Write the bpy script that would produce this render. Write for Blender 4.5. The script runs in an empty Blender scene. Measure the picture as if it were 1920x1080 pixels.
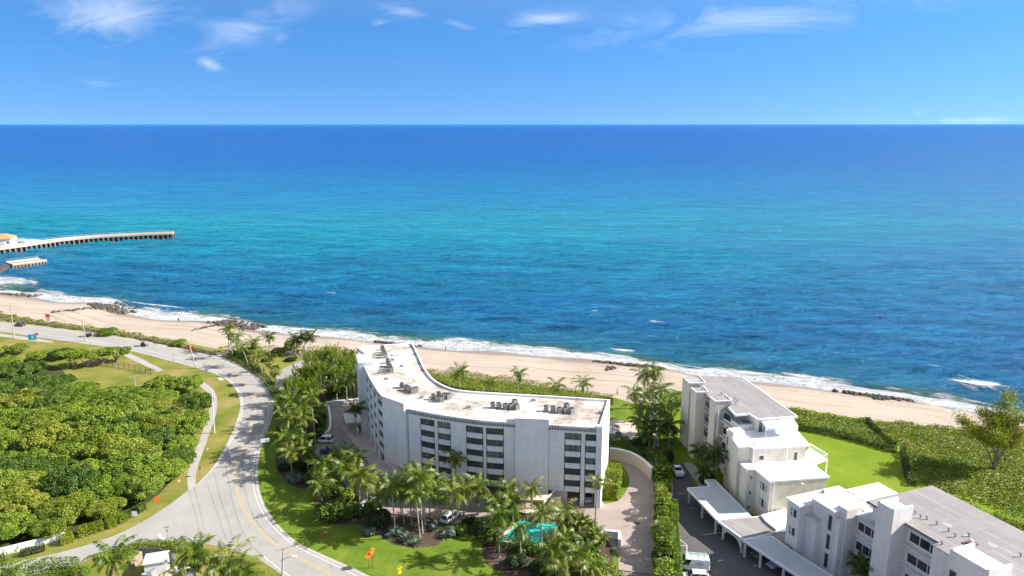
SKY_STR, SKY_ZM, SKY_Z0, SKY_SAT, SKY_HUE = 0.10, 2.2, 0.05, 1.15, 0.5
SUN_STR, EXPO = 4.5, 0.55
SEA_SPEC, SEA_BUMP = 0.35, 0.6
CLOUD_COL = (9.0, 9.2, 9.6)
CLOUDS = [((120, 30), (250, 10), .9, 1.0), ((370, 70), (500, 10), .5, .55), ((375, 118), (415, 128), .25, .8), ((720, 15), (800, 28), .3, .6), ((960, 45), (1080, 35), .3, .8), ((830, 40), (880, 48), .2, .5), ((1150, 60), (1700, 5), .5, .6), ((1700, 229), (1920, 222), .8, .6), ((1712, 212), (1730, 218), .3, .6)]
SEA_RAMP = [(.0, (.012, .12, .25)), (.10, (.012, .13, .26)), (.19, (.014, .22, .33)), (.245, (.016, .27, .36)), (.31, (.012, .19, .38)), (.42, (.006, .10, .34)), (.60, (.004, .065, .30)), (.85, (.004, .06, .29)), (1.0, (.005, .10, .36))]
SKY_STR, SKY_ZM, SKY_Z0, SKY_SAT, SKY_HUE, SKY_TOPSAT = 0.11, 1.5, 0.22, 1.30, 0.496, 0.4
SKY_T0, SKY_T1, CLOUD_A = (.84, .77, .82), (.80, .81, .92), .62
SUN_STR, EXPO = 4.5, 1.2
SEA_SPEC, SEA_BUMP = 0.16, 0.95
CLOUD_COL = (5.0, 5.3, 5.8)
CLOUDS = [((110, 35), (300, 15), 45, 1.0), ((380, 75), (545, 15), 28, .6), ((370, 113), (420, 130), 10, .9), ((720, 15), (800, 28), 10, .65), ((950, 45), (1085, 32), 12, .72), ((830, 38), (890, 52), 7, .55), ((690, 48), (730, 40), 5, .5), ((1140, 65), (1700, 0), 26, .6), ((1700, 230), (1930, 222), 7, .6), ((1712, 212), (1732, 218), 8, .6), ((150, 150), (210, 160), 8, .4), ((510, 75), (545, 70), 10, .4)]
SEA_RAMP = [(.0, (.010, .14, .33)), (.10, (.010, .145, .34)), (.19, (.010, .21, .36)), (.245, (.012, .27, .37)), (.31, (.008, .19, .39)), (.42, (.002, .10, .35)), (.60, (.001, .078, .33)), (.85, (.001, .078, .33)), (1.0, (.003, .15, .42))]
import bpy, bmesh, math, random
import numpy as np
from mathutils import Vector, Matrix, Euler
from mathutils.geometry import tessellate_polygon
SC = bpy.context.scene
COL = SC.collection
R = math.radians
rnd = random.Random(7)
# ------------------------------------------------------------------ camera
F, CAM_H = 1350.0, 75.0
PITCH = math.atan(308.3 / F)
cd = bpy.data.cameras.new('camera'); cam = bpy.data.objects.new('camera', cd); COL.objects.link(cam)
cd.sensor_width = 36.0; cd.lens = 36.0 * F / 1920.0; cd.clip_start = 1.0; cd.clip_end = 200000.0
cam.location = (0, 0, CAM_H); cam.rotation_euler = (math.pi / 2 - PITCH, 0, 0)
SC.camera = cam
cP, sP = math.cos(PITCH), math.sin(PITCH)
def G(px, py, z=0.0):
    """measured photo position of a point at height z -> its place on the site plan"""
    dx, dy = (px - 960) / F, -(py - 540) / F
    d = (dx, cP + dy * sP, -sP + dy * cP); t = (z - CAM_H) / d[2]
    return (d[0] * t, d[1] * t)
def PX(x, y, z):
    v = z - CAM_H; f = y * cP - v * sP; u = y * sP + v * cP
    return 960 + F * x / f, 540 - F * u / f
def zat(x, y, py):
    lo, hi = 0.0, 40.0
    for _ in range(40):
        m = (lo + hi) / 2
        if PX(x, y, m)[1] > py: lo = m
        else: hi = m
    return lo
# ------------------------------------------------------------------ materials
MATS = {}
def nodes(name):
    m = bpy.data.materials.new(name); m.use_nodes = True
    nt = m.node_tree; b = nt.nodes['Principled BSDF']
    return m, nt, b
def N(nt, t, **k):
    n = nt.nodes.new(t)
    for a, v in k.items():
        if a.startswith('i_'):
            n.inputs[a[2:].replace('_', ' ')].default_value = v
        else: setattr(n, a, v)
    return n
def ramp(nt, fac, stops, interp='LINEAR'):
    r = nt.nodes.new('ShaderNodeValToRGB'); r.color_ramp.interpolation = interp
    e = r.color_ramp.elements
    while len(e) < len(stops): e.new(0.5)
    for q, (p, c) in zip(e, stops):
        q.position = p; q.color = (c[0], c[1], c[2], 1)
    nt.links.new(fac, r.inputs[0]); return r.outputs[0]
def mixc(nt, fac, a, b, mode='MIX'):
    m = nt.nodes.new('ShaderNodeMix'); m.data_type = 'RGBA'; m.blend_type = mode; m.clamp_factor = True
    for s, v in ((m.inputs[0], fac), (m.inputs[6], a), (m.inputs[7], b)):
        if isinstance(v, (int, float)): s.default_value = v
        elif isinstance(v, tuple): s.default_value = (v[0], v[1], v[2], 1)
        else: nt.links.new(v, s)
    return m.outputs[2]
def mth(nt, op, a, b=0.0, c=0.0, clamp=False):
    m = nt.nodes.new('ShaderNodeMath'); m.operation = op; m.use_clamp = clamp
    for s, v in zip(m.inputs, (a, b, c)):
        if isinstance(v, (int, float)): s.default_value = v
        else: nt.links.new(v, s)
    return m.outputs[0]
def noise(nt, scale, detail=4, rough=.55, vec=None, dist=0.0):
    n = N(nt, 'ShaderNodeTexNoise'); n.inputs['Scale'].default_value = scale; n.inputs['Detail'].default_value = detail
    n.inputs['Roughness'].default_value = rough; n.inputs['Distortion'].default_value = dist
    if vec is None:
        g = N(nt, 'ShaderNodeNewGeometry'); vec = g.outputs['Position']
    nt.links.new(vec, n.inputs['Vector']); return n.outputs['Fac']
def mapped(nt, scale=(1, 1, 1), rot=0.0):
    g = N(nt, 'ShaderNodeNewGeometry'); m = N(nt, 'ShaderNodeMapping')
    nt.links.new(g.outputs['Position'], m.inputs[0]); m.inputs['Scale'].default_value = scale; m.inputs['Rotation'].default_value = (0, 0, rot)
    return m.outputs[0]
def bump(nt, b, h, strength=.3, dist=.1):
    n = N(nt, 'ShaderNodeBump'); n.inputs['Strength'].default_value = strength; n.inputs['Distance'].default_value = dist
    nt.links.new(h, n.inputs['Height']); nt.links.new(n.outputs[0], b.inputs['Normal'])
def plain(name, c, rough=.6, var=.12, scale=1.5, metal=0.0, spec=.3):
    """a painted or cast surface with faint large and small mottling"""
    m, nt, b = nodes(name)
    f = mth(nt, 'ADD', mth(nt, 'MULTIPLY', noise(nt, scale, 5), .6), mth(nt, 'MULTIPLY', noise(nt, scale * .13, 3), .4))
    nt.links.new(ramp(nt, f, [(.3, tuple(v * (1 - var) for v in c)), (.7, tuple(min(1, v * (1 + var * .6)) for v in c))]), b.inputs['Base Color'])
    b.inputs['Roughness'].default_value = rough; b.inputs['Metallic'].default_value = metal; b.inputs['Specular IOR Level'].default_value = spec
    MATS[name] = m; return m
def leafmat(name, cols, transl=.35, rough=.5, patch=.04):
    """leaves: each one its own tone, whole clumps drifting from one tone to another"""
    m, nt, b = nodes(name)
    g = N(nt, 'ShaderNodeNewGeometry'); oi = N(nt, 'ShaderNodeObjectInfo')
    f = mth(nt, 'ADD', mth(nt, 'MULTIPLY', g.outputs['Random Per Island'], .5), mth(nt, 'MULTIPLY', noise(nt, patch * 6, 3), .55))
    f = mth(nt, 'ADD', f, mth(nt, 'MULTIPLY', mth(nt, 'SUBTRACT', oi.outputs['Random'], .5), .2))
    n = len(cols)
    col = ramp(nt, f, [(.22 + .56 * i / (n - 1), c) for i, c in enumerate(cols)])
    nt.links.new(col, b.inputs['Base Color']); b.inputs['Roughness'].default_value = rough; b.inputs['Specular IOR Level'].default_value = .35
    t = N(nt, 'ShaderNodeBsdfTranslucent'); nt.links.new(mixc(nt, .5, col, (.30, .36, .02)), t.inputs[0])
    mx = N(nt, 'ShaderNodeMixShader'); mx.inputs[0].default_value = transl
    out = nt.nodes['Material Output']
    nt.links.new(b.outputs[0], mx.inputs[1]); nt.links.new(t.outputs[0], mx.inputs[2]); nt.links.new(mx.outputs[0], out.inputs[0])
    MATS[name] = m; return m
M_WHITE = plain('white_stucco', (.80, .785, .775), .75, .05)
M_CREAM = plain('cream_stucco', (.74, .65, .52), .8, .06)
M_GREYW = plain('grey_white_stucco', (.72, .69, .66), .75, .06)
def stucco(name, c, joint=0.0):
    m, nt, b = nodes(name); g = N(nt, 'ShaderNodeNewGeometry'); sp = N(nt, 'ShaderNodeSeparateXYZ'); nt.links.new(g.outputs['Position'], sp.inputs[0])
    f = mth(nt, 'ADD', mth(nt, 'MULTIPLY', noise(nt, .9, 5), .5), mth(nt, 'MULTIPLY', noise(nt, .8, 5, .65, vec=mapped(nt, (1.6, 1.6, .09))), .5))
    col = ramp(nt, f, [(.32, tuple(v * .84 for v in c)), (.52, c), (.7, tuple(min(1, v * 1.04) for v in c))])
    if joint:
        j = mth(nt, 'LESS_THAN', mth(nt, 'FRACT', mth(nt, 'DIVIDE', sp.outputs[2], joint)), .045); col = mixc(nt, mth(nt, 'MULTIPLY', j, .16), col, (.3, .3, .3))
    nt.links.new(col, b.inputs['Base Color']); b.inputs['Roughness'].default_value = .8; b.inputs['Specular IOR Level'].default_value = .25
    bump(nt, b, noise(nt, 3.0, 4), .15, .05); return m
M_WHITE, M_CREAM, M_GREYW = stucco('white_stucco', (.80, .772, .745), 1.26), stucco('cream_stucco', (.76, .68, .57)), stucco('grey_white_stucco', (.73, .69, .655))
M_CONC = plain('weathered_concrete', (.52, .48, .42), .85, .25)
M_PALEC = plain('pale_concrete', (.66, .62, .57), .85, .15)
M_TRIM = plain('white_trim', (.82, .82, .82), .5, .03)
M_DARKM = plain('dark_metal', (.05, .05, .055), .5, .2)
M_GREYM = plain('grey_metal', (.22, .22, .23), .5, .2, 3)
M_LOUV = None
M_WOODP = plain('weathered_pole_wood', (.42, .38, .34), .85, .2, 4)
M_TRUNK = plain('palm_bark', (.34, .29, .23), .9, .3, 5)
M_BARK = plain('grey_bark', (.26, .20, .15), .9, .35, 3)
M_RUBBER = plain('black_rubber', (.02, .02, .02), .8, .2)
M_ORANGE = plain('orange_sign_face', (.9, .16, .02), .5, .05)
M_YELLOW = plain('yellow_sign_face', (.85, .62, .02), .5, .05)
M_LIME = plain('fluorescent_yellow_sign_face', (.75, .85, .03), .5, .05)
M_BLUES = plain('blue_sign_face', (.02, .42, .68), .5, .05)
M_RED = plain('red_sign_face', (.75, .05, .04), .5, .05)
M_TILE = plain('orange_roof_tiles', (.62, .27, .14), .8, .2)
M_WHITEROOF = plain('white_roof_membrane', (.88, .88, .87), .7, .05, .6)
M_GREYPAINT = plain('pale_grey_carport_roof', (.47, .505, .52), .6, .08, .8)
M_DOORD = plain('dark_door', (.06, .06, .06), .4, .1)
M_PINK = plain('pink_stucco', (.62, .48, .42), .85, .1)
M_ROCK = plain('boulder_rock', (.095, .083, .072), .9, .5, 1.2)
M_TURF = None
M_GREENL = plain('green_ladder', (.15, .45, .32), .5, .1)
def glass(name, c, c2, rough=.06):
    m, nt, b = nodes(name)
    oi = N(nt, 'ShaderNodeObjectInfo')
    f = mth(nt, 'ADD', mth(nt, 'MULTIPLY', oi.outputs['Random'], .55), mth(nt, 'MULTIPLY', noise(nt, .9, 2, vec=mapped(nt, (1, 1, .15))), .5))
    nt.links.new(ramp(nt, f, [(.35, c), (.55, tuple(v * 1.3 for v in c)), (.8, c2)]), b.inputs['Base Color'])
    b.inputs['Roughness'].default_value = rough; b.inputs['Specular IOR Level'].default_value = .6
    MATS[name] = m; return m
M_GLASS = glass('tinted_window_glass', (.06, .063, .067), (.22, .215, .20))
M_GLASSD = glass('dark_window_glass', (.03, .032, .036), (.08, .08, .09))
M_CARGLASS = glass('car_glass', (.01, .012, .014), (.03, .04, .045), .03)
def carpaint(name, c):
    m, nt, b = nodes(name); b.inputs['Base Color'].default_value = (*c, 1); b.inputs['Roughness'].default_value = .25
    b.inputs['Coat Weight'].default_value = .6; b.inputs['Coat Roughness'].default_value = .05; return m
P_WHITE = carpaint('white_car_paint', (.80, .80, .80)); P_DARK = carpaint('dark_blue_car_paint', (.015, .02, .04))
P_GREY = carpaint('grey_car_paint', (.10, .10, .11)); P_SILV = carpaint('silver_car_paint', (.45, .46, .48))
def lampmat(name, c):
    m, nt, b = nodes(name); b.inputs['Base Color'].default_value = (*c, 1); b.inputs['Roughness'].default_value = .15; return m
M_HEADL = lampmat('clear_lamp_lens', (.75, .76, .78)); M_TAILL = lampmat('red_lamp_lens', (.5, .02, .02))
# condo louvre band: fine upright slots
m, nt, b = nodes('louvre_band'); M_LOUV = m
gm = N(nt, 'ShaderNodeNewGeometry'); w = N(nt, 'ShaderNodeTexWave'); w.inputs['Scale'].default_value = .55
nt.links.new(gm.outputs['Position'], w.inputs[0])
nt.links.new(ramp(nt, w.outputs['Fac'], [(.2, (.16, .14, .14)), (.6, (.46, .42, .42))]), b.inputs['Base Color']); b.inputs['Roughness'].default_value = .8
# condo roof: white gravel membrane with brown ponding stains
m, nt, b = nodes('stained_white_roof'); M_CROOF = m
s1 = ramp(nt, noise(nt, .11, 6, .6, dist=.6), [(.47, (0, 0, 0)), (.55, (1, 1, 1))])
s2 = ramp(nt, noise(nt, .5, 5, .65), [(.35, (.35, .35, .35)), (.62, (1, 1, 1))])
st = mixc(nt, 1.0, s1, s2, 'MULTIPLY')
s3 = ramp(nt, noise(nt, .28, 6, .7), [(.52, (0, 0, 0)), (.66, (.7, .7, .7))])
c0 = mixc(nt, s3, (.66, .63, .575), (.43, .335, .235))
nt.links.new(mixc(nt, st, c0, (.27, .215, .18)), b.inputs['Base Color']); b.inputs['Roughness'].default_value = .85
# grey strip roof of the terraced buildings
def striproof(name, rot):
    m, nt, b = nodes(name)
    br = N(nt, 'ShaderNodeTexBrick'); nt.links.new(mapped(nt, (1, 1, 1), rot), br.inputs[0])
    br.inputs['Scale'].default_value = 1.0; br.inputs['Brick Width'].default_value = 7.5; br.inputs['Row Height'].default_value = .95
    br.inputs['Mortar Size'].default_value = .035; br.inputs['Color1'].default_value = (.25, .232, .232, 1); br.inputs['Color2'].default_value = (.31, .288, .285, 1)
    br.inputs['Mortar'].default_value = (.16, .15, .15, 1)
    c = mixc(nt, ramp(nt, noise(nt, .35, 5, .65), [(.40, (0, 0, 0)), (.75, (.45, .45, .45))]), br.outputs[0], (.19, .175, .175))
    p = ramp(nt, noise(nt, .16, 2), [(.66, (0, 0, 0)), (.68, (.6, .6, .6))])
    nt.links.new(mixc(nt, p, c, (.42, .42, .44)), b.inputs['Base Color']); b.inputs['Roughness'].default_value = .8
    return m
M_STRIP1 = striproof('grey_strip_roof', R(78)); M_STRIP2 = striproof('grey_strip_roof_front', R(68)); M_STRIPC = striproof('grey_strip_carport', R(64))
def striped(name, a, c, rot, width):
    m, nt, b = nodes(name); w = N(nt, 'ShaderNodeTexWave'); nt.links.new(mapped(nt, (1, 1, 1), rot), w.inputs[0]); w.inputs['Scale'].default_value = width
    nt.links.new(ramp(nt, w.outputs['Fac'], [(.15, a), (.35, c)]), b.inputs['Base Color']); b.inputs['Roughness'].default_value = .7; return m
M_CANOPY = striped('brown_ribbed_canopy_roof', (.44, .38, .36), (.36, .29, .28), R(-35), .12)
# ground sheets
def ground(name, stops, scale, rough=.9, bstr=.3, fine=3.0, k=.5):
    m, nt, b = nodes(name)
    f = mth(nt, 'ADD', mth(nt, 'MULTIPLY', noise(nt, scale, 6, .6), 1 - k), mth(nt, 'MULTIPLY', noise(nt, fine, 4, .7), k))
    nt.links.new(ramp(nt, f, stops), b.inputs['Base Color']); b.inputs['Roughness'].default_value = rough; b.inputs['Specular IOR Level'].default_value = .15
    bump(nt, b, noise(nt, fine * 1.5, 4, .7), bstr, .08); return m
M_VERGE = ground('dry_verge_grass', [(.36, (.085, .125, .016)), (.46, (.16, .18, .028)), (.55, (.25, .21, .06)), (.64, (.38, .29, .16))], .10)
M_LAWN = ground('mown_lawn', [(.38, (.065, .125, .012)), (.5, (.115, .18, .015)), (.62, (.19, .215, .03))], .22, fine=2.2)
M_LAWN2 = ground('bright_lawn', [(.38, (.105, .18, .010)), (.5, (.15, .22, .012)), (.62, (.21, .245, .025))], .12)
M_MULCH = ground('dark_mulch', [(.3, (.05, .035, .028)), (.7, (.13, .095, .075))], .6)
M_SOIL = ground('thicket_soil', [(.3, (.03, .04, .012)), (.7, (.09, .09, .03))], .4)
M_PATH = ground('path_concrete', [(.3, (.33, .30, .28)), (.7, (.44, .40, .375))], .3, bstr=.05)
M_PATIO = ground('patio_paving', [(.3, (.45, .38, .34)), (.7, (.58, .50, .45))], .4, bstr=.05)
def asphalt(name, lo, hi, rot=0.0):
    m, nt, b = nodes(name)
    f = mth(nt, 'ADD', mth(nt, 'MULTIPLY', noise(nt, .13, 5, .6), .6), mth(nt, 'MULTIPLY', noise(nt, 1.3, 5, .7), .4))
    c = ramp(nt, f, [(.32, lo), (.68, hi)])
    v = N(nt, 'ShaderNodeTexVoronoi'); v.feature = 'DISTANCE_TO_EDGE'; v.inputs['Scale'].default_value = .07; v.inputs['Randomness'].default_value = 1
    g = N(nt, 'ShaderNodeNewGeometry'); ad = N(nt, 'ShaderNodeVectorMath'); nz = N(nt, 'ShaderNodeTexNoise'); nz.inputs['Scale'].default_value = .25
    sc = N(nt, 'ShaderNodeVectorMath', operation='SCALE'); sc.inputs[3].default_value = 5.0
    nt.links.new(g.outputs['Position'], nz.inputs['Vector']); nt.links.new(nz.outputs['Color'], sc.inputs[0]); nt.links.new(g.outputs['Position'], ad.inputs[0]); nt.links.new(sc.outputs[0], ad.inputs[1])
    nt.links.new(ad.outputs[0], v.inputs['Vector'])
    crack = ramp(nt, v.outputs['Distance'], [(.0, (.3, .3, .3)), (.006, (0, 0, 0))])
    nt.links.new(mixc(nt, crack, c, tuple(x * .55 for x in lo)), b.inputs['Base Color'])
    b.inputs['Roughness'].default_value = .9; b.inputs['Specular IOR Level'].default_value = .2
    bump(nt, b, noise(nt, 5, 3), .1, .03); return m
M_ROAD = asphalt('bleached_asphalt', (.29, .275, .26), (.375, .355, .335))
M_LOT = asphalt('parking_asphalt', (.085, .082, .088), (.13, .122, .128))
m, nt, b = nodes('pink_pavers'); M_PAVER = m
br = N(nt, 'ShaderNodeTexBrick'); nt.links.new(mapped(nt, (1, 1, 1), R(12)), br.inputs[0]); br.inputs['Scale'].default_value = 3.0; br.inputs['Mortar Size'].default_value = .04
br.inputs['Color1'].default_value = (.37, .29, .26, 1); br.inputs['Color2'].default_value = (.30, .235, .21, 1); br.inputs['Mortar'].default_value = (.23, .19, .17, 1)
nt.links.new(mixc(nt, ramp(nt, noise(nt, .2, 5, .6), [(.35, (0, 0, 0)), (.7, (.5, .5, .5))]), br.outputs[0], (.40, .335, .30)), b.inputs['Base Color']); b.inputs['Roughness'].default_value = .85
def paint(name, c, lo=.42):
    """road paint worn through in places (a real worn edge: alpha-free, mixes to asphalt colour)"""
    m, nt, b = nodes(name)
    f = ramp(nt, noise(nt, .9, 5, .75), [(lo - .08, (.38, .36, .34)), (lo + .06, c)])
    nt.links.new(f, b.inputs['Base Color']); b.inputs['Roughness'].default_value = .8; return m
M_PWHITE = paint('worn_white_road_paint', (.55, .54, .52)); M_PYEL = paint('worn_yellow_road_paint', (.58, .40, .13), .47)
M_PLOT = plain('parking_bay_paint', (.55, .55, .54), .8, .15)
m, nt, b = nodes('pool_water'); M_POOL = m
nt.links.new(ramp(nt, noise(nt, .6, 3), [(.3, (.02, .42, .36)), (.7, (.05, .55, .47))]), b.inputs['Base Color']); b.inputs['Roughness'].default_value = .12
bump(nt, b, noise(nt, 2.5, 3), .15, .05)
# leaves
L_GRAPE = leafmat('sea_grape_leaves', [(.032, .068, .010), (.10, .18, .015), (.18, .285, .022), (.26, .36, .032), (.33, .37, .055)], .3)
L_GRAPE_D = leafmat('deep_green_leaves', [(.022, .055, .010), (.055, .115, .014), (.105, .180, .020), (.17, .24, .03)], .25)
L_GRAPE_Y = leafmat('yellowing_leaves', [(.06, .10, .012), (.16, .225, .018), (.26, .33, .03), (.36, .36, .055)], .3)
L_DARK = leafmat('dark_hedge_leaves', [(.010, .025, .010), (.022, .05, .012), (.04, .075, .014)], .2)
L_HEDGE = leafmat('clipped_hedge_leaves', [(.05, .13, .006), (.09, .19, .008), (.15, .25, .010)], .3)
L_GOLD = leafmat('golden_hedge_leaves', [(.10, .17, .006), (.19, .25, .008), (.30, .33, .012)], .3)
L_AGAVE = leafmat('grey_agave_leaves', [(.07, .11, .085), (.13, .18, .14), (.22, .27, .21)], .15)
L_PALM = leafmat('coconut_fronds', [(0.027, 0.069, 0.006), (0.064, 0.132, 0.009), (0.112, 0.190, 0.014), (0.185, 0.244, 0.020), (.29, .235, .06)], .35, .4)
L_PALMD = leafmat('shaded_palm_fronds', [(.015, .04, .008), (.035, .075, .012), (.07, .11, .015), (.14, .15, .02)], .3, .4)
L_FAN = leafmat('fan_palm_leaves', [(.03, .07, .008), (.09, .15, .014), (.19, .23, .03), (.28, .27, .07)], .3, .45)
L_FEATH = leafmat('feathery_leaves', [(0.046, 0.104, 0.008), (0.111, 0.195, 0.010), (0.208, 0.286, 0.016), (0.312, 0.351, 0.023)], .38)
L_PINE = leafmat('pine_needles', [(.10, .13, .012), (.20, .24, .018), (.30, .32, .025), (.36, .32, .05)], .35)
L_DUNE = leafmat('dune_creeper_leaves', [(.07, .13, .008), (.14, .20, .010), (.22, .23, .03), (.30, .23, .08)], .3)
L_FIELD = leafmat('sea_grape_field_leaves', [(.04, .085, .008), (.10, .165, .012), (.175, .225, .018), (.25, .255, .03), (.30, .22, .07)], .3, patch=.03)
# ------------------------------------------------------------------ mesh building
ORG = {}
def link(o): COL.objects.link(o); return o
def tag(o, label=None, cat=None, group=None, kind=None):
    if label: o['label'] = label
    if cat: o['category'] = cat
    if group: o['group'] = group
    if kind: o['kind'] = kind
    return o
def T(name, label, cat, loc=(0, 0, 0), group=None, rz=0.0):
    o = link(bpy.data.objects.new(name, None)); o.location = loc; o.rotation_euler = (0, 0, rz); o.empty_display_size = .5
    ORG[o.name] = Vector(loc) if rz == 0 else None
    return tag(o, label, cat, group)
def rot2(x, y, a): return x * math.cos(a) - y * math.sin(a), x * math.sin(a) + y * math.cos(a)
class MB:
    def __init__(s): s.v = []; s.f = []
    def quad(s, *p):
        n = len(s.v); s.v += [tuple(q) for q in p]; s.f.append(tuple(range(n, n + len(p)))); return s
    def box(s, c, d, rz=0.0):
        n = len(s.v)
        for sx, sy, sz in ((-1, -1, -1), (1, -1, -1), (1, 1, -1), (-1, 1, -1), (-1, -1, 1), (1, -1, 1), (1, 1, 1), (-1, 1, 1)):
            x, y = rot2(sx * d[0] / 2, sy * d[1] / 2, rz); s.v.append((c[0] + x, c[1] + y, c[2] + sz * d[2] / 2))
        s.f += [tuple(n + i for i in q) for q in ((0, 3, 2, 1), (4, 5, 6, 7), (0, 1, 5, 4), (1, 2, 6, 5), (2, 3, 7, 6), (3, 0, 4, 7))]; return s
    def prism(s, poly, z0, z1):
        a = sum(p[0] * q[1] - q[0] * p[1] for p, q in zip(poly, poly[1:] + poly[:1]))
        if a < 0: poly = poly[::-1]
        n, k = len(s.v), len(poly)
        s.v += [(p[0], p[1], z0) for p in poly] + [(p[0], p[1], z1) for p in poly]
        for i in range(k): j = (i + 1) % k; s.f.append((n + i, n + j, n + k + j, n + k + i))
        for t in tessellate_polygon([[Vector((p[0], p[1], 0)) for p in poly]]):
            t = list(t)
            A, B, C = (poly[i] for i in t)
            if (B[0] - A[0]) * (C[1] - A[1]) - (B[1] - A[1]) * (C[0] - A[0]) < 0: t = t[::-1]
            s.f.append(tuple(n + k + i for i in t)); s.f.append(tuple(n + i for i in t[::-1]))
        return s
    def bar(s, a, b, w, h=None):
        """square bar from a to b"""
        a, b = Vector(a), Vector(b); d = (b - a).normalized(); up = Vector((0, 0, 1)) if abs(d.z) < .95 else Vector((1, 0, 0))
        x = d.cross(up).normalized() * w / 2; y = x.cross(d).normalized() * (h or w) / 2; n = len(s.v)
        for p in (a, b): s.v += [tuple(p + x + y), tuple(p - x + y), tuple(p - x - y), tuple(p + x - y)]
        s.f += [tuple(n + i for i in q) for q in ((0, 1, 2, 3), (7, 6, 5, 4), (0, 4, 5, 1), (1, 5, 6, 2), (2, 6, 7, 3), (3, 7, 4, 0))]; return s
    def tube(s, pts, rad, k=6):
        n = len(s.v); pts = [Vector(p) for p in pts]
        for i, p in enumerate(pts):
            d = (pts[min(i + 1, len(pts) - 1)] - pts[max(i - 1, 0)]).normalized()
            u = d.cross(Vector((.13, .97, .2))).normalized(); w = d.cross(u)
            for j in range(k):
                a = 2 * math.pi * j / k; s.v.append(tuple(p + (u * math.cos(a) + w * math.sin(a)) * rad[i]))
        for i in range(len(pts) - 1):
            for j in range(k):
                a, b2 = n + i * k + j, n + i * k + (j + 1) % k; s.f.append((a, b2, b2 + k, a + k))
        s.f.append(tuple(n + j for j in range(k))[::-1]); s.f.append(tuple(n + (len(pts) - 1) * k + j for j in range(k))); return s
    def loft(s, rings):
        n, k = len(s.v), len(rings[0])
        for r in rings: s.v += [tuple(p) for p in r]
        for i in range(len(rings) - 1):
            for j in range(k):
                a, b2 = n + i * k + j, n + i * k + (j + 1) % k; s.f.append((a, b2, b2 + k, a + k))
        s.f.append(tuple(n + j for j in range(k))[::-1]); s.f.append(tuple(n + (len(rings) - 1) * k + j for j in range(k))); return s
    def mesh(s, name, mat, off=(0, 0, 0)):
        me = bpy.data.meshes.new(name)
        me.from_pydata([(x - off[0], y - off[1], z - off[2]) for x, y, z in s.v], [], s.f); me.materials.append(mat); me.update(); return me
    def build(s, name, mat, parent=None, label=None, smooth=False, bevel=0.0):
        off = ORG.get(parent.name) if parent else None
        o = link(bpy.data.objects.new(name, s.mesh(name, mat, off or (0, 0, 0))))
        if parent: o.parent = parent; ORG[o.name] = off
        if label: o['label'] = label
        if smooth: o.data.polygons.foreach_set('use_smooth', [True] * len(o.data.polygons))
        if bevel:
            b = o.modifiers.new('edge', 'BEVEL'); b.width = bevel; b.segments = 2; b.limit_method = 'ANGLE'; b.angle_limit = R(40)
        return o
def from_quads(name, V, mat, smooth=False, tri=False):
    """V: (n, 4, 3) array -> one mesh of n separate leaves"""
    k = V.shape[1]; n = V.shape[0]; me = bpy.data.meshes.new(name)
    me.vertices.add(n * k); me.vertices.foreach_set('co', V.astype(np.float32).ravel())
    me.loops.add(n * k); me.loops.foreach_set('vertex_index', np.arange(n * k, dtype=np.int32))
    me.polygons.add(n); me.polygons.foreach_set('loop_start', np.arange(0, n * k, k, dtype=np.int32)); me.polygons.foreach_set('loop_total', np.full(n, k, dtype=np.int32))
    me.materials.append(mat); me.update(calc_edges=True); return me
def obj(name, me, parent=None, loc=(0, 0, 0), rz=0.0, sc=1.0, label=None):
    o = link(bpy.data.objects.new(name, me)); o.location = loc; o.rotation_euler = (0, 0, rz)
    o.scale = (sc, sc, sc) if isinstance(sc, (int, float)) else sc
    if parent: o.parent = parent
    if label: o['label'] = label
    return o
def smoothpoly(pts, closed=False, k=5):
    P = [Vector((p[0], p[1], 0)) for p in pts]; n = len(P); out = []
    for i in range(n if closed else n - 1):
        g = (lambda j: P[j % n]) if closed else (lambda j: P[max(0, min(n - 1, j))])
        a, b2, c, d = g(i - 1), g(i), g(i + 1), g(i + 2)
        for q in range(k):
            t = q / k
            v = .5 * ((2 * b2) + (c - a) * t + (2 * a - 5 * b2 + 4 * c - d) * t * t + (3 * b2 - a - 3 * c + d) * t ** 3); out.append((v.x, v.y))
    if not closed: out.append((P[-1].x, P[-1].y))
    return out
def sheet(name, poly, z, mat, kind='structure', th=0.0):
    mb = MB()
    if th: mb.prism(poly, z - th, z)
    else:
        a = sum(p[0] * q[1] - q[0] * p[1] for p, q in zip(poly, poly[1:] + poly[:1]))
        if a < 0: poly = poly[::-1]
        mb.v = [(p[0], p[1], z) for p in poly]
        for t in tessellate_polygon([[Vector((p[0], p[1], 0)) for p in poly]]):
            A, B, C = (poly[i] for i in t)
            mb.f.append(tuple(t) if (B[0] - A[0]) * (C[1] - A[1]) - (B[1] - A[1]) * (C[0] - A[0]) > 0 else tuple(t)[::-1])
    return tag(mb.build(name, mat), kind=kind)
def W(px, z=0.0): return [G(p[0], p[1], z) for p in px]
def strip_along(line, w, z, off=0.0):
    """flat ribbon of width w along a plan polyline"""
    mb = MB(); prev = None
    for i, p in enumerate(line):
        a = Vector(line[max(i - 1, 0)]); b2 = Vector(line[min(i + 1, len(line) - 1)]); d = (b2 - a).normalized(); nrm = Vector((-d.y, d.x)); c = Vector(p) + nrm * off
        cur = (c + nrm * w / 2, c - nrm * w / 2)
        if prev: mb.quad((*prev[1], z), (*cur[1], z), (*cur[0], z), (*prev[0], z))
        prev = cur
    return mb
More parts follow.
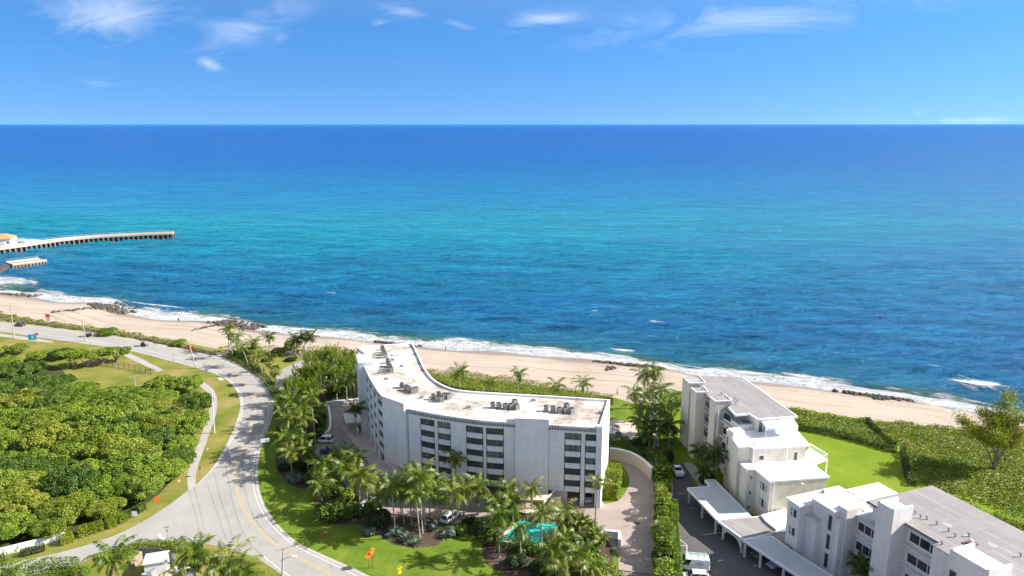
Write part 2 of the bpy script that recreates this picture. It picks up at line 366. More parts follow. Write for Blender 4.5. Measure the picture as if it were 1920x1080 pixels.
def resample(line, step):
    """points at equal spacing along a plan polyline, each with the direction there"""
    out, left = [], 0.0
    for a, b2 in zip(line, line[1:]):
        a, b2 = Vector(a[:2]), Vector(b2[:2]); L = (b2 - a).length
        if L < 1e-6: continue
        d = (b2 - a) / L; t = left
        while t < L: out.append((a + d * t, d)); t += step
        left = t - L
    return out
# ------------------------------------------------------------------ world, sun
SUN_EL, SUN_AZ = R(34), R(4)          # azimuth from +X towards +Y
w = bpy.data.worlds.new('World'); SC.world = w; w.use_nodes = True
nt = w.node_tree; bg = nt.nodes['Background']; bg.inputs[1].default_value = SKY_STR
sky = N(nt, 'ShaderNodeTexSky'); sky.sky_type = 'NISHITA'; sky.sun_disc = False; sky.sun_elevation = SUN_EL; sky.sun_rotation = math.pi / 2 - SUN_AZ
sky.altitude = 50; sky.air_density = 1.0; sky.dust_density = .2; sky.ozone_density = 2.5
tc = N(nt, 'ShaderNodeTexCoord'); sx = N(nt, 'ShaderNodeSeparateXYZ'); nt.links.new(tc.outputs['Generated'], sx.inputs[0])
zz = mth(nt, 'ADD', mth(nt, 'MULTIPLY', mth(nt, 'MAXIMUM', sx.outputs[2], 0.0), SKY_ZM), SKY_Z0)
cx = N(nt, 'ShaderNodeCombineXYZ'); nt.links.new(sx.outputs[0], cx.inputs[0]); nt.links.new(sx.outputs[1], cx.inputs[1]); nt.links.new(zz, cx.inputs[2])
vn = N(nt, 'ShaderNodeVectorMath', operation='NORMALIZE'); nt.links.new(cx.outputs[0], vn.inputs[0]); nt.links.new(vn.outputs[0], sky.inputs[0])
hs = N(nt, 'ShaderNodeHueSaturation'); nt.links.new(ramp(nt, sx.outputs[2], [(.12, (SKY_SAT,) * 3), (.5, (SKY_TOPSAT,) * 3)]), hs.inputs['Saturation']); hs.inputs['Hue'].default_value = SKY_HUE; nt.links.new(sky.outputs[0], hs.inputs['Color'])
# thin cirrus: noise over bearing and elevation, gathered into separate wisps
den = mth(nt, 'MAXIMUM', sx.outputs[1], .05)
px_ = mth(nt, 'DIVIDE', sx.outputs[0], den); py_ = mth(nt, 'DIVIDE', sx.outputs[2], den)
cc = N(nt, 'ShaderNodeCombineXYZ'); nt.links.new(px_, cc.inputs[0]); nt.links.new(py_, cc.inputs[1])
mp = N(nt, 'ShaderNodeMapping'); mp.inputs['Rotation'].default_value = (0, 0, R(-16)); mp.inputs['Scale'].default_value = (7.0, 24.0, 1); nt.links.new(cc.outputs[0], mp.inputs[0])
cn = noise(nt, 1.0, 9, .66, vec=mp.outputs[0], dist=.9)
def skyxy(px, py):
    dx, dy = (px - 960) / F, -(py - 540) / F; d = (dx, cP + dy * sP, -sP + dy * cP)
    return d[0] / d[1], d[2] / d[1]
tot = None; top = None
for (ax, ay), (bx, by), wd, amp in CLOUDS:
    A, B = skyxy(ax, ay), skyxy(bx, by); wd = wd / F
    L = max(math.hypot(B[0] - A[0], B[1] - A[1]) / 2, .004); ro = math.atan2(B[1] - A[1], B[0] - A[0]); c, s = math.cos(ro), math.sin(ro)
    dx, dy = mth(nt, 'SUBTRACT', px_, (A[0] + B[0]) / 2), mth(nt, 'SUBTRACT', py_, (A[1] + B[1]) / 2)
    u = mth(nt, 'DIVIDE', mth(nt, 'ADD', mth(nt, 'MULTIPLY', dx, c), mth(nt, 'MULTIPLY', dy, s)), L)
    v = mth(nt, 'DIVIDE', mth(nt, 'SUBTRACT', mth(nt, 'MULTIPLY', dy, c), mth(nt, 'MULTIPLY', dx, s)), wd)
    r2 = mth(nt, 'ADD', mth(nt, 'MULTIPLY', u, u), mth(nt, 'MULTIPLY', v, v))
    q = mth(nt, 'MULTIPLY', mth(nt, 'POWER', 2.718, mth(nt, 'MULTIPLY', r2, -1.0)), amp)
    tot = q if tot is None else mth(nt, 'MAXIMUM', tot, q)
cf = ramp(nt, mth(nt, 'ADD', cn, mth(nt, 'MULTIPLY', tot, .30)), [(.52, (0, 0, 0)), (1.0, (1, 1, 1))])
sf = mth(nt, 'MULTIPLY', mth(nt, 'MULTIPLY', cf, mth(nt, 'POWER', tot, .5)), mth(nt, 'GREATER_THAN', sx.outputs[1], .05), clamp=True)
tint = ramp(nt, sx.outputs[2], [(.0, SKY_T0), (.10, SKY_T1), (.4, (1, 1, 1))])
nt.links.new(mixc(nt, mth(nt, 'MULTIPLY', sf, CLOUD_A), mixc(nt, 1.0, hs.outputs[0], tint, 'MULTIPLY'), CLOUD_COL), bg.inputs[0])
sl = bpy.data.lights.new('sun', 'SUN'); sl.energy = SUN_STR; sl.angle = R(.5); sl.color = (1, .95, .87)
so = link(bpy.data.objects.new('sun', sl)); so.location = (200, 0, 300)
sd = Vector((math.cos(SUN_EL) * math.cos(SUN_AZ), math.cos(SUN_EL) * math.sin(SUN_AZ), math.sin(SUN_EL)))
so.rotation_euler = sd.to_track_quat('Z', 'Y').to_euler()
SC.view_settings.view_transform = 'Standard'; SC.view_settings.look = 'None'; SC.view_settings.exposure = EXPO; SC.view_settings.gamma = 1
SC.render.engine = 'CYCLES'; SC.cycles.max_bounces = 6; SC.cycles.diffuse_bounces = 3; SC.cycles.use_denoising = True
# ------------------------------------------------------------------ coast
SEA = -4.0
SHORE = W([(-330, 515), (-150, 530), (0, 551), (62, 558), (105, 566), (175, 567), (232, 588), (287, 599), (375, 602), (412, 606), (480, 620), (542, 626), (640, 634), (705, 641), (805, 652), (855, 656), (960, 662), (1060, 671), (1135, 676), (1247, 690), (1280, 700), (1440, 719), (1515, 726), (1565, 732), (1715, 752), (1765, 763), (1815, 770), (1920, 792), (2100, 830), (2400, 905)], SEA)
DUNE = W([(-330, 545), (-150, 568), (0, 586), (70, 600), (130, 608), (180, 613), (237, 622), (300, 634), (350, 642), (412, 655), (480, 660), (560, 660), (640, 662), (700, 675), (800, 690), (855, 696), (960, 708), (1035, 721), (1155, 742), (1250, 736), (1280, 732), (1477, 762), (1620, 784), (1752, 796), (1840, 803), (1920, 812), (2100, 850), (2400, 930)], 0)
SHX, SHY = np.array([p[0] for p in SHORE]), np.array([p[1] for p in SHORE])
DUX, DUY = np.array([p[0] for p in DUNE]), np.array([p[1] for p in DUNE])
def sy(x): return np.interp(x, SHX, SHY) + np.clip(np.abs(x) - 300, 0, 400) * 0
def dy_(x): return np.interp(x, DUX, DUY)
def tz(x, y):
    """height of the land: level inland, falling over the beach to the water line and on below it"""
    t = (y - dy_(x)) / (sy(x) - dy_(x)); return np.where(t < 0, 0.0, np.clip(SEA * (.35 * t + .65 * t ** 2), -9, 0))
def grid_mesh(name, X, Y, Z, mat, attrs=()):
    r, c = X.shape; me = bpy.data.meshes.new(name); V = np.stack([X, Y, Z], -1).reshape(-1, 3)
    i = np.arange((r - 1) * (c - 1)); a = (i // (c - 1)) * c + i % (c - 1); Q = np.stack([a, a + 1, a + c + 1, a + c], -1)
    me.vertices.add(len(V)); me.vertices.foreach_set('co', V.astype(np.float32).ravel()); me.loops.add(Q.size); me.loops.foreach_set('vertex_index', Q.astype(np.int32).ravel())
    me.polygons.add(len(Q)); me.polygons.foreach_set('loop_start', np.arange(0, Q.size, 4, dtype=np.int32)); me.polygons.foreach_set('loop_total', np.full(len(Q), 4, dtype=np.int32))
    me.materials.append(mat); me.update(calc_edges=True); me.polygons.foreach_set('use_smooth', [True] * len(Q))
    for an, av in attrs:
        t = me.attributes.new(an, 'FLOAT', 'POINT'); t.data.foreach_set('value', av.astype(np.float32).ravel())
    return me
# sand
m, nt, b = nodes('beach_sand'); at = N(nt, 'ShaderNodeAttribute'); at.attribute_name = 'shore'; al = N(nt, 'ShaderNodeAttribute'); al.attribute_name = 'along'
cv = N(nt, 'ShaderNodeCombineXYZ'); nt.links.new(mth(nt, 'MULTIPLY', al.outputs['Fac'], .02), cv.inputs[0]); nt.links.new(mth(nt, 'MULTIPLY', at.outputs['Fac'], .55), cv.inputs[1])
trk = ramp(nt, noise(nt, 1.0, 5, .6, vec=cv.outputs[0]), [(.40, (1, 1, 1)), (.5, (0, 0, 0)), (.62, (.55, .55, .55))])
f = mth(nt, 'ADD', mth(nt, 'MULTIPLY', noise(nt, .07, 5, .6), .5), mth(nt, 'MULTIPLY', noise(nt, 1.6, 5, .7), .5))
dry = ramp(nt, f, [(.32, (.385, .315, .25)), (.5, (.455, .375, .305)), (.7, (.52, .44, .365))])
dry = mixc(nt, mth(nt, 'MULTIPLY', trk, .62), dry, (.25, .195, .15))
wr = mth(nt, 'ABSOLUTE', mth(nt, 'ADD', at.outputs['Fac'], mth(nt, 'ADD', 10.0, mth(nt, 'MULTIPLY', mth(nt, 'SUBTRACT', noise(nt, .05, 4), .5), 12.0))))
wrk = mth(nt, 'MULTIPLY', ramp(nt, wr, [(.25, (1, 1, 1)), (.9, (0, 0, 0))]), ramp(nt, noise(nt, .8, 4, .7), [(.48, (0, 0, 0)), (.58, (.7, .7, .7))]))
dry = mixc(nt, wrk, dry, (.10, .07, .045))
wn = mth(nt, 'ADD', at.outputs['Fac'], mth(nt, 'MULTIPLY', mth(nt, 'SUBTRACT', noise(nt, .06, 3), .5), -9.0))
wet = ramp(nt, mth(nt, 'DIVIDE', wn, -12.0, clamp=True), [(.0, (1, 1, 1)), (.45, (.85, .85, .85)), (.7, (0, 0, 0))])
nt.links.new(mixc(nt, wet, dry, (.25, .19, .145)), b.inputs['Base Color']); nt.links.new(mth(nt, 'SUBTRACT', .9, mth(nt, 'MULTIPLY', wet, .55)), b.inputs['Roughness'])
b.inputs['Specular IOR Level'].default_value = .25
bump(nt, b, mth(nt, 'ADD', noise(nt, 1.2, 5, .7), mth(nt, 'MULTIPLY', trk, .4)), .5, .25); M_SAND = m
xs = np.arange(-560, 420, 2.5); tt = np.concatenate([np.linspace(-1, 0, 8), np.linspace(0, 1.6, 34)[1:]])
X = np.repeat(xs[None], len(tt), 0); Dv, Sv = dy_(xs), sy(xs)
Y = np.where(tt[:, None] < 0, Dv[None] + tt[:, None] * (Dv[None] + 150), Dv[None] + tt[:, None] * (Sv - Dv)[None])
Z = tz(X, Y) + np.where(tt[:, None] > 0, .12 * np.sin(X * .21 + 3 * tt[:, None]) * np.clip(tt[:, None] * 4, 0, 1), 0)
tag(obj('ground_and_beach', grid_mesh('ground_and_beach', X, Y, Z, M_SAND, [('shore', Y - sy(X)), ('along', X)])), kind='structure').name = 'beach'
# sea: one sheet from under the beach to the horizon
m, nt, b = nodes('sea_water'); at = N(nt, 'ShaderNodeAttribute'); at.attribute_name = 'shore'; al = N(nt, 'ShaderNodeAttribute'); al.attribute_name = 'along'
g = N(nt, 'ShaderNodeNewGeometry'); sp = N(nt, 'ShaderNodeSeparateXYZ'); nt.links.new(g.outputs['Position'], sp.inputs[0])
big = noise(nt, .006, 4, .6, vec=mapped(nt, (1, 2.2, 1), R(18))); mid = noise(nt, .022, 4, .6, vec=mapped(nt, (1, 2.6, 1), R(18)))
yy = mth(nt, 'ADD', sp.outputs[1], mth(nt, 'MULTIPLY', mth(nt, 'SUBTRACT', big, .5), 260.0))
yy = mth(nt, 'ADD', yy, mth(nt, 'MULTIPLY', mth(nt, 'SUBTRACT', mid, .5), 70.0))
lg = mth(nt, 'LOGARITHM', mth(nt, 'MAXIMUM', yy, 100.0), 10.0)            # 100 m -> 2, 10 km -> 4
body = ramp(nt, mth(nt, 'DIVIDE', mth(nt, 'SUBTRACT', lg, 2.2), 2.3), SEA_RAMP)
# eastward (to the right) the water is bluer, less turquoise
rt = mth(nt, 'DIVIDE', mth(nt, 'ADD', sp.outputs[0], mth(nt, 'MULTIPLY', sp.outputs[1], -.12)), mth(nt, 'ADD', sp.outputs[1], 60.0))
body = mixc(nt, ramp(nt, rt, [(.1, (0, 0, 0)), (.6, (.5, .5, .5))]), body, (.018, .13, .33))
sdv = at.outputs['Fac']
sho = ramp(nt, mth(nt, 'DIVIDE', mth(nt, 'ADD', sdv, mth(nt, 'MULTIPLY', mth(nt, 'SUBTRACT', noise(nt, .035, 4, .6), .5), 34.0)), 90.0), [(.0, (.11, .19, .11)), (.09, (.045, .135, .12)), (.2, (.018, .145, .26)), (.7, (.010, .14, .33))])
near = ramp(nt, mth(nt, 'DIVIDE', sdv, 110.0), [(.2, (1, 1, 1)), (1, (0, 0, 0))])
body = mixc(nt, near, body, sho)
reef = ramp(nt, noise(nt, .03, 5, .6, vec=mapped(nt, (.7, 1.5, 1), R(20))), [(.50, (0, 0, 0)), (.66, (1, 1, 1))])
rmask = ramp(nt, mth(nt, 'DIVIDE', sdv, 260.0), [(.04, (0, 0, 0)), (.14, (1, 1, 1)), (.6, (.7, .7, .7)), (.95, (0, 0, 0))])
body = mixc(nt, mth(nt, 'MULTIPLY', mth(nt, 'MULTIPLY', reef, rmask), .28), body, (.010, .055, .12))
# foam where waves break
fv = N(nt, 'ShaderNodeCombineXYZ'); nt.links.new(mth(nt, 'MULTIPLY', al.outputs['Fac'], .09), fv.inputs[0]); nt.links.new(mth(nt, 'MULTIPLY', sdv, .30), fv.inputs[1])
lace = noise(nt, 1.0, 7, .72, vec=fv.outputs[0], dist=.5)
fw = noise(nt, .028, 4, .6)                                                  # how far the wash reaches, place by place
reach = mth(nt, 'ADD', 1.5, mth(nt, 'MULTIPLY', mth(nt, 'POWER', fw, 1.8), 30.0))
edge = mth(nt, 'SUBTRACT', 1.25, mth(nt, 'DIVIDE', mth(nt, 'ABSOLUTE', mth(nt, 'SUBTRACT', sdv, 1.0)), reach))
wash = ramp(nt, mth(nt, 'ADD', edge, mth(nt, 'MULTIPLY', mth(nt, 'SUBTRACT', lace, .5), 2.2)), [(.36, (0, 0, 0)), (.62, (1, 1, 1))])
cv2 = N(nt, 'ShaderNodeCombineXYZ'); nt.links.new(mth(nt, 'MULTIPLY', al.outputs['Fac'], .014), cv2.inputs[0]); nt.links.new(mth(nt, 'MULTIPLY', sdv, .085), cv2.inputs[1])
brk = noise(nt, 1.0, 3, .5, vec=cv2.outputs[0])
bm = ramp(nt, mth(nt, 'DIVIDE', sdv, 80.0), [(.10, (1, 1, 1)), (.32, (.55, .55, .55)), (1, (0, 0, 0))])
crest = ramp(nt, mth(nt, 'ADD', mth(nt, 'MULTIPLY', brk, bm), mth(nt, 'MULTIPLY', mth(nt, 'SUBTRACT', lace, .5), .35)), [(.60, (0, 0, 0)), (.69, (.9, .9, .9))])
bk = N(nt, 'ShaderNodeAttribute'); bk.attribute_name = 'breaker'
spl = ramp(nt, mth(nt, 'ADD', bk.outputs['Fac'], mth(nt, 'MULTIPLY', mth(nt, 'SUBTRACT', lace, .5), 2.4)), [(.42, (0, 0, 0)), (.68, (1, 1, 1))]); spl = mth(nt, 'MULTIPLY', spl, mth(nt, 'GREATER_THAN', bk.outputs['Fac'], .04))
cap = ramp(nt, noise(nt, .13, 4, .62, vec=mapped(nt, (.55, 1.7, 1), R(20))), [(.735, (0, 0, 0)), (.77, (.8, .8, .8))])
foam = mth(nt, 'MAXIMUM', mth(nt, 'MAXIMUM', mth(nt, 'MAXIMUM', wash, crest), cap), spl)
swl = noise(nt, .085, 4, .6, vec=mapped(nt, (.20, 2.1, 1), R(14))); chop = noise(nt, .34, 4, .6, vec=mapped(nt, (.4, 1.7, 1), R(12)))
wv_ = mth(nt, 'ADD', mth(nt, 'MULTIPLY', swl, .55), mth(nt, 'MULTIPLY', chop, .45))
body = mixc(nt, 1.0, body, ramp(nt, wv_, [(.36, (.62, .68, .75)), (.5, (1, 1, 1)), (.62, (1.5, 1.4, 1.25))]), 'MULTIPLY')  # wave light and dark put into the water colour: pale crests, dark troughs
nt.links.new(mixc(nt, foam, body, (.62, .64, .65)), b.inputs['Base Color'])
nt.links.new(mth(nt, 'ADD', .16, mth(nt, 'MULTIPLY', foam, .7)), b.inputs['Roughness']); b.inputs['IOR'].default_value = 1.33
nt.links.new(ramp(nt, mth(nt, 'DIVIDE', mth(nt, 'SUBTRACT', lg, 2.2), 2.3), [(.1, (SEA_SPEC,) * 3), (.5, (SEA_SPEC * .25,) * 3), (.8, (.02,) * 3)]), b.inputs['Specular IOR Level'])   # far off, the rough surface shows only its wave faces
h = mth(nt, 'ADD', mth(nt, 'MULTIPLY', noise(nt, .06, 3, .5, vec=mapped(nt, (.32, 1.9, 1), R(16))), 3.0), mth(nt, 'MULTIPLY', noise(nt, .26, 5, .6, vec=mapped(nt, (.38, 1.6, 1), R(12))), .9))
h = mth(nt, 'ADD', h, mth(nt, 'MULTIPLY', noise(nt, .75, 4, .6, vec=mapped(nt, (.5, 1.5, 1), R(10))), .4))
h = mth(nt, 'ADD', h, mth(nt, 'MULTIPLY', foam, .25))
bump(nt, b, h, SEA_BUMP, 4.6); M_SEA = m
k = np.concatenate([np.arange(-14, 60, 1.0), np.arange(60, 260, 3.0), 260 * (80000 / 260) ** np.linspace(0, 1, 90)])
xs = np.arange(-600, 440, 2.6); cen = -60.0
X = np.repeat(xs[None], len(k), 0); base = sy(xs)
sdg = np.repeat(k[:, None], len(xs), 1)
flat = np.clip((k - 200) / 1200, 0, 1)[:, None]
Y = base[None] * (1 - flat) + 260 * flat + k[:, None]
X = np.where(k[:, None] > 200, cen + (X - cen) * (1 + (k[:, None] - 200) / 430), X)
amp = np.clip((k - 3) / 25, 0, 1)[:, None] * np.clip(1.25 - k / 330, 0, 1)[:, None]
u = .356 * X + .935 * Y; v = .935 * X - .356 * Y
Z = SEA + amp * (.5 * np.sin(u * .36 + 1.3 * np.sin(v * .021) + .5 * np.sin(v * .06)) + .34 * np.sin(u * .57 + v * .05 + 2 * np.sin(v * .013)) + .2 * np.sin(u * .9 - v * .11))
bs = np.exp(-((sdg - 9 - 4 * np.sin(v * .05)) / 2.2) ** 2) * .55 * np.clip(np.sin(v * .033) + .5, 0, 1)   # the last swell rising before it breaks
brkv = np.zeros_like(X)
for (px, py), la_, wa_, am in (((1828, 718), 7, 7.5, 1.0), ((1850, 716), 5, 5, .9), ((1800, 710), 5, 4.5, .75), ((1228, 604), 3.5, 1.6, .75), ((290, 571), 16, 2.2, 1.0), ((10, 525), 22, 6, 1.0), ((-40, 530), 25, 8, 1.0), ((1172, 655), 5, 1.5, .8), ((60, 452), 30, 8, .9), ((620, 549), 5, 1.5, .6), ((1745, 687), 4, 1.2, .6), ((945, 690), 3, 1, .6)):
    bx0, by0 = G(px, py, SEA); du = (X - bx0) * .935 - (Y - by0) * .356; dv = (X - bx0) * .356 + (Y - by0) * .935; brkv = np.maximum(brkv, am * np.exp(-(du / la_) ** 2 - (dv / wa_) ** 2))
tag(obj('sea', grid_mesh('sea', X, Y, Z + bs, M_SEA, [('shore', sdg), ('along', X), ('breaker', brkv)])), kind='structure')
# ------------------------------------------------------------------ ground sheets, roads
LOW = [(-420, 590), (-200, 598), (0, 622), (80, 634), (160, 645), (240, 657), (312, 675), (367, 690), (412, 705), (435, 722), (447, 742), (450, 765), (442, 795), (430, 822), (410, 860), (390, 887), (367, 910)]
UP = [(-420, 566), (-200, 580), (0, 603), (120, 617), (240, 634), (330, 652), (400, 667), (430, 678), (470, 700), (500, 722), (513, 748), (511, 780), (500, 812), (488, 845), (484, 880), (486, 915), (498, 950), (520, 982), (555, 1015), (592, 1034), (655, 1062), (700, 1084), (780, 1125), (900, 1180)]
SIDE_UP = [(350, 922), (312, 950), (262, 982), (200, 1010), (125, 1033), (50, 1050), (0, 1062), (-200, 1095), (-500, 1130)]
SIDE_LOW = [(-500, 1180), (-200, 1130), (0, 1088), (70, 1076), (145, 1058), (217, 1030), (275, 1017), (350, 1016), (400, 1023), (437, 1031), (480, 1047), (505, 1062), (530, 1080), (570, 1115), (640, 1180)]
rl, ru = smoothpoly(W(LOW)), smoothpoly(W(UP)); su, slw = smoothpoly(W(SIDE_UP)), smoothpoly(W(SIDE_LOW))
lowleft = W([(-420, 590)])[0]
sheet('verge', rl + su + [(-420, 60), (-480, 200)], .02, M_VERGE)
sheet('corner_lot', slw + [(0, 60), (-200, 50)], .02, M_VERGE)
sheet('condo_lawn', smoothpoly(W(UP[10:])) + W([(1000, 1180), (1216, 1180), (1216, 1000), (1216, 830), (1216, 765), (1150, 745), (1000, 722), (860, 706), (800, 700), (680, 700), (600, 690), (520, 700)]), .02, M_LAWN)
sheet('roadside_bank', smoothpoly(W([(418, 664), (470, 690), (502, 716), (516, 750)])) + W([(600, 742), (640, 690), (560, 668), (470, 655)]), .012, M_VERGE)
sheet('dune_bank', smoothpoly(W(UP[:7])) + [(float(x), float(dy_(np.array(x))) - .3) for x in np.linspace(-95, -330, 40)], .012, M_VERGE)
sheet('road', ru + slw[::-1] + su[::-1] + rl[::-1], .045, M_ROAD)
M_TYRE = asphalt('tyre_rubbed_asphalt', (.23, .218, .206), (.335, .318, .30))
# markings
def paintline(name, pts, w, mat, z=.06): return tag(strip_along(smoothpoly(W(pts)), w, z).build(name, mat), kind='structure')
paintline('road_edge_line', [(505, 752), (503, 780), (490, 818), (479, 850), (474, 885), (476, 918), (488, 953), (508, 984), (545, 1018), (585, 1040), (640, 1066), (690, 1092)], .22, M_PWHITE)
paintline('road_edge_line', [(492, 1042), (525, 1068), (560, 1092)], .22, M_PWHITE)
paintline('road_edge_line', [(0, 617), (100, 630), (240, 650), (330, 671), (390, 689), (425, 707), (446, 730), (455, 755), (452, 785), (440, 815), (420, 850)], .2, M_PWHITE)
paintline('road_edge_line', [(-100, 597), (0, 608), (120, 621), (240, 637), (330, 655), (400, 670), (450, 692)], .2, M_PWHITE)
CL = [(-100, 602), (0, 612), (120, 625), (240, 643), (330, 662), (400, 683), (440, 705), (470, 735), (478, 760), (474, 790), (463, 820), (450, 855), (443, 885), (444, 915), (452, 945), (468, 972), (495, 1002), (525, 1027), (565, 1050), (620, 1078), (680, 1112)]
cl = smoothpoly(W(CL))
for o_ in (-.2, .2): tag(strip_along(cl, .16, .06, o_).build('road_centre_line', M_PYEL), kind='structure')
for tp in ([(352, 912), (358, 935), (368, 970), (376, 1004)], [(364, 912), (372, 945), (380, 975), (385, 1008)], [(388, 905), (398, 935), (412, 975), (424, 1012)], [(400, 880), (412, 930), (425, 970), (438, 1012)], [(420, 850), (428, 900), (440, 955), (462, 1010), (500, 1048)], [(462, 860), (458, 900), (466, 945), (486, 985), (520, 1018)]):
    tag(strip_along(smoothpoly(W(tp)), .22, .055).build('tyre_mark', M_TYRE), kind='structure')
tag(MB().quad(*[(*G(*p), .06) for p in ((294, 1003), (300, 1001), (313, 1016), (306, 1017))]).build('stop_bar_marking', M_PWHITE), kind='structure')
M_GUT = asphalt('pale_gutter_concrete', (.36, .345, .325), (.45, .43, .41))
tag(strip_along(ru[20:], .55, .052, -.3).build('road_gutter', M_GUT), kind='structure'); tag(strip_along(rl[25:], .55, .052, .3).build('road_gutter', M_GUT), kind='structure')
# footpath
sheet('footpath', [tuple(p) for p in smoothpoly(W([(240, 662), (262, 671), (285, 683), (308, 694)]))] + [tuple(p) for p in smoothpoly(W([(296, 697), (272, 686), (248, 675), (232, 667)]))], .05, M_PATH)
sheet('footpath', smoothpoly(W([(378, 715), (393, 724), (404, 738), (407, 755), (404, 780), (392, 815), (380, 850), (368, 885), (367, 912)])) + smoothpoly(W([(352, 922), (352, 885), (366, 845), (380, 808), (391, 775), (394, 752), (390, 738), (372, 722)])), .05, M_PATH)
sheet('footpath', smoothpoly(W([(-150, 608), (0, 626), (60, 634), (100, 640)])) + smoothpoly(W([(98, 643), (55, 639), (0, 631), (-150, 613)])), .05, M_PATH)
# condo forecourt, driveway
sheet('driveway', W([(585, 836), (612, 822), (616, 762), (682, 752), (700, 870), (760, 905), (860, 930), (1036, 940), (1128, 944)]) + smoothpoly(W([(1128, 946), (1160, 938), (1178, 912), (1178, 890), (1160, 866), (1143, 858)])) + W([(1143, 838)]) + smoothpoly(W([(1160, 840), (1190, 852), (1215, 872), (1226, 895), (1224, 930), (1219, 1000), (1217, 1090), (1217, 1200)])) + W([(1156, 1200), (1160, 1040), (1135, 1010), (1115, 985), (1050, 972), (900, 978), (830, 982), (760, 968), (700, 955), (650, 915), (612, 870), (590, 850)]), .045, M_PAVER)
sheet('parking_lot', W([(1262, 870), (1283, 870), (1300, 905), (1350, 960), (1420, 990), (1700, 1160), (1700, 1250), (1262, 1250)]), .045, M_LOT)
sheet('walkway', W([(1281, 868), (1300, 868), (1330, 915), (1345, 950), (1322, 930)]), .06, M_PATH)
sheet('terrace_lawn', W([(1235, 900), (1235, 740), (1290, 735), (1480, 764), (1620, 786), (1800, 805), (2000, 830), (2300, 950), (2300, 1150), (1500, 1200), (1330, 920)]), .02, M_LAWN2)
sheet('patio', smoothpoly(W([(1140, 790), (1180, 792), (1196, 806), (1188, 822), (1160, 826), (1138, 822)]), True), .05, M_PATIO)
sheet('car_park', smoothpoly(W([(520, 700), (590, 668), (640, 672), (640, 715), (560, 738), (530, 735)]), True), .05, asphalt('pale_car_park', (.27, .26, .25), (.34, .32, .31)))
sheet('mulch_bed', smoothpoly(W([(592, 925), (640, 905), (720, 945), (830, 985), (1000, 985), (900, 1000), (842, 1005), (820, 1022), (790, 1026), (745, 1022), (712, 1005), (690, 985), (620, 982), (596, 965)]), True, 3), .035, M_MULCH)
sheet('mulch_bed', smoothpoly(W([(905, 1020), (920, 1002), (1000, 990), (1130, 1000), (1150, 1060), (1150, 1150), (1020, 1110), (950, 1078), (912, 1058)]), True, 3), .03, M_MULCH)
sheet('mulch_bed', smoothpoly(W([(520, 850), (580, 830), (600, 850), (600, 905), (560, 915), (525, 890)]), True, 3), .03, M_MULCH)
sheet('mulch_bed', smoothpoly(W([(560, 690), (680, 690), (682, 745), (612, 752), (585, 830), (540, 800), (528, 745)]), True, 3), .03, M_MULCH)
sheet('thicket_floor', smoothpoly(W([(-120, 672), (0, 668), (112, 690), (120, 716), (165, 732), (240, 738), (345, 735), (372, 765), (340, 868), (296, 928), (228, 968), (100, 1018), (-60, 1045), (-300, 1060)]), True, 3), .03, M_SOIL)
sheet('pool_water', W([(975, 976), (1056, 986), (1052, 1000), (1018, 1022), (942, 1012)]), .12, M_POOL)
tag(MB().prism(W([(968, 971), (1068, 983), (1062, 1003), (1020, 1028), (932, 1015)]), .0, .09).build('pool_deck', M_PATIO), kind='structure')

sheet('garage_floor', W([(640, 800), (690, 790), (760, 880), (860, 905), (1036, 915), (1122, 915), (1132, 948), (1036, 942), (860, 932), (700, 880)]), .05, M_PATIO)
# ------------------------------------------------------------------ plants
def unit(a): return a / np.maximum(np.linalg.norm(a, axis=-1, keepdims=True), 1e-9)
def leaves(P, Nn, L, Wd, rng, jit=.6):
    """diamond leaves at P, facing roughly along Nn"""
    n = len(P); Nn = unit(Nn + rng.normal(0, jit, (n, 3))); t = unit(np.cross(Nn, rng.normal(0, 1, (n, 3)))); b2 = np.cross(Nn, t)
    L = L * rng.uniform(.65, 1.3, (n, 1)); Wd = Wd * rng.uniform(.65, 1.3, (n, 1))
    fold = Nn * L * .18
    return np.stack([P - t * L * .5, P + b2 * Wd * .5 + fold, P + t * L * .5, P - b2 * Wd * .5 + fold], 1)
def blob_points(blobs, n, rng, lo=-.35, shell=.75):
    """points on the outside of a union of ellipsoids (x, y, z, rx, ry, rz)"""
    B = np.array(blobs); a = B[:, 3] * B[:, 4] + B[:, 3] * B[:, 5]; k = rng.choice(len(B), n * 3, p=a / a.sum())
    d = unit(rng.normal(0, 1, (n * 3, 3))); d[:, 2] = np.where(d[:, 2] < lo, -d[:, 2] * rng.uniform(0, 1, n * 3), d[:, 2]); d = unit(d)
    s = rng.uniform(shell, 1.03, (n * 3, 1)); P = B[k, :3] + d * B[k, 3:] * s; Nn = unit(d / B[k, 3:])
    ok = np.ones(len(P), bool)
    for q in range(len(B)):
        ins = (((P - B[q, :3]) / B[q, 3:]) ** 2).sum(1) < .5
        ok &= ~ins | (k == q)
    P, Nn = P[ok][:n], Nn[ok][:n]; return P, Nn
def crown_blobs(r, h, n, rng, z0):
    out = []
    for i in range(n):
        a = rng.uniform(0, 2 * math.pi); q = r * math.sqrt(rng.uniform(0, 1)) * .86; s = rng.uniform(.12, .27) * r
        out.append((q * math.cos(a), q * math.sin(a), z0 + h * (.55 + .25 * (1 - (q / r) ** 2)) + rng.uniform(-.14, .16) * h, s, s, s * rng.uniform(.6, .9)))
    out.append((0, 0, z0 + h * .45, r * .72, r * .72, h * .42)); return out
def grape_crown(seed, r, h, nl, mat, leaf=.5, z0=0.0, nb=11):
    rng = np.random.default_rng(seed); P, Nn = blob_points(crown_blobs(r, h, nb, rng, z0), nl, rng)
    P[:, 2] = np.maximum(P[:, 2], .15); return from_quads('crown', leaves(P, Nn + np.array([0, 0, .45]), leaf, leaf * .66, rng, .7), mat)
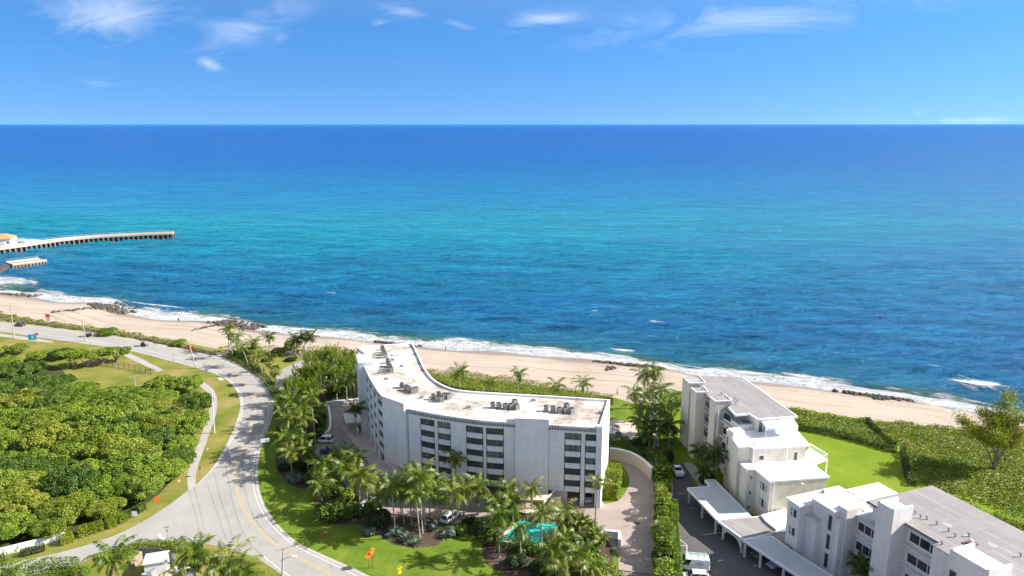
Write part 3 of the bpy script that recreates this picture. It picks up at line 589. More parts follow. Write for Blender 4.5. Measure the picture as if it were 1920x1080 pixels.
def limb_trunk(h, spread, k, rng, r0=.22):
    mb = MB()
    for i in range(k):
        a = rng.uniform(0, 6.28) if k > 1 else 0; s = spread * rng.uniform(.5, 1)
        mb.tube([(0, 0, 0), (s * .25 * math.cos(a), s * .25 * math.sin(a), h * .35), (s * .7 * math.cos(a + .3), s * .7 * math.sin(a + .3), h * .7), (s * math.cos(a + .2), s * math.sin(a + .2), h)], [r0, r0 * .8, r0 * .5, r0 * .2], 6)
    return mb
def frond_set(seed, nf, L, up, down, droop, nl, ll, lw, upbend=1.0):
    """arching pinnate fronds: leaflet quads on both sides of each rachis, plus the rachis itself"""
    rng = np.random.default_rng(seed); Q = []
    for i in range(nf):
        az = i * 2.39996 + rng.uniform(-.25, .25); f = i / max(nf - 1, 1); el = up + (down - up) * f + rng.uniform(-.12, .12); Lf = L * rng.uniform(.85, 1.1) * (.75 + .5 * math.sin(math.pi * min(1, f + .25)))
        s = np.linspace(0, 1, nl + 1); e = el - droop * s ** 1.4 * rng.uniform(.8, 1.25); ds = Lf / nl
        r = np.concatenate([[0], np.cumsum(np.cos(e[:-1]) * ds)]); z = np.concatenate([[0], np.cumsum(np.sin(e[:-1]) * ds)])
        side0 = np.array([-math.sin(az), math.cos(az), 0]); tw = rng.uniform(-.35, .35)
        p = np.stack([r * math.cos(az), r * math.sin(az), z], 1) + side0 * (rng.uniform(-.25, .25) * Lf * s[:, None] ** 2)
        d = unit(np.gradient(p, axis=0)); nrm = unit(np.cross(d, side0)); nrm *= np.sign(nrm[:, 2:3] + 1e-6)
        for a, b2 in zip(range(nl), range(1, nl + 1)):
            wv = side0 * .035 * (1.2 - s[a]); Q.append([p[a] - wv, p[a] + wv, p[b2] + wv * .8, p[b2] - wv * .8])
        for sg in (-1, 1):
            for j in range(1, nl + 1):
                if s[j] < .12: continue
                for q in (0., .5):
                    pj = p[j] - (p[j] - p[j - 1]) * q; prof = math.sin(math.pi * min(1, .12 + s[j] * .86)) ** .6
                    l = ll * prof * rng.uniform(.8, 1.15); sd_ = side0 * sg * math.cos(tw) + np.array([0, 0, 1.]) * math.sin(tw) * sg
                    dr = sd_ * .8 + d[j] * .55 - np.array([0, 0, 1]) * (.45 + rng.uniform(0, .45)) + nrm[j] * .1; dr /= np.linalg.norm(dr)
                    mid = pj + dr * l * .5 + np.array([0, 0, .06]) * l; wv = d[j] * lw * .5
                    Q.append([pj, mid - wv, pj + dr * l - np.array([0, 0, .10]) * l, mid + wv])
    return np.array(Q)
COCO = [from_quads('crown', frond_set(40 + i, n_, l_, 1.35, lo_, dr_, 13, .95, .15), L_PALM) for i, (n_, l_, lo_, dr_) in enumerate([(20, 3.5, -.55, 1.55), (15, 3.1, -.8, 1.9), (24, 3.7, -.4, 1.4), (17, 3.3, -.2, 1.7), (21, 3.0, -.9, 1.5), (13, 3.6, -.5, 2.0), (18, 3.9, -.6, 1.6), (22, 3.3, -.7, 1.8)])]
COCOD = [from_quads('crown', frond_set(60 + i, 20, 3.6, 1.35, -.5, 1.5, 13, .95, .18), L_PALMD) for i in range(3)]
WINDY = [from_quads('crown', frond_set(80 + i, 15, 2.9, 1.2, -.7, 1.7, 12, .85, .16), L_PALM) for i in range(3)]
ARECA = [from_quads('crown', frond_set(90 + i, 13, 2.1, 1.45, .15, 1.5, 12, .6, .12), L_PALM) for i in range(3)]
def fan_set(seed, nf, R0, Lf, lo=-1.0):
    rng = np.random.default_rng(seed); Q = []
    for i in range(nf):
        az = i * 2.39996; el = 1.4 + (lo - 1.4) * (i / nf) ** .9; d = np.array([math.cos(az) * math.cos(el), math.sin(az) * math.cos(el), math.sin(el)]); hub = d * R0 * rng.uniform(.8, 1.2)
        sd_ = np.array([-math.sin(az), math.cos(az), 0]); up = np.cross(d, sd_); wv = sd_ * .025
        Q.append([-wv, wv, hub + wv, hub - wv])
        for j in range(13):
            a = -1.9 + 3.8 * j / 12; l = Lf * (.7 + .3 * math.cos(a * .7)) * rng.uniform(.85, 1.1); dr = d * math.cos(a) + sd_ * math.sin(a) + up * .18 * rng.uniform(-1, 1); tip = hub + dr * l - np.array([0, 0, .28]) * l
            mid = hub + dr * l * .55; w2 = (sd_ * math.cos(a) - d * math.sin(a)) * .085
            Q.append([hub, mid + w2, tip, mid - w2])
    return np.array(Q)
FANC = [from_quads('crown', fan_set(120 + i, 30, 1.05, .95), L_FAN) for i in range(2)]
BIGFAN = from_quads('crown', fan_set(125, 40, 1.5, 1.5, -.7), L_FAN)
def trunk_mesh(h, dx, dy, r, curve=.5, mat=None):
    pts, rad = [], []
    for i in range(8):
        t = i / 7; q = t ** (1 + curve); pts.append((dx * q, dy * q, h * t)); rad.append(r * (1.5 if i == 0 else 1.05 - .35 * t))
    mb = MB().tube(pts, rad, 7); return mb.mesh('trunk', mat or M_TRUNK)
pal_n = 0
def palm(name, label, bx, by, cx, cy, kind='coco', sc=1.0, group='coconut palms', base=None):
    """trunk base and crown centre as measured in the photo"""
    global pal_n
    pal_n += 1; X, Y = base or G(bx, by); h = max(zat(X, Y, cy), 1.2)
    a, c = PX(X, Y, h)[0], PX(X + 1, Y, h)[0]; dx = (cx - a) / (c - a)
    r = random.Random(pal_n * 13 + 5); dyv = r.uniform(-.4, .4)
    t = T(name, label, 'palm tree', (X, Y, 0), group)
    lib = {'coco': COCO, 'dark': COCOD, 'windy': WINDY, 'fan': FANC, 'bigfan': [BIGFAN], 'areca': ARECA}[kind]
    if kind == 'areca':
        mb = MB()
        for i in range(4):
            a = i * 1.7 + r.uniform(0, 1); q = r.uniform(.25, .8); mb.tube([(q * .3 * math.cos(a), q * .3 * math.sin(a), 0), (q * math.cos(a), q * math.sin(a), h * .8)], [.07, .05], 5)
        obj('trunk', mb.mesh('trunk', M_TRUNK), t)
        for i in range(2): obj('crown', lib[(pal_n + i) % len(lib)], t, (r.uniform(-.5, .5), r.uniform(-.5, .5), h * r.uniform(.62, .9)), r.uniform(0, 6.28), sc * r.uniform(.85, 1.1))
    else:
        rr = {'fan': .17, 'bigfan': .2}.get(kind, .15)
        obj('trunk', trunk_mesh(h, dx, dyv, rr * (1 if sc > .8 else .8), r.uniform(.1, .7)), t)
        obj('crown', lib[pal_n % len(lib)], t, (dx, dyv, h), r.uniform(0, 6.28), sc * r.uniform(.92, 1.1))
    return t
# bushes, hedges
BUSH = {}
def bushmesh(kind, v):
    mat, leaf, n = {'green': (L_GRAPE_D, .42, 1500), 'dark': (L_DARK, .34, 1900), 'agave': (L_AGAVE, .5, 900), 'grape': (L_GRAPE, .45, 1500), 'gold': (L_GOLD, .3, 2200), 'lime': (L_HEDGE, .3, 2000), 'dune': (L_DUNE, .34, 1200)}[kind]
    if (kind, v) not in BUSH:
        rng = np.random.default_rng(hash(kind) % 1000 if False else sum(map(ord, kind)) + v * 7)
        bl = [(rng.uniform(-.5, .5), rng.uniform(-.5, .5), rng.uniform(.35, .62), *(rng.uniform(.32, .52) * np.array([1, 1, .85]))) for _ in range(7)] + [(0, 0, .3, .72, .72, .55)]
        P, Nn = blob_points(bl, n, rng); P[:, 2] = np.maximum(P[:, 2], .02)
        BUSH[(kind, v)] = (P, Nn, leaf, mat, v)
    return BUSH[(kind, v)]
def bush(label, px, py, r, h, kind='green', name='shrub', group='garden shrubs', sy_=1.0, cat='shrub', base=None):
    X, Y = base or G(px, py); P, Nn, leaf, mat, v = bushmesh(kind, int(px) % 3); rng = np.random.default_rng(int(px * 3 + py))
    Ps = P * np.array([r, r * sy_, h]) ; a = rng.uniform(0, 6.28)
    t = T(name, label, cat, (X, Y, 0), group)
    n = min(len(P), int(500 + 260 * r * r)); c = from_quads('foliage', leaves(Ps[:n], Nn[:n] / np.array([r, r, h]) * r + np.array([0, 0, .3]), leaf * (.75 + .12 * min(r, 3)) * math.sqrt(max(1.0, .8 * r * r * 260 / max(n, 1))), leaf * .6, rng), mat)
    obj('foliage', c, t, rz=0); obj('stem', limb_trunk(h * .6, r * .5, 4, random.Random(int(px)), .06).mesh('stem', M_BARK), t); return t
def rosette(label, px, py, r, group='agave plants'):
    X, Y = G(px, py); rng = np.random.default_rng(int(px)); Q = []
    for i in range(34):
        az = i * 2.39996; el = 1.3 - 1.25 * i / 34; d = np.array([math.cos(az) * math.cos(el), math.sin(az) * math.cos(el), math.sin(el)]); s = np.array([-math.sin(az), math.cos(az), 0]) * r * .085
        m_ = d * r * .5 + np.array([0, 0, .06]); Q.append([np.zeros(3), m_ + s, d * r * rng.uniform(.85, 1.1), m_ - s])
    t = T('agave', label, 'plant', (X, Y, 0), group); obj('leaves', from_quads('leaves', np.array(Q), L_AGAVE), t)
    obj('stem', MB().tube([(0, 0, 0), (0, 0, .3 * r)], [.12 * r, .08 * r], 7).mesh('stem', M_BARK), t); return t
def hedge(label, line, wd, h, mat=None, dens=26, leaf=.3, name='hedge', wob=.12, cat='hedge', group=None, z=0.0, taper=0.0):
    """leafy hedge following a plan polyline, all in leaves over a woody core"""
    mat = mat or L_HEDGE; P = resample(line, .4) or [(Vector(line[0]), Vector((1, 0)))]
    c = sum((p for p, d in P), Vector((0, 0))) / len(P); rng = np.random.default_rng(int(abs(c.x * 31 + c.y * 17))); Lh = len(P) * .4
    n = int(Lh * (wd + 2 * h) * dens); k = rng.integers(0, len(P), n); base = np.array([[p.x, p.y] for p, d in P])[k]; dd = np.array([[d.x, d.y] for p, d in P])[k]
    u = rng.uniform(-1, 1, n) * (wd / 2 + h); on_top = np.abs(u) < wd / 2
    hh = h * (1 + wob * np.sin(base[:, 0] * 1.1 + base[:, 1] * .7) + wob * .6 * np.sin(base[:, 0] * 2.7 - base[:, 1] * 1.9))
    off = np.where(on_top, u, np.sign(u) * wd / 2); zz = np.where(on_top, hh, hh * (1 - (np.abs(u) - wd / 2) / h)); nrm2 = np.stack([-dd[:, 1], dd[:, 0]], 1)
    off = off * (1 + wob * .8 * np.sin(base[:, 1] * 1.7 + zz * 2)) + rng.normal(0, .06, n); xy = base + nrm2 * off[:, None] + dd * rng.uniform(-.25, .25, (n, 1))
    # rounded ends
    V = np.stack([xy[:, 0] - c.x, xy[:, 1] - c.y, zz + rng.normal(0, .06, n)], 1)
    Nn = np.stack([np.where(on_top, 0, np.sign(u)) * nrm2[:, 0], np.where(on_top, 0, np.sign(u)) * nrm2[:, 1], np.where(on_top, 1., .25)], 1)
    for e, sg in ((0, -1), (len(P) - 1, 1)):
        p, d = P[e]; q = int(wd * h * dens) + 4; a = rng.uniform(-.5, .5, q) * wd; zz2 = rng.uniform(0, h, q)
        V = np.concatenate([V, np.stack([p.x - c.x + d.x * sg * .2 - d.y * a, p.y - c.y + d.y * sg * .2 + d.x * a, zz2], 1)]); Nn = np.concatenate([Nn, np.tile([d.x * sg, d.y * sg, .2], (q, 1))])
    V[:, 2] = np.maximum(V[:, 2], .03)
    t = T(name, label, cat, (c.x, c.y, z), group); obj('foliage', from_quads('foliage', leaves(V, Nn, leaf, leaf * .65, rng, .55), mat), t)
    core = MB()
    for i in range(0, len(P), max(1, len(P) // 60)):
        p, d = P[i]; core.tube([(p.x - c.x, p.y - c.y, 0), (p.x - c.x, p.y - c.y, h * .5), (p.x - c.x + d.y * wd * .25, p.y - c.y - d.x * wd * .25, h * .8)], [.05, .04, .02], 5)
    ks = [P[i][0] for i in range(0, len(P), max(1, len(P) // 60))]
    for p, q in zip(ks, ks[1:]): core.bar((p.x - c.x, p.y - c.y, .06), (q.x - c.x, q.y - c.y, .06), .08)
    obj('stem', core.mesh('stem', M_BARK), t); return t
def inpoly(x, y, poly):
    poly = np.array(poly); ins = np.zeros(len(x), bool); j = len(poly) - 1
    for i in range(len(poly)):
        xi, yi, xj, yj = *poly[i], *poly[j]
        c = ((yi > y) != (yj > y)) & (x < (xj - xi) * (y - yi) / (yj - yi + 1e-12) + xi); ins ^= c; j = i
    return ins
def cover(name, poly, dens, leaf, mat, hmax, label=None, seed=1, hs=.12, zfun=None):
    """low leafy ground cover over a plan area, bumpy, thinning at its edge"""
    rng = np.random.default_rng(seed); A = np.array(poly); lo, hi = A.min(0), A.max(0); n = int((hi - lo).prod() * dens); x = rng.uniform(lo[0], hi[0], n); y = rng.uniform(lo[1], hi[1], n)
    nz = np.sin(x * .5 + 1.7 * np.sin(y * .31)) + np.sin(y * .63 + 1.3 * np.sin(x * .41)) + .6 * np.sin(x * 1.3 - y * 1.1)
    ok = inpoly(x + .8 * np.sin(y * .9), y + .8 * np.sin(x * .8), poly); x, y, nz = x[ok], y[ok], nz[ok]
    z = hmax * (.55 + .16 * nz) + rng.normal(0, hs, len(x)); z = np.maximum(z, .05) + (zfun(x, y) if zfun else 0)
    gx = .08 * np.cos(x * .5) * hmax; gy = .10 * np.cos(y * .63) * hmax
    me = from_quads(name, leaves(np.stack([x, y, z], 1), np.stack([-gx, -gy, np.ones(len(x))], 1), leaf, leaf * .75, rng, .5), mat)
    return tag(obj(name, me), label, None, None, 'stuff')
# ---- the sea grape thicket, crown beside crown, in rows back from the white wall
PROT = [grape_crown(200 + i, 5.0, 4.4, 12500, [L_GRAPE, L_GRAPE, L_GRAPE_D, L_GRAPE_Y, L_GRAPE][i], .36, 0, 75) for i in range(5)]
PTR = limb_trunk(2.8, 2.5, 5, random.Random(3)).mesh('trunk', M_BARK)
EDGE = W([(-70, 1050), (0, 1037), (60, 1020), (120, 996), (165, 979), (205, 964), (242, 948), (285, 922), (315, 892), (333, 862), (348, 825), (358, 795), (362, 768), (346, 740), (300, 736), (250, 742), (215, 746), (165, 742), (128, 730), (95, 714), (40, 712), (-120, 712), (-330, 740), (-330, 1000)])
ORDS = 'first second third fourth fifth sixth seventh eighth ninth tenth eleventh twelfth thirteenth fourteenth fifteenth sixteenth seventeenth eighteenth nineteenth twentieth'.split()
def gtree(label, X, Y, k, sc, zs=1.0, group='sea grape trees of the thicket', name='sea_grape_tree'):
    t = T(name, label, 'tree', (X, Y, 0), group); r = random.Random(int(X * 7 + Y * 3))
    obj('crown', PROT[k], t, (0, 0, .1), r.uniform(0, 6.28), (sc, sc, sc * zs)); obj('trunk', PTR, t, (0, 0, 0), r.uniform(0, 6.28), sc); return t
ya = min(p[1] for p in EDGE); yb = max(p[1] for p in EDGE); row = 0; yv = ya + .2
TONE = ['olive green', 'olive green', 'deep green', 'yellowish', 'olive green']
while yv < yb:
    xr = np.arange(-150, -40, .25); ok = inpoly(xr, np.full(len(xr), yv), EDGE)
    if ok.any():
        xe = xr[ok].max() + .6; i = 0
        while True:
            X = xe - i * 7.6 + (rnd.uniform(-1, 1) if i else 0); Y = yv + rnd.uniform(-1, 1)
            p = PX(X, Y, 3)
            if p[0] < -70 or i > 14: break
            if i == 0 or inpoly(np.array([X + .01]), np.array([yv]), EDGE)[0]:
                kk = rnd.choice([0, 0, 1, 2, 3, 4]); kk = 3 if p[0] < 110 and 880 < p[1] < 1000 and rnd.random() < .6 else (2 if p[0] < 130 and 640 < p[1] < 740 else kk)
                gtree(f"{TONE[kk]} sea grape, {ORDS[i]} from the path, {ORDS[row]} row above the white wall", X, Y, kk, rnd.uniform(.95, 1.25) * (.78 if i == 0 else 1), rnd.uniform(.62, 1.25))
            i += 1
        row += 1
    yv += 7.2
for (px, py, k, sc, lb) in [(30, 664, 3, .8, 'yellow-green sea grape tree nearest the tall roadside pole'), (75, 676, 0, .75, 'low sea grape tree just inland of the blue road sign'), (15, 690, 0, .9, 'broad sea grape tree by the frame edge behind the blue sign'), (118, 672, 2, .8, 'round green sea grape tree beside the wind-bent dark trees'),
                            (-25, 672, 3, .9, 'sea grape tree at the seaward corner of the thicket'), (60, 700, 2, .9, 'deep green smooth-crowned sea grape in the thicket near the lawn clearing')]:
    X, Y = G(px, py); gtree(lb, X, Y, k, sc, .8)
for j, (px, py, sc, lb) in enumerate([(140, 690, .62, 'wind-bent sea grape with bare pale limbs at the clearing, westernmost of four'), (165, 688, .62, 'wind-bent sea grape over the clearing with forked limbs showing'), (192, 683, .6, 'wind-bent sea grape leaning over the clearing wall'), (218, 677, .55, 'low wind-bent sea grape at the tip next to the path')]):
    X, Y = G(px, py); t = T('wind_bent_tree', lb, 'tree', (X, Y, 0), 'wind-bent trees at the clearing'); r = random.Random(j)
    obj('trunk', limb_trunk(3.4, 3.0, 7, r, .17).mesh('trunk', plain('pale_limb_bark', (.36, .29, .22), .9, .3, 3) if j == 0 else MATS['pale_limb_bark']), t)
    rng = np.random.default_rng(300 + j); bl = [(rng.uniform(-4.4, 4.4), rng.uniform(-2, 3), rng.uniform(3.7, 4.6), 1.8, 1.6, .85) for _ in range(9)]
    P, Nn = blob_points(bl, 1900, rng, -.9); obj('crown', from_quads('crown', leaves(P, Nn, .5, .36, rng), L_GRAPE), t, sc=(sc * 1.7, sc * 1.6, sc * 1.6))
    t.children[0].scale = (sc * 1.6,) * 3
for lb, px, py, cy in (('pale fan palm standing up through the middle of the thicket', 78, 842, 806), ('fan palm at the upper left of the thicket', 52, 775, 742), ('fan palm in the thicket near the path bend', 330, 800, 770)):
    palm('fan_palm', lb, px, py, px, cy, 'fan', 1.25, 'fan palms')
# clipped hedge blocks along the side street
for i, (a, b2, wd, h, mt, lb) in enumerate([((150, 1006), (194, 992), 1.6, 1.7, L_GOLD, 'long clipped golden hedge block below the thicket'), ((203, 990), (219, 984), 1.6, 1.7, L_GOLD, 'short clipped golden hedge block beside the long one'), ((223, 981), (235, 975), 1.5, 1.6, L_GOLD, 'clipped golden hedge block just west of the small white sign'),
                                           ((238, 972), (249, 967), 1.3, 1.2, L_GRAPE_D, 'small dark green clipped block under the white sign'), ((259, 962), (271, 953), 1.2, 1.3, L_GRAPE_D, 'small dark green clipped block beyond the white sign'), ((116, 1020), (136, 1013), 1.6, 1.6, L_GOLD, 'yellow clipped bush at the end of the white wall'),
                                           ((42, 1042), (86, 1030), 1.3, 1.0, L_DARK, 'low dark hedge at the foot of the white wall'), ((-20, 1058), (8, 1050), 1.2, 1.0, L_DARK, 'low dark hedge by the frame edge below the white wall')]):
    hedge(lb, W([a, b2]), wd, h, mt, group='clipped hedges along the side street', wob=.03, dens=80, leaf=.22)
# hedges round the utility yard, bottom left
hedge('long curved green hedge round the utility yard', smoothpoly(W([(210, 1050), (232, 1040), (262, 1033), (300, 1030), (345, 1032)])), 1.6, 1.7, L_HEDGE)
hedge('bright green hedge at the bottom by the utility yard gate', smoothpoly(W([(20, 1088), (60, 1076), (110, 1066), (140, 1066)])), 2.6, 1.5, L_HEDGE)
hedge('bright green hedge behind the yard, along the bottom edge', smoothpoly(W([(70, 1098), (120, 1084), (160, 1082)])), 2.2, 1.3, L_HEDGE)
# dune cover
cover('dune_creeper', W([(798, 694), (860, 698), (960, 710), (1035, 722), (1100, 735), (1156, 744), (1152, 752), (1100, 752), (1000, 748), (930, 745), (870, 738), (826, 722), (806, 706)]), 12, .4, L_DUNE, .8, seed=2, hs=.09)
cover('dune_creeper', [tuple(p) for p in W([(-160, 570), (0, 588), (70, 603), (130, 611), (180, 616), (237, 625), (300, 638), (345, 648), (364, 657), (330, 650), (240, 632), (120, 615), (0, 600), (-160, 580)])], 7, .6, L_DUNE, 1.3, seed=3)
cover('dune_creeper', W([(412, 657), (470, 655), (560, 655), (640, 655), (700, 672), (690, 690), (640, 672), (560, 668), (510, 672), (470, 676), (430, 668)]), 6, .6, L_DUNE, 1.6, seed=4)
cover('sea_grape_field', W([(1478, 766), (1560, 780), (1622, 788), (1636, 793), (1650, 812), (1680, 842), (1640, 835), (1560, 814), (1498, 800)]), 15, .46, L_FIELD, .8, seed=5, hs=.07)
cover('sea_grape_field', W([(1636, 790), (1752, 800), (1840, 806), (1960, 818), (2120, 860), (2250, 960), (2100, 1010), (1920, 972), (1840, 945), (1740, 915), (1712, 890), (1704, 850), (1672, 820)]), 15, .46, L_FIELD, .8, seed=6, hs=.07)
cover('sea_grape_field', W([(1236, 738), (1282, 733), (1282, 762), (1240, 760)]), 11, .5, L_HEDGE, 1.2, seed=7)
cover('lawn_edge_planting', W([(1720, 918), (1800, 945), (1925, 985), (1960, 1010), (1900, 990), (1800, 962), (1735, 935)]), 9, .5, L_GRAPE, 1.3, seed=8)
hedge('dark clipped hedge along the seaward edge of the terrace lawn', smoothpoly(W([(1500, 806), (1560, 816), (1620, 832), (1678, 848)])), .9, 1.4, L_DARK, dens=40)
hedge('dark clipped hedge dividing the sea grape field', smoothpoly(W([(1626, 793), (1650, 815), (1676, 838)])), .8, 1.4, L_DARK, dens=40)
hedge('dark curved hedge between the lawn and the shaded field', smoothpoly(W([(1692, 848), (1697, 870), (1700, 890), (1712, 912)])), 1.0, 1.3, L_DARK, dens=40)
hedge('clipped hedge beyond the grey roof, beside the lawn strip', smoothpoly(W([(1868, 970), (1895, 980), (1930, 992)])), 2.4, 1.4, L_GRAPE)
hedge('dark hedge behind the left terraced building', smoothpoly(W([(1236, 768), (1278, 762)])), .9, 1.3, L_DARK, dens=40)
hedge('dark hedge between the condominium roof and the dune', smoothpoly(W([(800, 712), (835, 730), (900, 742), (1000, 749), (1100, 757), (1150, 758)])), 1.0, 1.5, L_DARK, dens=30)
# hedges about the drive
hedge('tall leafy hedge between the driveway and the parking lot', smoothpoly(W([(1238, 880), (1241, 920), (1242, 960), (1243, 1000), (1243, 1050), (1243, 1110)])), 2.6, 2.9, L_GRAPE, dens=30, leaf=.5, wob=.3)
hedge('bright lime hedge along the parking side of the tall hedge', smoothpoly(W([(1262, 960), (1264, 1010), (1268, 1060), (1270, 1110)])), 1.3, 2.9, L_HEDGE, dens=34, leaf=.34, wob=.14)
hedge('tall golden hedge at the right end of the condominium', smoothpoly(W([(1150, 892), (1148, 915), (1142, 938)])), 3.2, 3.3, L_GOLD, dens=40, leaf=.36, wob=.15)
hedge('dark hedge on the bank behind the courtyard wall', smoothpoly(W([(616, 748), (680, 742)])), 2.0, 2.6, L_DARK, dens=36)
hedge('leafy hedge above the curved retaining wall', smoothpoly(W([(1142, 830), (1165, 832), (1190, 842), (1212, 858)])), 2.6, 1.6, L_GRAPE_D, leaf=.36)
hedge('low green hedge behind the swimming pool', smoothpoly(W([(960, 972), (1000, 974), (1050, 980), (1070, 986)])), 1.4, 1.2, L_HEDGE)
hedge('clipped hedge on the road side of the swimming pool', smoothpoly(W([(935, 1030), (960, 1028), (1010, 1036), (1040, 1040)])), 2.2, 1.9, L_GRAPE_D)
hedge('dense yellow-green hedge at the foot of the driveway', smoothpoly(W([(1095, 1062), (1120, 1075), (1140, 1095), (1145, 1130)])), 4.2, 2.4, L_GRAPE, leaf=.42, wob=.2)
hedge('green hedge strip along the beach side of the road bend', smoothpoly(W([(424, 668), (455, 682), (485, 700), (510, 728), (520, 750)])), 2.2, .9, L_GRAPE_D)
hedge('dark hedge under the beach car park palms', smoothpoly(W([(436, 666), (465, 682), (492, 702)])), 1.4, 1.6, L_DARK)
# shrubs
for lb, px, py, r, h, k in [('big glossy green shrub in the lawn bed left of the palm clump', 622, 972, 3.6, 4.2, 'green'), ('bright leafy shrub right of the big glossy one', 655, 968, 2.6, 3.0, 'green'), ('dark round shrub beside the clump of coconut palms', 712, 985, 2.9, 3.6, 'dark'), ('leafy shrub behind the dark round one', 700, 962, 2.4, 2.8, 'green'),
    ('grey leaved shrub under the roadside palms', 556, 902, 2.4, 2.0, 'agave'), ('dark shrub behind the grey leaved one', 572, 880, 2.4, 2.4, 'dark'), ('olive shrub by the roadside palm trunks', 548, 868, 2.0, 1.8, 'grape'), ('dark tangled shrub mass left of the swimming pool', 905, 1003, 3.0, 3.8, 'dark'), ('leafy shrub beside the left corner of the pool', 925, 1015, 2.2, 2.6, 'green'),
    ('green shrub at the near edge of the pool', 985, 1035, 2.2, 2.0, 'green'), ('dark shrub below the pool hedge', 970, 1058, 2.4, 2.0, 'dark'), ('dark shrub in the pool bed, nearest the bottom', 1010, 1072, 2.6, 2.2, 'dark'), ('dark green hanging shrub by the courtyard kerb', 598, 800, 2.8, 4.4, 'dark'), ('dark shrub beside the courtyard kerb', 594, 828, 2.0, 2.6, 'dark'),
    ('shrub at the seaward corner of the beach car park', 470, 664, 3.0, 2.4, 'grape'), ('round shrub by the leaning palms', 452, 672, 2.6, 2.2, 'grape'), ('low shrub on the sand side of the car park', 520, 664, 3.2, 2.0, 'dune'), ('small dark shrub beside the car park bay', 500, 677, 2.2, 1.3, 'dark'), ('low dark shrub in the middle of the beach car park', 545, 676, 2.6, 1.1, 'dark'), ('sea grape bush on the beach edge near the car park', 545, 655, 2.8, 3.2, 'grape'),
    ('rounded dune bush by the guardrail', 200, 628, 4.2, 2.2, 'grape'), ('dune bush at the end of the guardrail', 335, 648, 3.0, 2.0, 'grape'), ('dark shrub clump under the tall palms by the retaining wall', 1205, 840, 3.2, 3.2, 'dark'), ('dark shrub between the palms and the left terraced building', 1250, 830, 3.4, 5.4, 'dark'), ('leafy shrub on the bank above the drive', 1228, 862, 2.8, 3.2, 'green'), ('leafy shrub near the white pickup', 1250, 866, 2.2, 3.0, 'dark'),
    ('low grey shrub at the edge of the lawn bed', 690, 1000, 1.8, 1.3, 'agave'), ('grey shrub under the palm clump', 745, 1000, 1.8, 1.4, 'agave'), ('grey shrub beside the parked white car', 808, 985, 1.6, 1.2, 'agave'), ('pale shrub right of the palm clump', 845, 1002, 1.8, 1.2, 'agave'), ('dark shrub behind the parked white car', 878, 985, 1.8, 1.5, 'dark'),
    ('leafy shrub beside the road lawn at the top of the roadside palms', 530, 815, 2.2, 2.4, 'green'), ('bright shrub between the two upper roadside palms', 552, 826, 2.4, 2.6, 'grape'), ('shrub tucked behind the third roadside palm', 575, 846, 2.2, 2.6, 'green'), ('dark shrub at the foot of the roadside palms by the white board', 535, 880, 1.8, 1.6, 'dark'), ('round green shrub where the planting meets the courtyard paving', 588, 905, 2.4, 2.6, 'green'), ('tall leafy shrub in front of the courtyard corner', 625, 930, 2.8, 3.4, 'green'), ('leafy shrub between the glossy shrubs and the forecourt', 650, 938, 2.2, 2.4, 'grape'),
    ('leafy shrub at the left edge of the lawn bed', 605, 965, 2.0, 2.2, 'green'), ('tall leafy shrub at the right of the pool', 1062, 1010, 2.4, 3.0, 'green'), ('leafy shrub at the near right corner of the pool', 1040, 1032, 2.4, 2.6, 'grape'), ('shrub in the pool bed under the long drooping palm', 1060, 1062, 2.6, 2.4, 'green'), ('shrub in the pool bed nearest the driveway wall', 1105, 1040, 2.2, 2.2, 'green'), ('shrub along the drive behind the areca palms', 1085, 1018, 2.0, 1.8, 'green'), ('dark leafy shrub at the bottom of the pool bed', 1040, 1092, 2.8, 2.4, 'dark'), ('shrub by the mulch bed tip right of the agaves', 870, 1000, 1.8, 1.5, 'green'),
    ('bright bushy shrub at the upper end of the driveway hedge', 1240, 890, 2.1, 3.9, 'lime'), ('leafy shrub bulging from the driveway hedge above the small fan palm', 1239, 925, 1.9, 3.6, 'grape'), ('golden shrub in the driveway hedge between the two fan palms', 1243, 985, 2.0, 3.9, 'gold'), ('green shrub in the driveway hedge just above the big fan palm', 1238, 1010, 1.8, 3.4, 'green'), ('leafy shrub in the driveway hedge below the big fan palm', 1240, 1060, 2.1, 3.8, 'green'), ('yellow-green shrub at the lower end of the driveway hedge', 1246, 1085, 2.2, 3.7, 'gold'),
    ('dark shrub under the palms by the left terraced building', 1325, 905, 2.4, 2.2, 'dark'), ('dark shrub in the narrow bed by the walkway', 1345, 925, 1.8, 1.8, 'dark'), ('green undergrowth beside the feathery grove', 640, 740, 3.0, 2.6, 'dark'), ('dark undergrowth by the corner of the condominium', 665, 735, 2.6, 3.0, 'dark')]:
    bush(lb, px, py, r, h, k)
for lb, px, py, r in [('large spiky grey agave at the tip of the mulch bed', 765, 1015, 2.1), ('spiky grey agave right of the palm clump', 835, 1008, 1.6), ('smaller grey agave next to the large one', 782, 1022, 1.5), ('grey agave in the middle of the mulch bed', 815, 995, 1.4), ('small agave at the edge of the mulch bed', 730, 1008, 1.1), ('grey agave beside the parked white car', 860, 995, 1.2)]: rosette(lb, px, py, r)
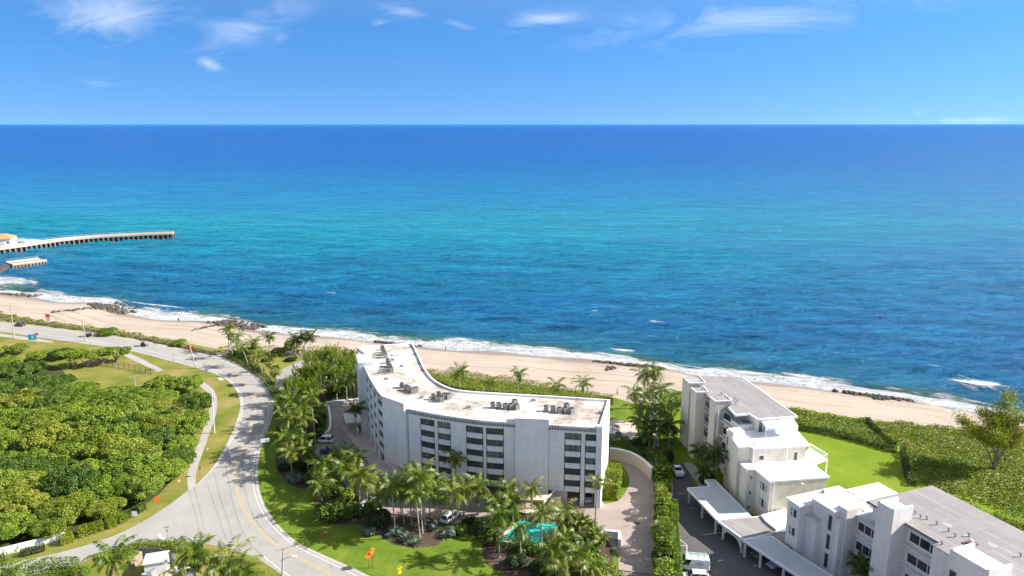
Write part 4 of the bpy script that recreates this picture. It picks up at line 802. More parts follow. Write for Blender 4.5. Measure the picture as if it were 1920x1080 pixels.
# ------------------------------------------------------------------ the curved condominium
def along(line, s):
    for a, b2 in zip(line, line[1:]):
        a, b2 = Vector(a), Vector(b2); L = (b2 - a).length
        if s <= L: return a + (b2 - a) * (s / L)
        s -= L
    return Vector(line[-1])
def s_at_px(line, px, z=9):
    tot = sum((Vector(b2) - Vector(a)).length for a, b2 in zip(line, line[1:])); lo, hi = 0.0, tot; inc = PX(*along(line, tot), z)[0] > PX(*along(line, 0), z)[0]
    for _ in range(40):
        m_ = (lo + hi) / 2; v = PX(*along(line, m_), z)[0]
        if (v < px) == inc: lo = m_
        else: hi = m_
    return lo
def window(parent, a, b2, z0, z1, out, n=3, fr=.07, mat_f=None, mat_g=None, name='window', depth=.10, surround=0.0, hor=False):
    """framed window on the wall line a-b2 (plan), standing on the wall face; its glass is a sub-part"""
    a, b2 = Vector(a[:2]), Vector(b2[:2]); d = (b2 - a).normalized(); L = (b2 - a).length; o2 = Vector(out).normalized(); mb = MB()
    def at(s, z, o_): p = a + d * s + o2 * o_; return (p.x, p.y, z)
    q = depth / 2
    mb.bar(at(0, z0 + fr / 2, q), at(L, z0 + fr / 2, q), depth, fr); mb.bar(at(0, z1 - fr / 2, q), at(L, z1 - fr / 2, q), depth, fr)
    for i in range(n + 1):
        s = fr / 2 + (L - fr) * i / n; mb.bar(at(s, z0 + fr, q - .004), at(s, z1 - fr, q - .004), fr if i in (0, n) else fr * .75, depth)
    if hor: mb.bar(at(fr, (z0 + z1) / 2, q - .008), at(L - fr, (z0 + z1) / 2, q - .008), depth * .8, fr)
    w_ = mb.build(name, mat_f or M_DARKM, parent)
    g_ = MB(); o_ = .03; g_.quad(at(fr, z0 + fr, o_), at(L - fr, z0 + fr, o_), at(L - fr, z1 - fr, o_), at(fr, z1 - fr, o_)); g_.build('pane', mat_g or M_GLASS, w_); return w_
ZR = 17.0
FRONT = smoothpoly([G(765, 767, ZR), G(806, 775, ZR), G(850, 782, ZR), G(905, 789, ZR), G(966, 793, ZR)], k=6)
RIGHT = [G(1030, 797, ZR), G(1126, 803, ZR)]
LEFT = smoothpoly([G(718, 746, ZR), G(706, 731, ZR), G(696, 714, ZR), G(688, 699, ZR), G(683, 687, ZR)], k=5)
BACK = smoothpoly(W([(771, 646), (776, 652), (786, 673), (796, 694), (811, 713), (835, 727.5), (870, 736), (960, 742)], ZR)) + W([(1050, 747), (1140, 753)], ZR)
FARL = G(669, 653, ZR)
condo = T('condominium_building', 'white curved five storey condominium with stained flat roof by the beach', 'building', (*G(900, 850, 5), 0))
def inset(line, w_, sgn=1):
    out = []
    for i, p in enumerate(line):
        a, b2 = Vector(line[max(0, i - 1)]), Vector(line[min(len(line) - 1, i + 1)]); d = (b2 - a).normalized(); out.append((p[0] - d.y * w_ * sgn, p[1] + d.x * w_ * sgn))
    return out
IN = .45
Fi, Ri, Li = inset(FRONT, IN), inset(RIGHT, IN), inset(LEFT, IN, -1)
T2 = [G(966, 784, 18.3), G(1029.5, 786.5, 18.3)]; T1 = smoothpoly([G(716, 742.5, 18.3), G(736, 749.5, 18.3), G(757, 757, 18.3)], k=3)
backr = BACK[-1]
core = [tuple(p) for p in Fi] + [tuple(p) for p in Ri] + BACK[::-1] + [FARL] + [tuple(p) for p in Li[::-1]]
Z0 = 3.15
wall = MB(); wall.prism(core, Z0, ZR - .35)
# ground floor set back under the front, blank elsewhere
Fg, Rg = inset(FRONT, 5.0), inset(RIGHT, 6.0); Lg = inset(LEFT, 3.5, -1)
gcore = Fg + Rg + [(backr[0] - .3, backr[1] - .2)] + BACK[::-1][1:] + [(FARL[0] + .5, FARL[1])] + Lg[::-1]
wall.prism(gcore, 0, Z0)
def seg(line, s0, s1, k=5): return [tuple(along(line, s0 + (s1 - s0) * i / k)) for i in range(k + 1)]
def panel(line, s0, s1, z0, z1, out=0.0, th=IN, sgn=1):
    a = seg(line, s0, s1); wall.prism(inset(a, -out, sgn) + inset(a, th - .01, sgn)[::-1], z0, z1)
TOP0, PITCHZ, WH = 15.55, 2.52, 1.42
def facade(line, cols, sgn, px0, px1, piers=True, blanks=True, npan=4, ground_open=()):
    """cols: photo x-ranges of the window columns; between them plain wall"""
    tot = sum((Vector(b2) - Vector(a)).length for a, b2 in zip(line, line[1:])); S = [(s_at_px(line, a), s_at_px(line, b2)) for a, b2 in cols]
    S = [(min(a), max(a)) for a in S]; S.sort(); cur = 0.0
    for a, b2 in S:
        if a - cur > .05:
            panel(line, cur, a, 2.95 if a - cur > 1.2 else 0, ZR - 1.0)
        cur = b2
    if tot - cur > .05: panel(line, cur, tot, 2.95, ZR - 1.0)
    for a, b2 in S:
        panel(line, a, b2, TOP0 + .02, ZR - 1.0, -.06)
        for k_ in range(5):
            zt = TOP0 - PITCHZ * k_; zb = zt - WH; lo = zb - (PITCHZ - WH) + .02 if k_ < 4 else 2.95
            panel(line, a + .22, b2 - .22, lo, zb, -.05)
            p, q = along(line, a + .04), along(line, b2 - .04); d = (q - p).normalized(); o_ = Vector((d.y, -d.x)) * sgn
            off = o_ * -(IN - .10)
            window(condo, p + off, q + off, zb + .02, zt, o_, npan)
    lb = seg(line, 0, tot, 24); lv = MB(); lv.prism(inset(lb, .05, sgn) + inset(lb, IN, sgn)[::-1], ZR - .99, ZR - .3); lv.build('louvre_band', M_LOUV, condo)
facade(FRONT, [(789, 816), (821, 846), (874, 906.5), (911.5, 945)], 1, 765, 966)
facade(RIGHT, [(1057.5, 1089), (1096, 1121.5)], 1, 1030, 1126, npan=3)
# left wing: columns seen edge on
totL = sum((Vector(b2) - Vector(a)).length for a, b2 in zip(LEFT, LEFT[1:]))
LC = [(.045 * totL, .215 * totL), (.30 * totL, .43 * totL), (.53 * totL, .66 * totL), (.75 * totL, .89 * totL)]
cur = 0
for a, b2 in LC + [(totL, totL)]:
    panel(LEFT, cur, a, 0 if a - cur < 2.5 else 2.95, ZR - 1.0, sgn=-1); cur = b2
for a, b2 in LC:
    panel(LEFT, a, b2, TOP0 + .02, ZR - 1.0, -.06, sgn=-1)
    for k_ in range(5):
        zt = TOP0 - PITCHZ * k_; zb = zt - WH; lo = zb - (PITCHZ - WH) + .02 if k_ < 4 else 2.95
        panel(LEFT, a + .2, b2 - .2, lo, zb, -.05, sgn=-1); p, q = along(LEFT, a + .04), along(LEFT, b2 - .04); d = (q - p).normalized(); o_ = Vector((-d.y, d.x)); off = o_ * -(IN - .10)
        window(condo, p + off, q + off, zb + .02, zt, o_, 2)
lb = seg(LEFT, 0, totL, 20); MB().prism(inset(lb, .05, -1) + inset(lb, IN, -1)[::-1], ZR - .99, ZR - .3).build('louvre_band', M_LOUV, condo)
# end fin, stair towers
e = Vector(RIGHT[1]); br_ = Vector(backr); fin = [G(1119.5, 803.5, ZR), G(1129.5, 803.5, ZR), (br_.x + .45, br_.y + .1), (br_.x - .2, br_.y + .25)]
fd = (br_ - e).normalized()
wall.prism([(e.x - .75, e.y - .25), (e.x + .35, e.y - .35), (br_.x + .45, br_.y + .15), (br_.x - .05, br_.y + .15), (e.x - .1, e.y + .8), (e.x - .75, e.y + .8)], 0, ZR + .45)
wall.prism([T2[0], T2[1], (T2[1][0] + .1, T2[1][1] + 2.6), (T2[0][0] + .1, T2[0][1] + 2.6)], 2.2, 18.3)
b1 = inset(T1, 2.6)
wall.prism([tuple(p) for p in T1] + [tuple(p) for p in b1[::-1]], 2.4, 18.3)
SB = W([(667.5, 664), (671.5, 680), (700, 678.5), (695, 664)], 18.2)
wall.prism(SB, 0, 18.2)
wall.build('wall', M_WHITE, condo)
# roof deck and parapets
rp = [tuple(p) for p in inset(FRONT, -.12)] + [tuple(p) for p in inset(RIGHT, -.12)] + BACK[::-1] + [FARL] + [tuple(p) for p in inset(LEFT, -.12, -1)[::-1]]
MB().prism(rp, ZR - .3, ZR).build('roof', M_CROOF, condo)
par = MB(); bk = BACK
for a, b2 in zip(bk, bk[1:]): par.bar((*a, ZR + .22), (*b2, ZR + .22), .38, .45)
par.bar((*FARL, ZR + .22), (*bk[0], ZR + .22), .38, .45); par.bar((*FARL, ZR + .21), (*SB[3], ZR + .21), .36, .45)
par.build('parapet', M_TRIM, condo); par = MB()
lb = inset(LEFT, .1, -1)
for a, b2 in zip(lb, lb[1:]): par.bar((*a, ZR + .1), (*b2, ZR + .1), .3, .22)
par.build('roof_edge', M_TRIM, condo)
for q in (FRONT, RIGHT):
    gb = MB(); lb = inset(q, .1)
    for a, b2 in zip(lb, lb[1:]): gb.bar((*a, ZR + .06), (*b2, ZR + .06), .28, .14)
    gb.build('roof_edge', M_TRIM, condo)
# columns under the front, garage doors' dark backs, lobby wall
for line, pxs in ((FRONT, (770, 818, 860, 909, 950)), (RIGHT, (1036, 1060, 1092))):
    for p_ in pxs:
        p = along(line, s_at_px(line, p_, 2)); q = p + Vector((.1, .45)); MB().prism([(q.x - .3, q.y - .3), (q.x + .3, q.y - .3), (q.x + .3, q.y + .3), (q.x - .3, q.y + .3)], 0, Z0).build('column', M_PALEC, condo)
p, q = along(RIGHT, s_at_px(RIGHT, 1036, 2)), along(RIGHT, s_at_px(RIGHT, 1063, 2)); MB().prism([(p.x, p.y + .15), (q.x, q.y + .15), (q.x, q.y + .5), (p.x, p.y + .5)], 0, Z0 - .05).build('ground_wall', M_PINK, condo)
p, q = along(FRONT, s_at_px(FRONT, 848, 2)), along(FRONT, s_at_px(FRONT, 874, 2)); MB().prism([(p.x, p.y + .2), (q.x, q.y + .2), (q.x, q.y + .6), (p.x, p.y + .6)], 0, Z0 - .05).build('ground_wall', M_PINK, condo)
p, q = along(FRONT, s_at_px(FRONT, 945, 2)), T2[1]; MB().prism([(p.x, p.y + .6), (q[0], q[1] + .6), (q[0], q[1] + 1.2), (p.x, p.y + 1.2)], 0, Z0 - .04).build('ground_wall', M_PINK, condo)
# door canopies
CN = W([(694, 872), (717, 863), (769, 880), (738, 896)], 3.6); cm = MB(); cm.prism(CN, 3.3, 3.62); cn_o = cm.build('entrance_canopy', M_CANOPY, condo)
fc = MB()
for a, b2 in zip(CN, CN[1:] + CN[:1]): fc.bar((*a, 3.4), (*b2, 3.4), .2, .5)
fc.build('canopy_fascia', M_PALEC, cn_o)
for a in (CN[0], CN[3]): MB().tube([(a[0] + .5, a[1] + .3, 0), (a[0] + .5, a[1] + .3, 3.3)], [.18, .18], 8).build('canopy_post', M_PALEC, cn_o)
CN2 = W([(968, 926), (1005, 921), (1034, 926), (1020, 938), (975, 936)], 3.3); c2 = MB().prism(CN2, 3.0, 3.32).build('entrance_canopy', plain('tan_canopy_roof', (.62, .50, .38), .85, .1), condo)
for p_ in ((975, 936), (1020, 938)): g_ = G(*p_, 3.3); MB().tube([(g_[0], g_[1] + .4, 0), (g_[0], g_[1] + .4, 3.0)], [.2, .2], 8).build('canopy_post', M_PALEC, c2)
arc = MB(); A, B = G(1020, 937, 3.3), G(1048, 917, 3.3)
pts = [(A[0] + (B[0] - A[0]) * t, A[1] + (B[1] - A[1]) * t, 2.6 + 1.3 * math.sin(t * 1.5)) for t in np.linspace(0, 1, 8)]
arc.tube(pts, [.14] * 8, 6); arc.build('canopy_arch', M_PALEC, c2)
ws = W([(1030, 952), (1050, 950), (1051, 952.5), (1031, 954.5)]); t = T('forecourt_wall', 'short pink stucco wall beside the garage openings', 'wall', (*ws[0], 0)); MB().prism(ws, 0, 2.1).build('wall', M_PINK, t); MB().prism([(x + dx, y) for (x, y), dx in zip(ws, (-.1, .1, .1, -.1))], 2.1, 2.3).build('coping', M_TRIM, t)
# roof vents and hatches of the condominium
for px, py in ((748, 664), (753, 688), (724, 712), (735, 748), (790, 747), (878, 765), (1000, 752), (1128, 775), (736, 676)):
    x, y = G(px, py, ZR); v = MB(); v.box((x, y, ZR + .25), (.9, .5, .5), .3); v.build('roof_vent', M_GREYM, condo)
for px, py in ((998, 781), (745, 666)):
    x, y = G(px, py, ZR); v = MB(); v.box((x, y, ZR + .2), (2.2, 1.6, .4), .05); v.box((x, y, ZR + .45), (2.0, 1.4, .1), .05); v.build('roof_hatch', M_TRIM, condo)
# air conditioners
AC_BODY = MB(); AC_BODY.box((0, 0, .62), (.95, .95, 1.0)); AC_BODY.box((0, 0, .06), (1.05, 1.05, .12))
for k_ in range(6):
    for sg in (-1, 1): AC_BODY.box((0, sg * .482, .25 + k_ * .15), (.86, .02, .05)); AC_BODY.box((sg * .482, 0, .25 + k_ * .15), (.02, .86, .05))
ACB = AC_BODY.mesh('casing', plain('air_conditioner_casing', (.30, .285, .275), .6, .25, 3)); fg = MB().tube([(0, 0, 1.12), (0, 0, 1.2)], [.42, .40], 14)
for k_ in range(8): fg.bar((0, 0, 1.21), (.42 * math.cos(k_ * .785), .42 * math.sin(k_ * .785), 1.21), .03)
ACF = fg.mesh('fan_grille', M_DARKM)
def ac(px, py, label, rz=0.0, sc=1.0):
    x, y = G(px, py, ZR); t = T('air_conditioner', label, 'air conditioner', (x, y, ZR), 'air conditioners on the condominium roof'); t.rotation_euler = (0, 0, rz); t.scale = (sc, sc, sc)
    obj('casing', ACB, t); obj('fan_grille', ACF, t)
for rowlab, pts in (('rooftop row left of the stair tower, from the left', [(924, 764.5), (935.5, 765), (948, 766.5), (958, 766.5), (965.5, 759), (969, 767.5)]), ('rooftop row at the right end, from the left', [(1024, 771), (1037, 772), (1049, 774), (1060, 773.5), (1063, 766), (1072, 775)]),
                    ('slanting rooftop row at the bend, from the left', [(754, 727), (762, 731.5), (767, 734), (774, 737), (780, 735.5)]), ('rooftop cluster right of the bend, from the left', [(813, 749), (823, 744.5), (821, 752.5), (828, 753), (834, 747), (841, 747.5)]),
                    ('rooftop column nearest the sea, from the far end', [(717.5, 656), (719, 661), (721, 666), (723, 671)]), ('second rooftop column on the left wing, from the far end', [(727.5, 681), (729, 687), (732, 692), (734, 697)])):
    for i, (a, b2) in enumerate(pts): ac(a, b2, f'{ORDS[i]} air conditioner in the {rowlab}', .1 * i, 1.02)
for lb, (px, py), n, vx, vy in (('dark bars standing in for shadow left of the farthest air conditioner column', (706, 669), 4, .9, -1.1), ('dark bars standing in for shadow left of the second air conditioner column', (719, 694), 5, .7, -1.0)):
    x, y = G(px, py, ZR); t = T('shadow_bars', lb, 'shadow bar', (x, y, ZR), 'roof shadow bars')  # dark bars added on the roof where only air conditioner shadows fall
    for k_ in range(n): mb = MB(); mb.bar((x - 1.3 + k_ * .1, y + k_ * -1.15 + 2, ZR + .35), (x + 1.3 + k_ * .1, y + k_ * -1.15 + 2, ZR + .35), .22, .2); mb.bar((x - 1.0, y + k_ * -1.15 + 2, ZR), (x - 1.0, y + k_ * -1.15 + 2, ZR + .26), .1); mb.bar((x + 1.0, y + k_ * -1.15 + 2, ZR), (x + 1.0, y + k_ * -1.15 + 2, ZR + .26), .1); mb.build('shadow_bar', M_GREYM, t)
# courtyard: bank wall, planter kerb, ramp cover
def plainwall(name, label, line, th, h, mat, cat='wall', group=None, cap=True, z=0.0):
    t = T(name, label, cat, (*line[0], z), group); a = inset(line, th / 2); b2 = inset(line, -th / 2); MB().prism(a + b2[::-1], z, z + h).build('wall', mat, t)
    if cap: MB().prism(inset(line, th / 2 + .06) + inset(line, -th / 2 - .06)[::-1], z + h, z + h + .12).build('coping', M_TRIM, t)
    return t
plainwall('courtyard_wall', 'pale wall at the far end of the shaded courtyard', W([(613, 763), (645, 760), (681, 756)]), .4, 1.4, M_PALEC)
plainwall('planter_wall', 'low curved white kerb wall round the courtyard planting', smoothpoly(W([(583, 822), (605, 820), (617, 812), (620, 795), (616, 768)])), .4, .9, M_PALEC)
plainwall('retaining_wall', 'curved cream retaining wall round the turn of the driveway', smoothpoly(W([(1143, 862), (1160, 864), (1182, 870), (1203, 882), (1222, 900)])), .4, 2.8, plain('tan_stucco', (.47, .395, .33), .85, .08))
rc = W([(643, 775), (690, 775), (692, 790), (648, 793)], 2.6); t = T('ramp_canopy', 'pale flat canopy over the garage ramp in the courtyard', 'canopy', (*rc[0], 0)); MB().prism(rc, 2.35, 2.6).build('roof', M_PALEC, t)
for p_ in rc: MB().tube([(p_[0], p_[1], 0), (p_[0], p_[1], 2.35)], [.12, .12], 6).build('post', M_PALEC, t)
plainwall('ramp_wall', 'narrow wall beside the ramp in the shaded courtyard', W([(668, 797), (671, 816)]), .35, 1.1, M_PINK)
gw = W([(1133, 1008), (1161, 1011), (1161.5, 1026)]); plainwall('gate_wall', 'low white wall with a pillar end beside the driveway gate', gw, .5, 1.5, M_WHITE)
t = T('driveway_gate', 'dark sliding metal gate across the bottom of the driveway', 'gate', (*G(1160, 1090), 0)); A, B = G(1160, 1084), G(1218, 1092)
mb = MB(); mb.bar((*A, 1.5), (*B, 1.5), .1); mb.bar((*A, .15), (*B, .15), .1); mb.build('rail', M_DARKM, t); mb = MB()
for i in range(24): q = i / 23; x, y = A[0] + (B[0] - A[0]) * q, A[1] + (B[1] - A[1]) * q; mb.bar((x, y, .1), (x, y, 1.6), .05)
mb.build('bars', M_DARKM, t)
x, y = G(1194, 981.5); tag(MB().box((x, y, .055), (1.0, .8, .03)).build('drain_grate', M_DARKM), 'black drain grate in the middle of the driveway', 'drain grate')
# patio things
for lb, px, py, rz in (('dark patio dining table by the condominium end wall', 1156, 805, .2), ('round dark patio table nearest the drive', 1159, 817, .9)):
    x, y = G(px, py); t = T('patio_table', lb, 'table', (x, y, .05), 'patio tables', 0); MB().tube([(x, y, .70), (x, y, .76)], [.8, .8], 14).build('table_top', M_DARKM, t); MB().tube([(x, y, .05), (x, y, .7)], [.09, .07], 6).build('pedestal', M_DARKM, t)
CH = []
for i, (px, py, rz, lb) in enumerate([(1150, 804, 0, 'dark patio chair left of the dining table'), (1162, 803, 3.1, 'dark patio chair right of the dining table'), (1156, 800, 4.6, 'dark patio chair beyond the dining table'), (1166, 816, 2.9, 'dark patio chair beside the round table'), (1170, 812, 2.2, 'dark patio chair nearest the palms')]):
    x, y = G(px, py); t = T('patio_chair', lb, 'chair', (x, y, .05), 'patio chairs', rz)
    if not CH:
        s_ = MB().box((0, 0, .43), (.5, .5, .06)).build('seat', M_DARKM, t); b_ = MB().box((-.24, 0, .72), (.05, .5, .55)).build('backrest', M_DARKM, t); CH = [s_.data, b_.data, MB().box((0, 0, .2), (.05, .05, .4)).mesh('leg', M_DARKM)]
    else: obj('seat', CH[0], t); obj('backrest', CH[1], t)
    for a in (-.21, .21):
        for b2 in (-.21, .21): obj('leg', CH[2], t, (a, b2, 0))
# ------------------------------------------------------------------ terraced buildings on the right
def block(mb, poly, z0, z1): mb.prism(poly, z0, z1)
k1 = .9925
def K(p): return (p[0] * k1, p[1] * k1)
def P1(px, py, z): return G(px, py, z)
rb1 = T('terraced_building', 'cream terraced apartment block with grey strip roof and white stepped roofs', 'building', (*G(1400, 900), 0))
ML = W([(1279.7, 707.5), (1293.5, 720)], 16); wl = MB(); wg = MB()
m_fl, m_fr, m_c = G(1280, 708, 16), G(1333, 704, 16), G(1380, 704, 16)
m_r1 = G(1392, 707, 15.8); m_rf = G(1495, 780, 15.8); m_ff = G(1422, 785, 15.8)
rec = [G(1310, 716, 15.5), G(1410, 772, 15.5)]                       # recessed wall line of the left face
core = [G(1303, 708, 15.5), m_c, (m_r1[0] - 1, m_r1[1] - 1), (m_rf[0] - 1.2, m_rf[1] + .6), (m_ff[0] + .2, m_ff[1] + .6), G(1398, 768, 15.5), G(1333, 733, 15.5)]
wl.prism(core, 0, 15.4)
fins = [W([(1280, 708), (1293.3, 720.5), (1322, 719), (1310, 706)], 16.0), W([(1296, 728), (1306, 737.5), (1328, 736.5), (1318, 726)], 16.0), W([(1331.5, 744), (1342, 753), (1372, 751), (1360, 741)], 16.2)]
for fp in fins: wl.prism(fp, 0, 16.1)
# floor ledges and windows in the recessed bays
for (a, b2), n in (((1327, 742), (1333.5, 747.5)), 1), (((1362, 764), (1372, 770)), 1):
    for k_ in range(4):
        zt = 14.6 - 3.45 * k_
        A, B = G(*a, 15.5), G(*b2, 15.5); d = (Vector(B) - Vector(A)).normalized(); o_ = Vector((d.y, -d.x)) if d.y < 0 else Vector((-d.y, d.x)); o_ = -o_ if o_.x > 0 else o_
        A2, B2 = Vector(A) - d * 1.0 + o_ * .25, Vector(B) + d * .6 + o_ * .25
        window(rb1, A2 + d * .6, B2 - d * .2, zt - 1.7, zt, o_, 1, .08, M_TRIM, M_GLASSD)
        lg = MB(); c_ = (A2 + B2) / 2; lg.bar((*A2, zt - 2.4), (*B2, zt - 2.4), 1.0, .12); lg.build('ledge', M_CREAM, rb1)
# penthouse terrace front: set-back wall with doors
TZ = 12.6
tower = W([(1362.5, 805), (1384.2, 838.5), (1407.5, 837.5), (1412.5, 841), (1519.2, 834.5), (1494, 806), (1438, 806)], TZ)
tower_w = W([(1362.5, 805), (1384.2, 838.5), (1407.5, 837.5), (1412.5, 841), (1512, 835.2), (1488, 808), (1438, 806)], TZ)
wl.prism(tower_w, 0, TZ - .3)
lowbay = [G(1358, 784, TZ), G(1386, 805, TZ), G(1438, 802, TZ), G(1495, 806, TZ), (m_rf[0] - .8, m_rf[1] + 1), (m_ff[0], m_ff[1] + 1.2), G(1405, 776, 15.5)]
wl.prism([tuple(p) for p in lowbay], 0, TZ - .3)
BZ = 9.5
beige = W([(1387.5, 868.5), (1400, 880), (1416, 880), (1442.5, 902.5), (1556.7, 894.2), (1527, 871), (1498, 858), (1480, 850), (1400, 850)], BZ)
beige_w = W([(1389, 869), (1400.5, 879.7), (1416.5, 879.7), (1443.5, 902), (1551, 894.2), (1522, 871.5), (1498, 860), (1480, 850), (1400, 850)], BZ)
wl.prism(beige_w, 0, BZ - .3)
wl.build('wall', M_CREAM, rb1)
MB().prism([G(1280.5, 707.5, 16), G(1310, 704, 16), m_fr, m_c, m_r1, m_rf, m_ff, G(1405, 773.5, 16), G(1379, 775.5, 16), G(1366.5, 761.5, 16), G(1372, 752.5, 16.0), G(1358, 741, 16), G(1331, 744.5, 16), G(1324, 737, 16), G(1306.5, 736.5, 16), G(1318, 727, 16), G(1310, 719, 16), G(1294, 719.5, 16)], 15.4, 15.75).build('roof', M_STRIP1, rb1)
ed = MB()
for a, b2 in ((m_r1, m_rf), (m_rf, m_ff), (m_ff, G(1405, 773.5, 16)), (G(1405, 773.5, 16), G(1379, 775.5, 16)), (G(1379, 775.5, 16), G(1366.5, 761.5, 16))): ed.bar((*a, 15.6), (*b2, 15.6), .25, .4)
for fp in fins:
    for a, b2 in zip(fp[:3], fp[1:3] + fp[3:4]): ed.bar((*a, 16.2), (*b2, 16.2), .2, .25)
ed.build('roof_edge', M_TRIM, rb1)
MB().prism(tower, TZ - .3, TZ).build('roof', M_WHITEROOF, rb1, 'middle white flat roof'); MB().prism(beige, BZ - .3, BZ).build('roof', M_WHITEROOF, rb1, 'lowest white flat roof')
MB().prism([tuple(p) for p in lowbay], TZ - .3, TZ - .12).build('terrace_floor', M_PATIO, rb1)
def railing(parent, pts, z, h=1.0, solid=False, mat=None, name='railing', step=.45):
    mb = MB()
    for a, b2 in zip(pts, pts[1:]):
        a, b2 = Vector(a), Vector(b2)
        if solid: mb.bar((*a, z + h / 2), (*b2, z + h / 2), .15, h)
        else:
            mb.bar((*a, z + h), (*b2, z + h), .09); mb.bar((*a, z + .12), (*b2, z + .12), .06); L = (b2 - a).length
            for i in range(int(L / step) + 1): q = a + (b2 - a) * min(1, i * step / L); mb.bar((*q, z), (*q, z + h), .06)
    return mb.build(name, mat or M_TRIM, parent)
railing(rb1, [G(1358, 786, TZ), G(1386, 805.5, TZ), G(1434, 802, TZ)], TZ - .1, 1.15, True, name='terrace_parapet')
railing(rb1, [G(1434, 803, TZ), G(1434, 811, TZ), G(1495, 806, TZ), G(1490, 800, TZ)], TZ - .1, 1.05, True, name='terrace_parapet')
railing(rb1, [G(1466, 803.8, TZ), G(1494, 804, TZ)], TZ + .1, 1.2)
# awning on the sea side of the terrace
aw = T('awning', 'white sloping awning over the roof terrace of the left terraced building', 'awning', (*G(1427, 787, 15), 0)); A, B, C, D = G(1427, 787, 15.4), G(1489, 784, 15.4), G(1494, 800.5, 14.6), G(1437, 804, 14.6)
MB().quad((*A, 15.3), (*B, 15.3), (*C, 14.7), (*D, 14.7)).quad((*D, 14.7), (*C, 14.7), (*C, 14.45), (*D, 14.45)).quad((*B, 15.25), (*A, 15.25), (*D, 14.62), (*C, 14.62)).build('canvas', M_TRIM, aw)
for p_ in (C, D): MB().tube([(*p_, TZ - .1), (*p_, 14.65)], [.05, .05], 6).build('post', M_TRIM, aw)
fr_ = Vector(m_ff); d1 = (Vector(m_rf) - fr_).normalized(); o1 = Vector((d1.y, -d1.x))
for s0, s1 in ((.3, 1.3), (1.6, 2.7), (3.2, 4.6), (5.0, 6.4)): window(rb1, fr_ + d1 * s0 + o1 * -.38, fr_ + d1 * s1 + o1 * -.38, TZ, TZ + 2.2, o1, 1, .07, M_TRIM, M_GLASSD, 'terrace_door')
tg = T('spa_cabinet', 'white square cabinet standing on the penthouse terrace', 'cabinet', (*G(1396, 800, TZ), TZ)); x, y = G(1396, 800, TZ - .1); MB().box((x, y, TZ + .45), (1.9, 1.7, 1.1), .2).build('cabinet', M_TRIM, tg); MB().box((x, y, TZ + 1.03), (1.6, 1.4, .06), .2).build('lid', M_GREYM, tg)
x, y = G(1376, 818, TZ); ch = MB().box((x + .6, y + .5, TZ + .6), (2.6, 2.2, 1.2), .2).build('rooftop_enclosure', M_WHITE, rb1)
# windows of the tower and the low block
def face_windows(parent, a, b2, z, specs, frm=M_TRIM, g_=M_GLASSD):
    """specs: (s0, s1, z0, z1, panes) along the wall line a-b2"""
    a, b2 = Vector(a), Vector(b2); d = (b2 - a).normalized(); o_ = Vector((d.y, -d.x))
    for s0, s1, z0, z1, n, *r_ in specs: window(parent, a + d * s0 + o_ * .01, a + d * s1 + o_ * .01, z0, z1, o_, n, .07, frm, g_, hor=bool(r_))
tw = tower_w; L01 = (Vector(tw[1]) - Vector(tw[0])).length
face_windows(rb1, tw[0], tw[1], 0, [(.9, 1.9, 11.7 - 3.3 * k_ - 2.2, 11.7 - 3.3 * k_, 1) for k_ in range(3)])
face_windows(rb1, tw[3], tw[4], 0, [(1.3, 2.4, 10.0, 11.1, 1), (8.6, 9.4, 9.5, 11.4, 1)])
bw = beige_w
face_windows(rb1, bw[1], bw[2], 0, [(.55, 1.25, 7.3 - 3.2 * k_, 8.2 - 3.2 * k_, 1, 1) for k_ in range(3)])
face_windows(rb1, bw[2], bw[3], 0, [(2.0, 2.5, 6.6, 8.2, 1, 1), (2.7, 3.6, 6.5, 8.3, 1), (3.8, 4.3, 6.6, 8.2, 1, 1), (2.2, 2.6, 3.4, 4.9, 1, 1), (2.8, 3.7, 3.2, 5.0, 1), (3.9, 4.4, 3.4, 4.9, 1, 1)])
A, B = Vector(bw[3]), Vector(bw[4]); d = (B - A).normalized(); o_ = Vector((d.y, -d.x)); lp = A + d * 6.4
lm = MB(); lm.bar((*lp, 8.6), (*(lp + o_ * .5), 8.6), .12); lm.box((lp.x + o_.x * .55, lp.y + o_.y * .55, 8.6), (.4, .3, .3)); lm.build('wall_lamp', M_TRIM, rb1)
for p_, z1 in ((A + d * .8, BZ), (A + d * .1, BZ), (Vector(bw[1]), BZ)): q = p_ + o_ * .1; MB().tube([(*q, .3), (*q, z1 - .3)], [.07, .07], 6).build('downpipe', M_TRIM, rb1)
A, B = Vector(tw[3]), Vector(tw[4]); d = (B - A).normalized(); o_ = Vector((d.y, -d.x))
for s_ in (.05, 7.0): q = A + d * s_ + o_ * .1; MB().tube([(*q, BZ), (*q, TZ - .3)], [.07, .07], 6).build('downpipe', M_TRIM, rb1)
q = G(1347, 777, 14.5); MB().tube([(*q, 9.5), (*q, 15.3)], [.1, .1], 6).build('downpipe', M_TRIM, rb1)
# balcony at the sea side
BA = W([(1517.5, 839), (1551, 860), (1530, 868), (1500, 856)], 9.6); MB().prism(BA, 9.2, 9.45).build('balcony_floor', M_TRIM, rb1); railing(rb1, [BA[0], BA[1], BA[2]], 9.45, 1.1, step=.3)
for p_ in BA[1:3]: MB().tube([(*p_, 0), (*p_, 9.2)], [.15, .15], 6).build('balcony_post', M_TRIM, rb1)
def vents(parent, pts, z):
    for px, py in pts:
        x, y = G(px, py, z); v = MB(); v.tube([(x, y, z - .1), (x, y, z + .38), (x - .06, y, z + .48), (x - .24, y, z + .5)], [.10, .10, .12, .12], 7); v.build('vent_pipe', M_GREYM, parent)
vents(rb1, [(1311, 710), (1317, 733), (1353, 740), (1366, 746), (1378, 750), (1383, 753), (1380, 758), (1414, 836)], 15.8)
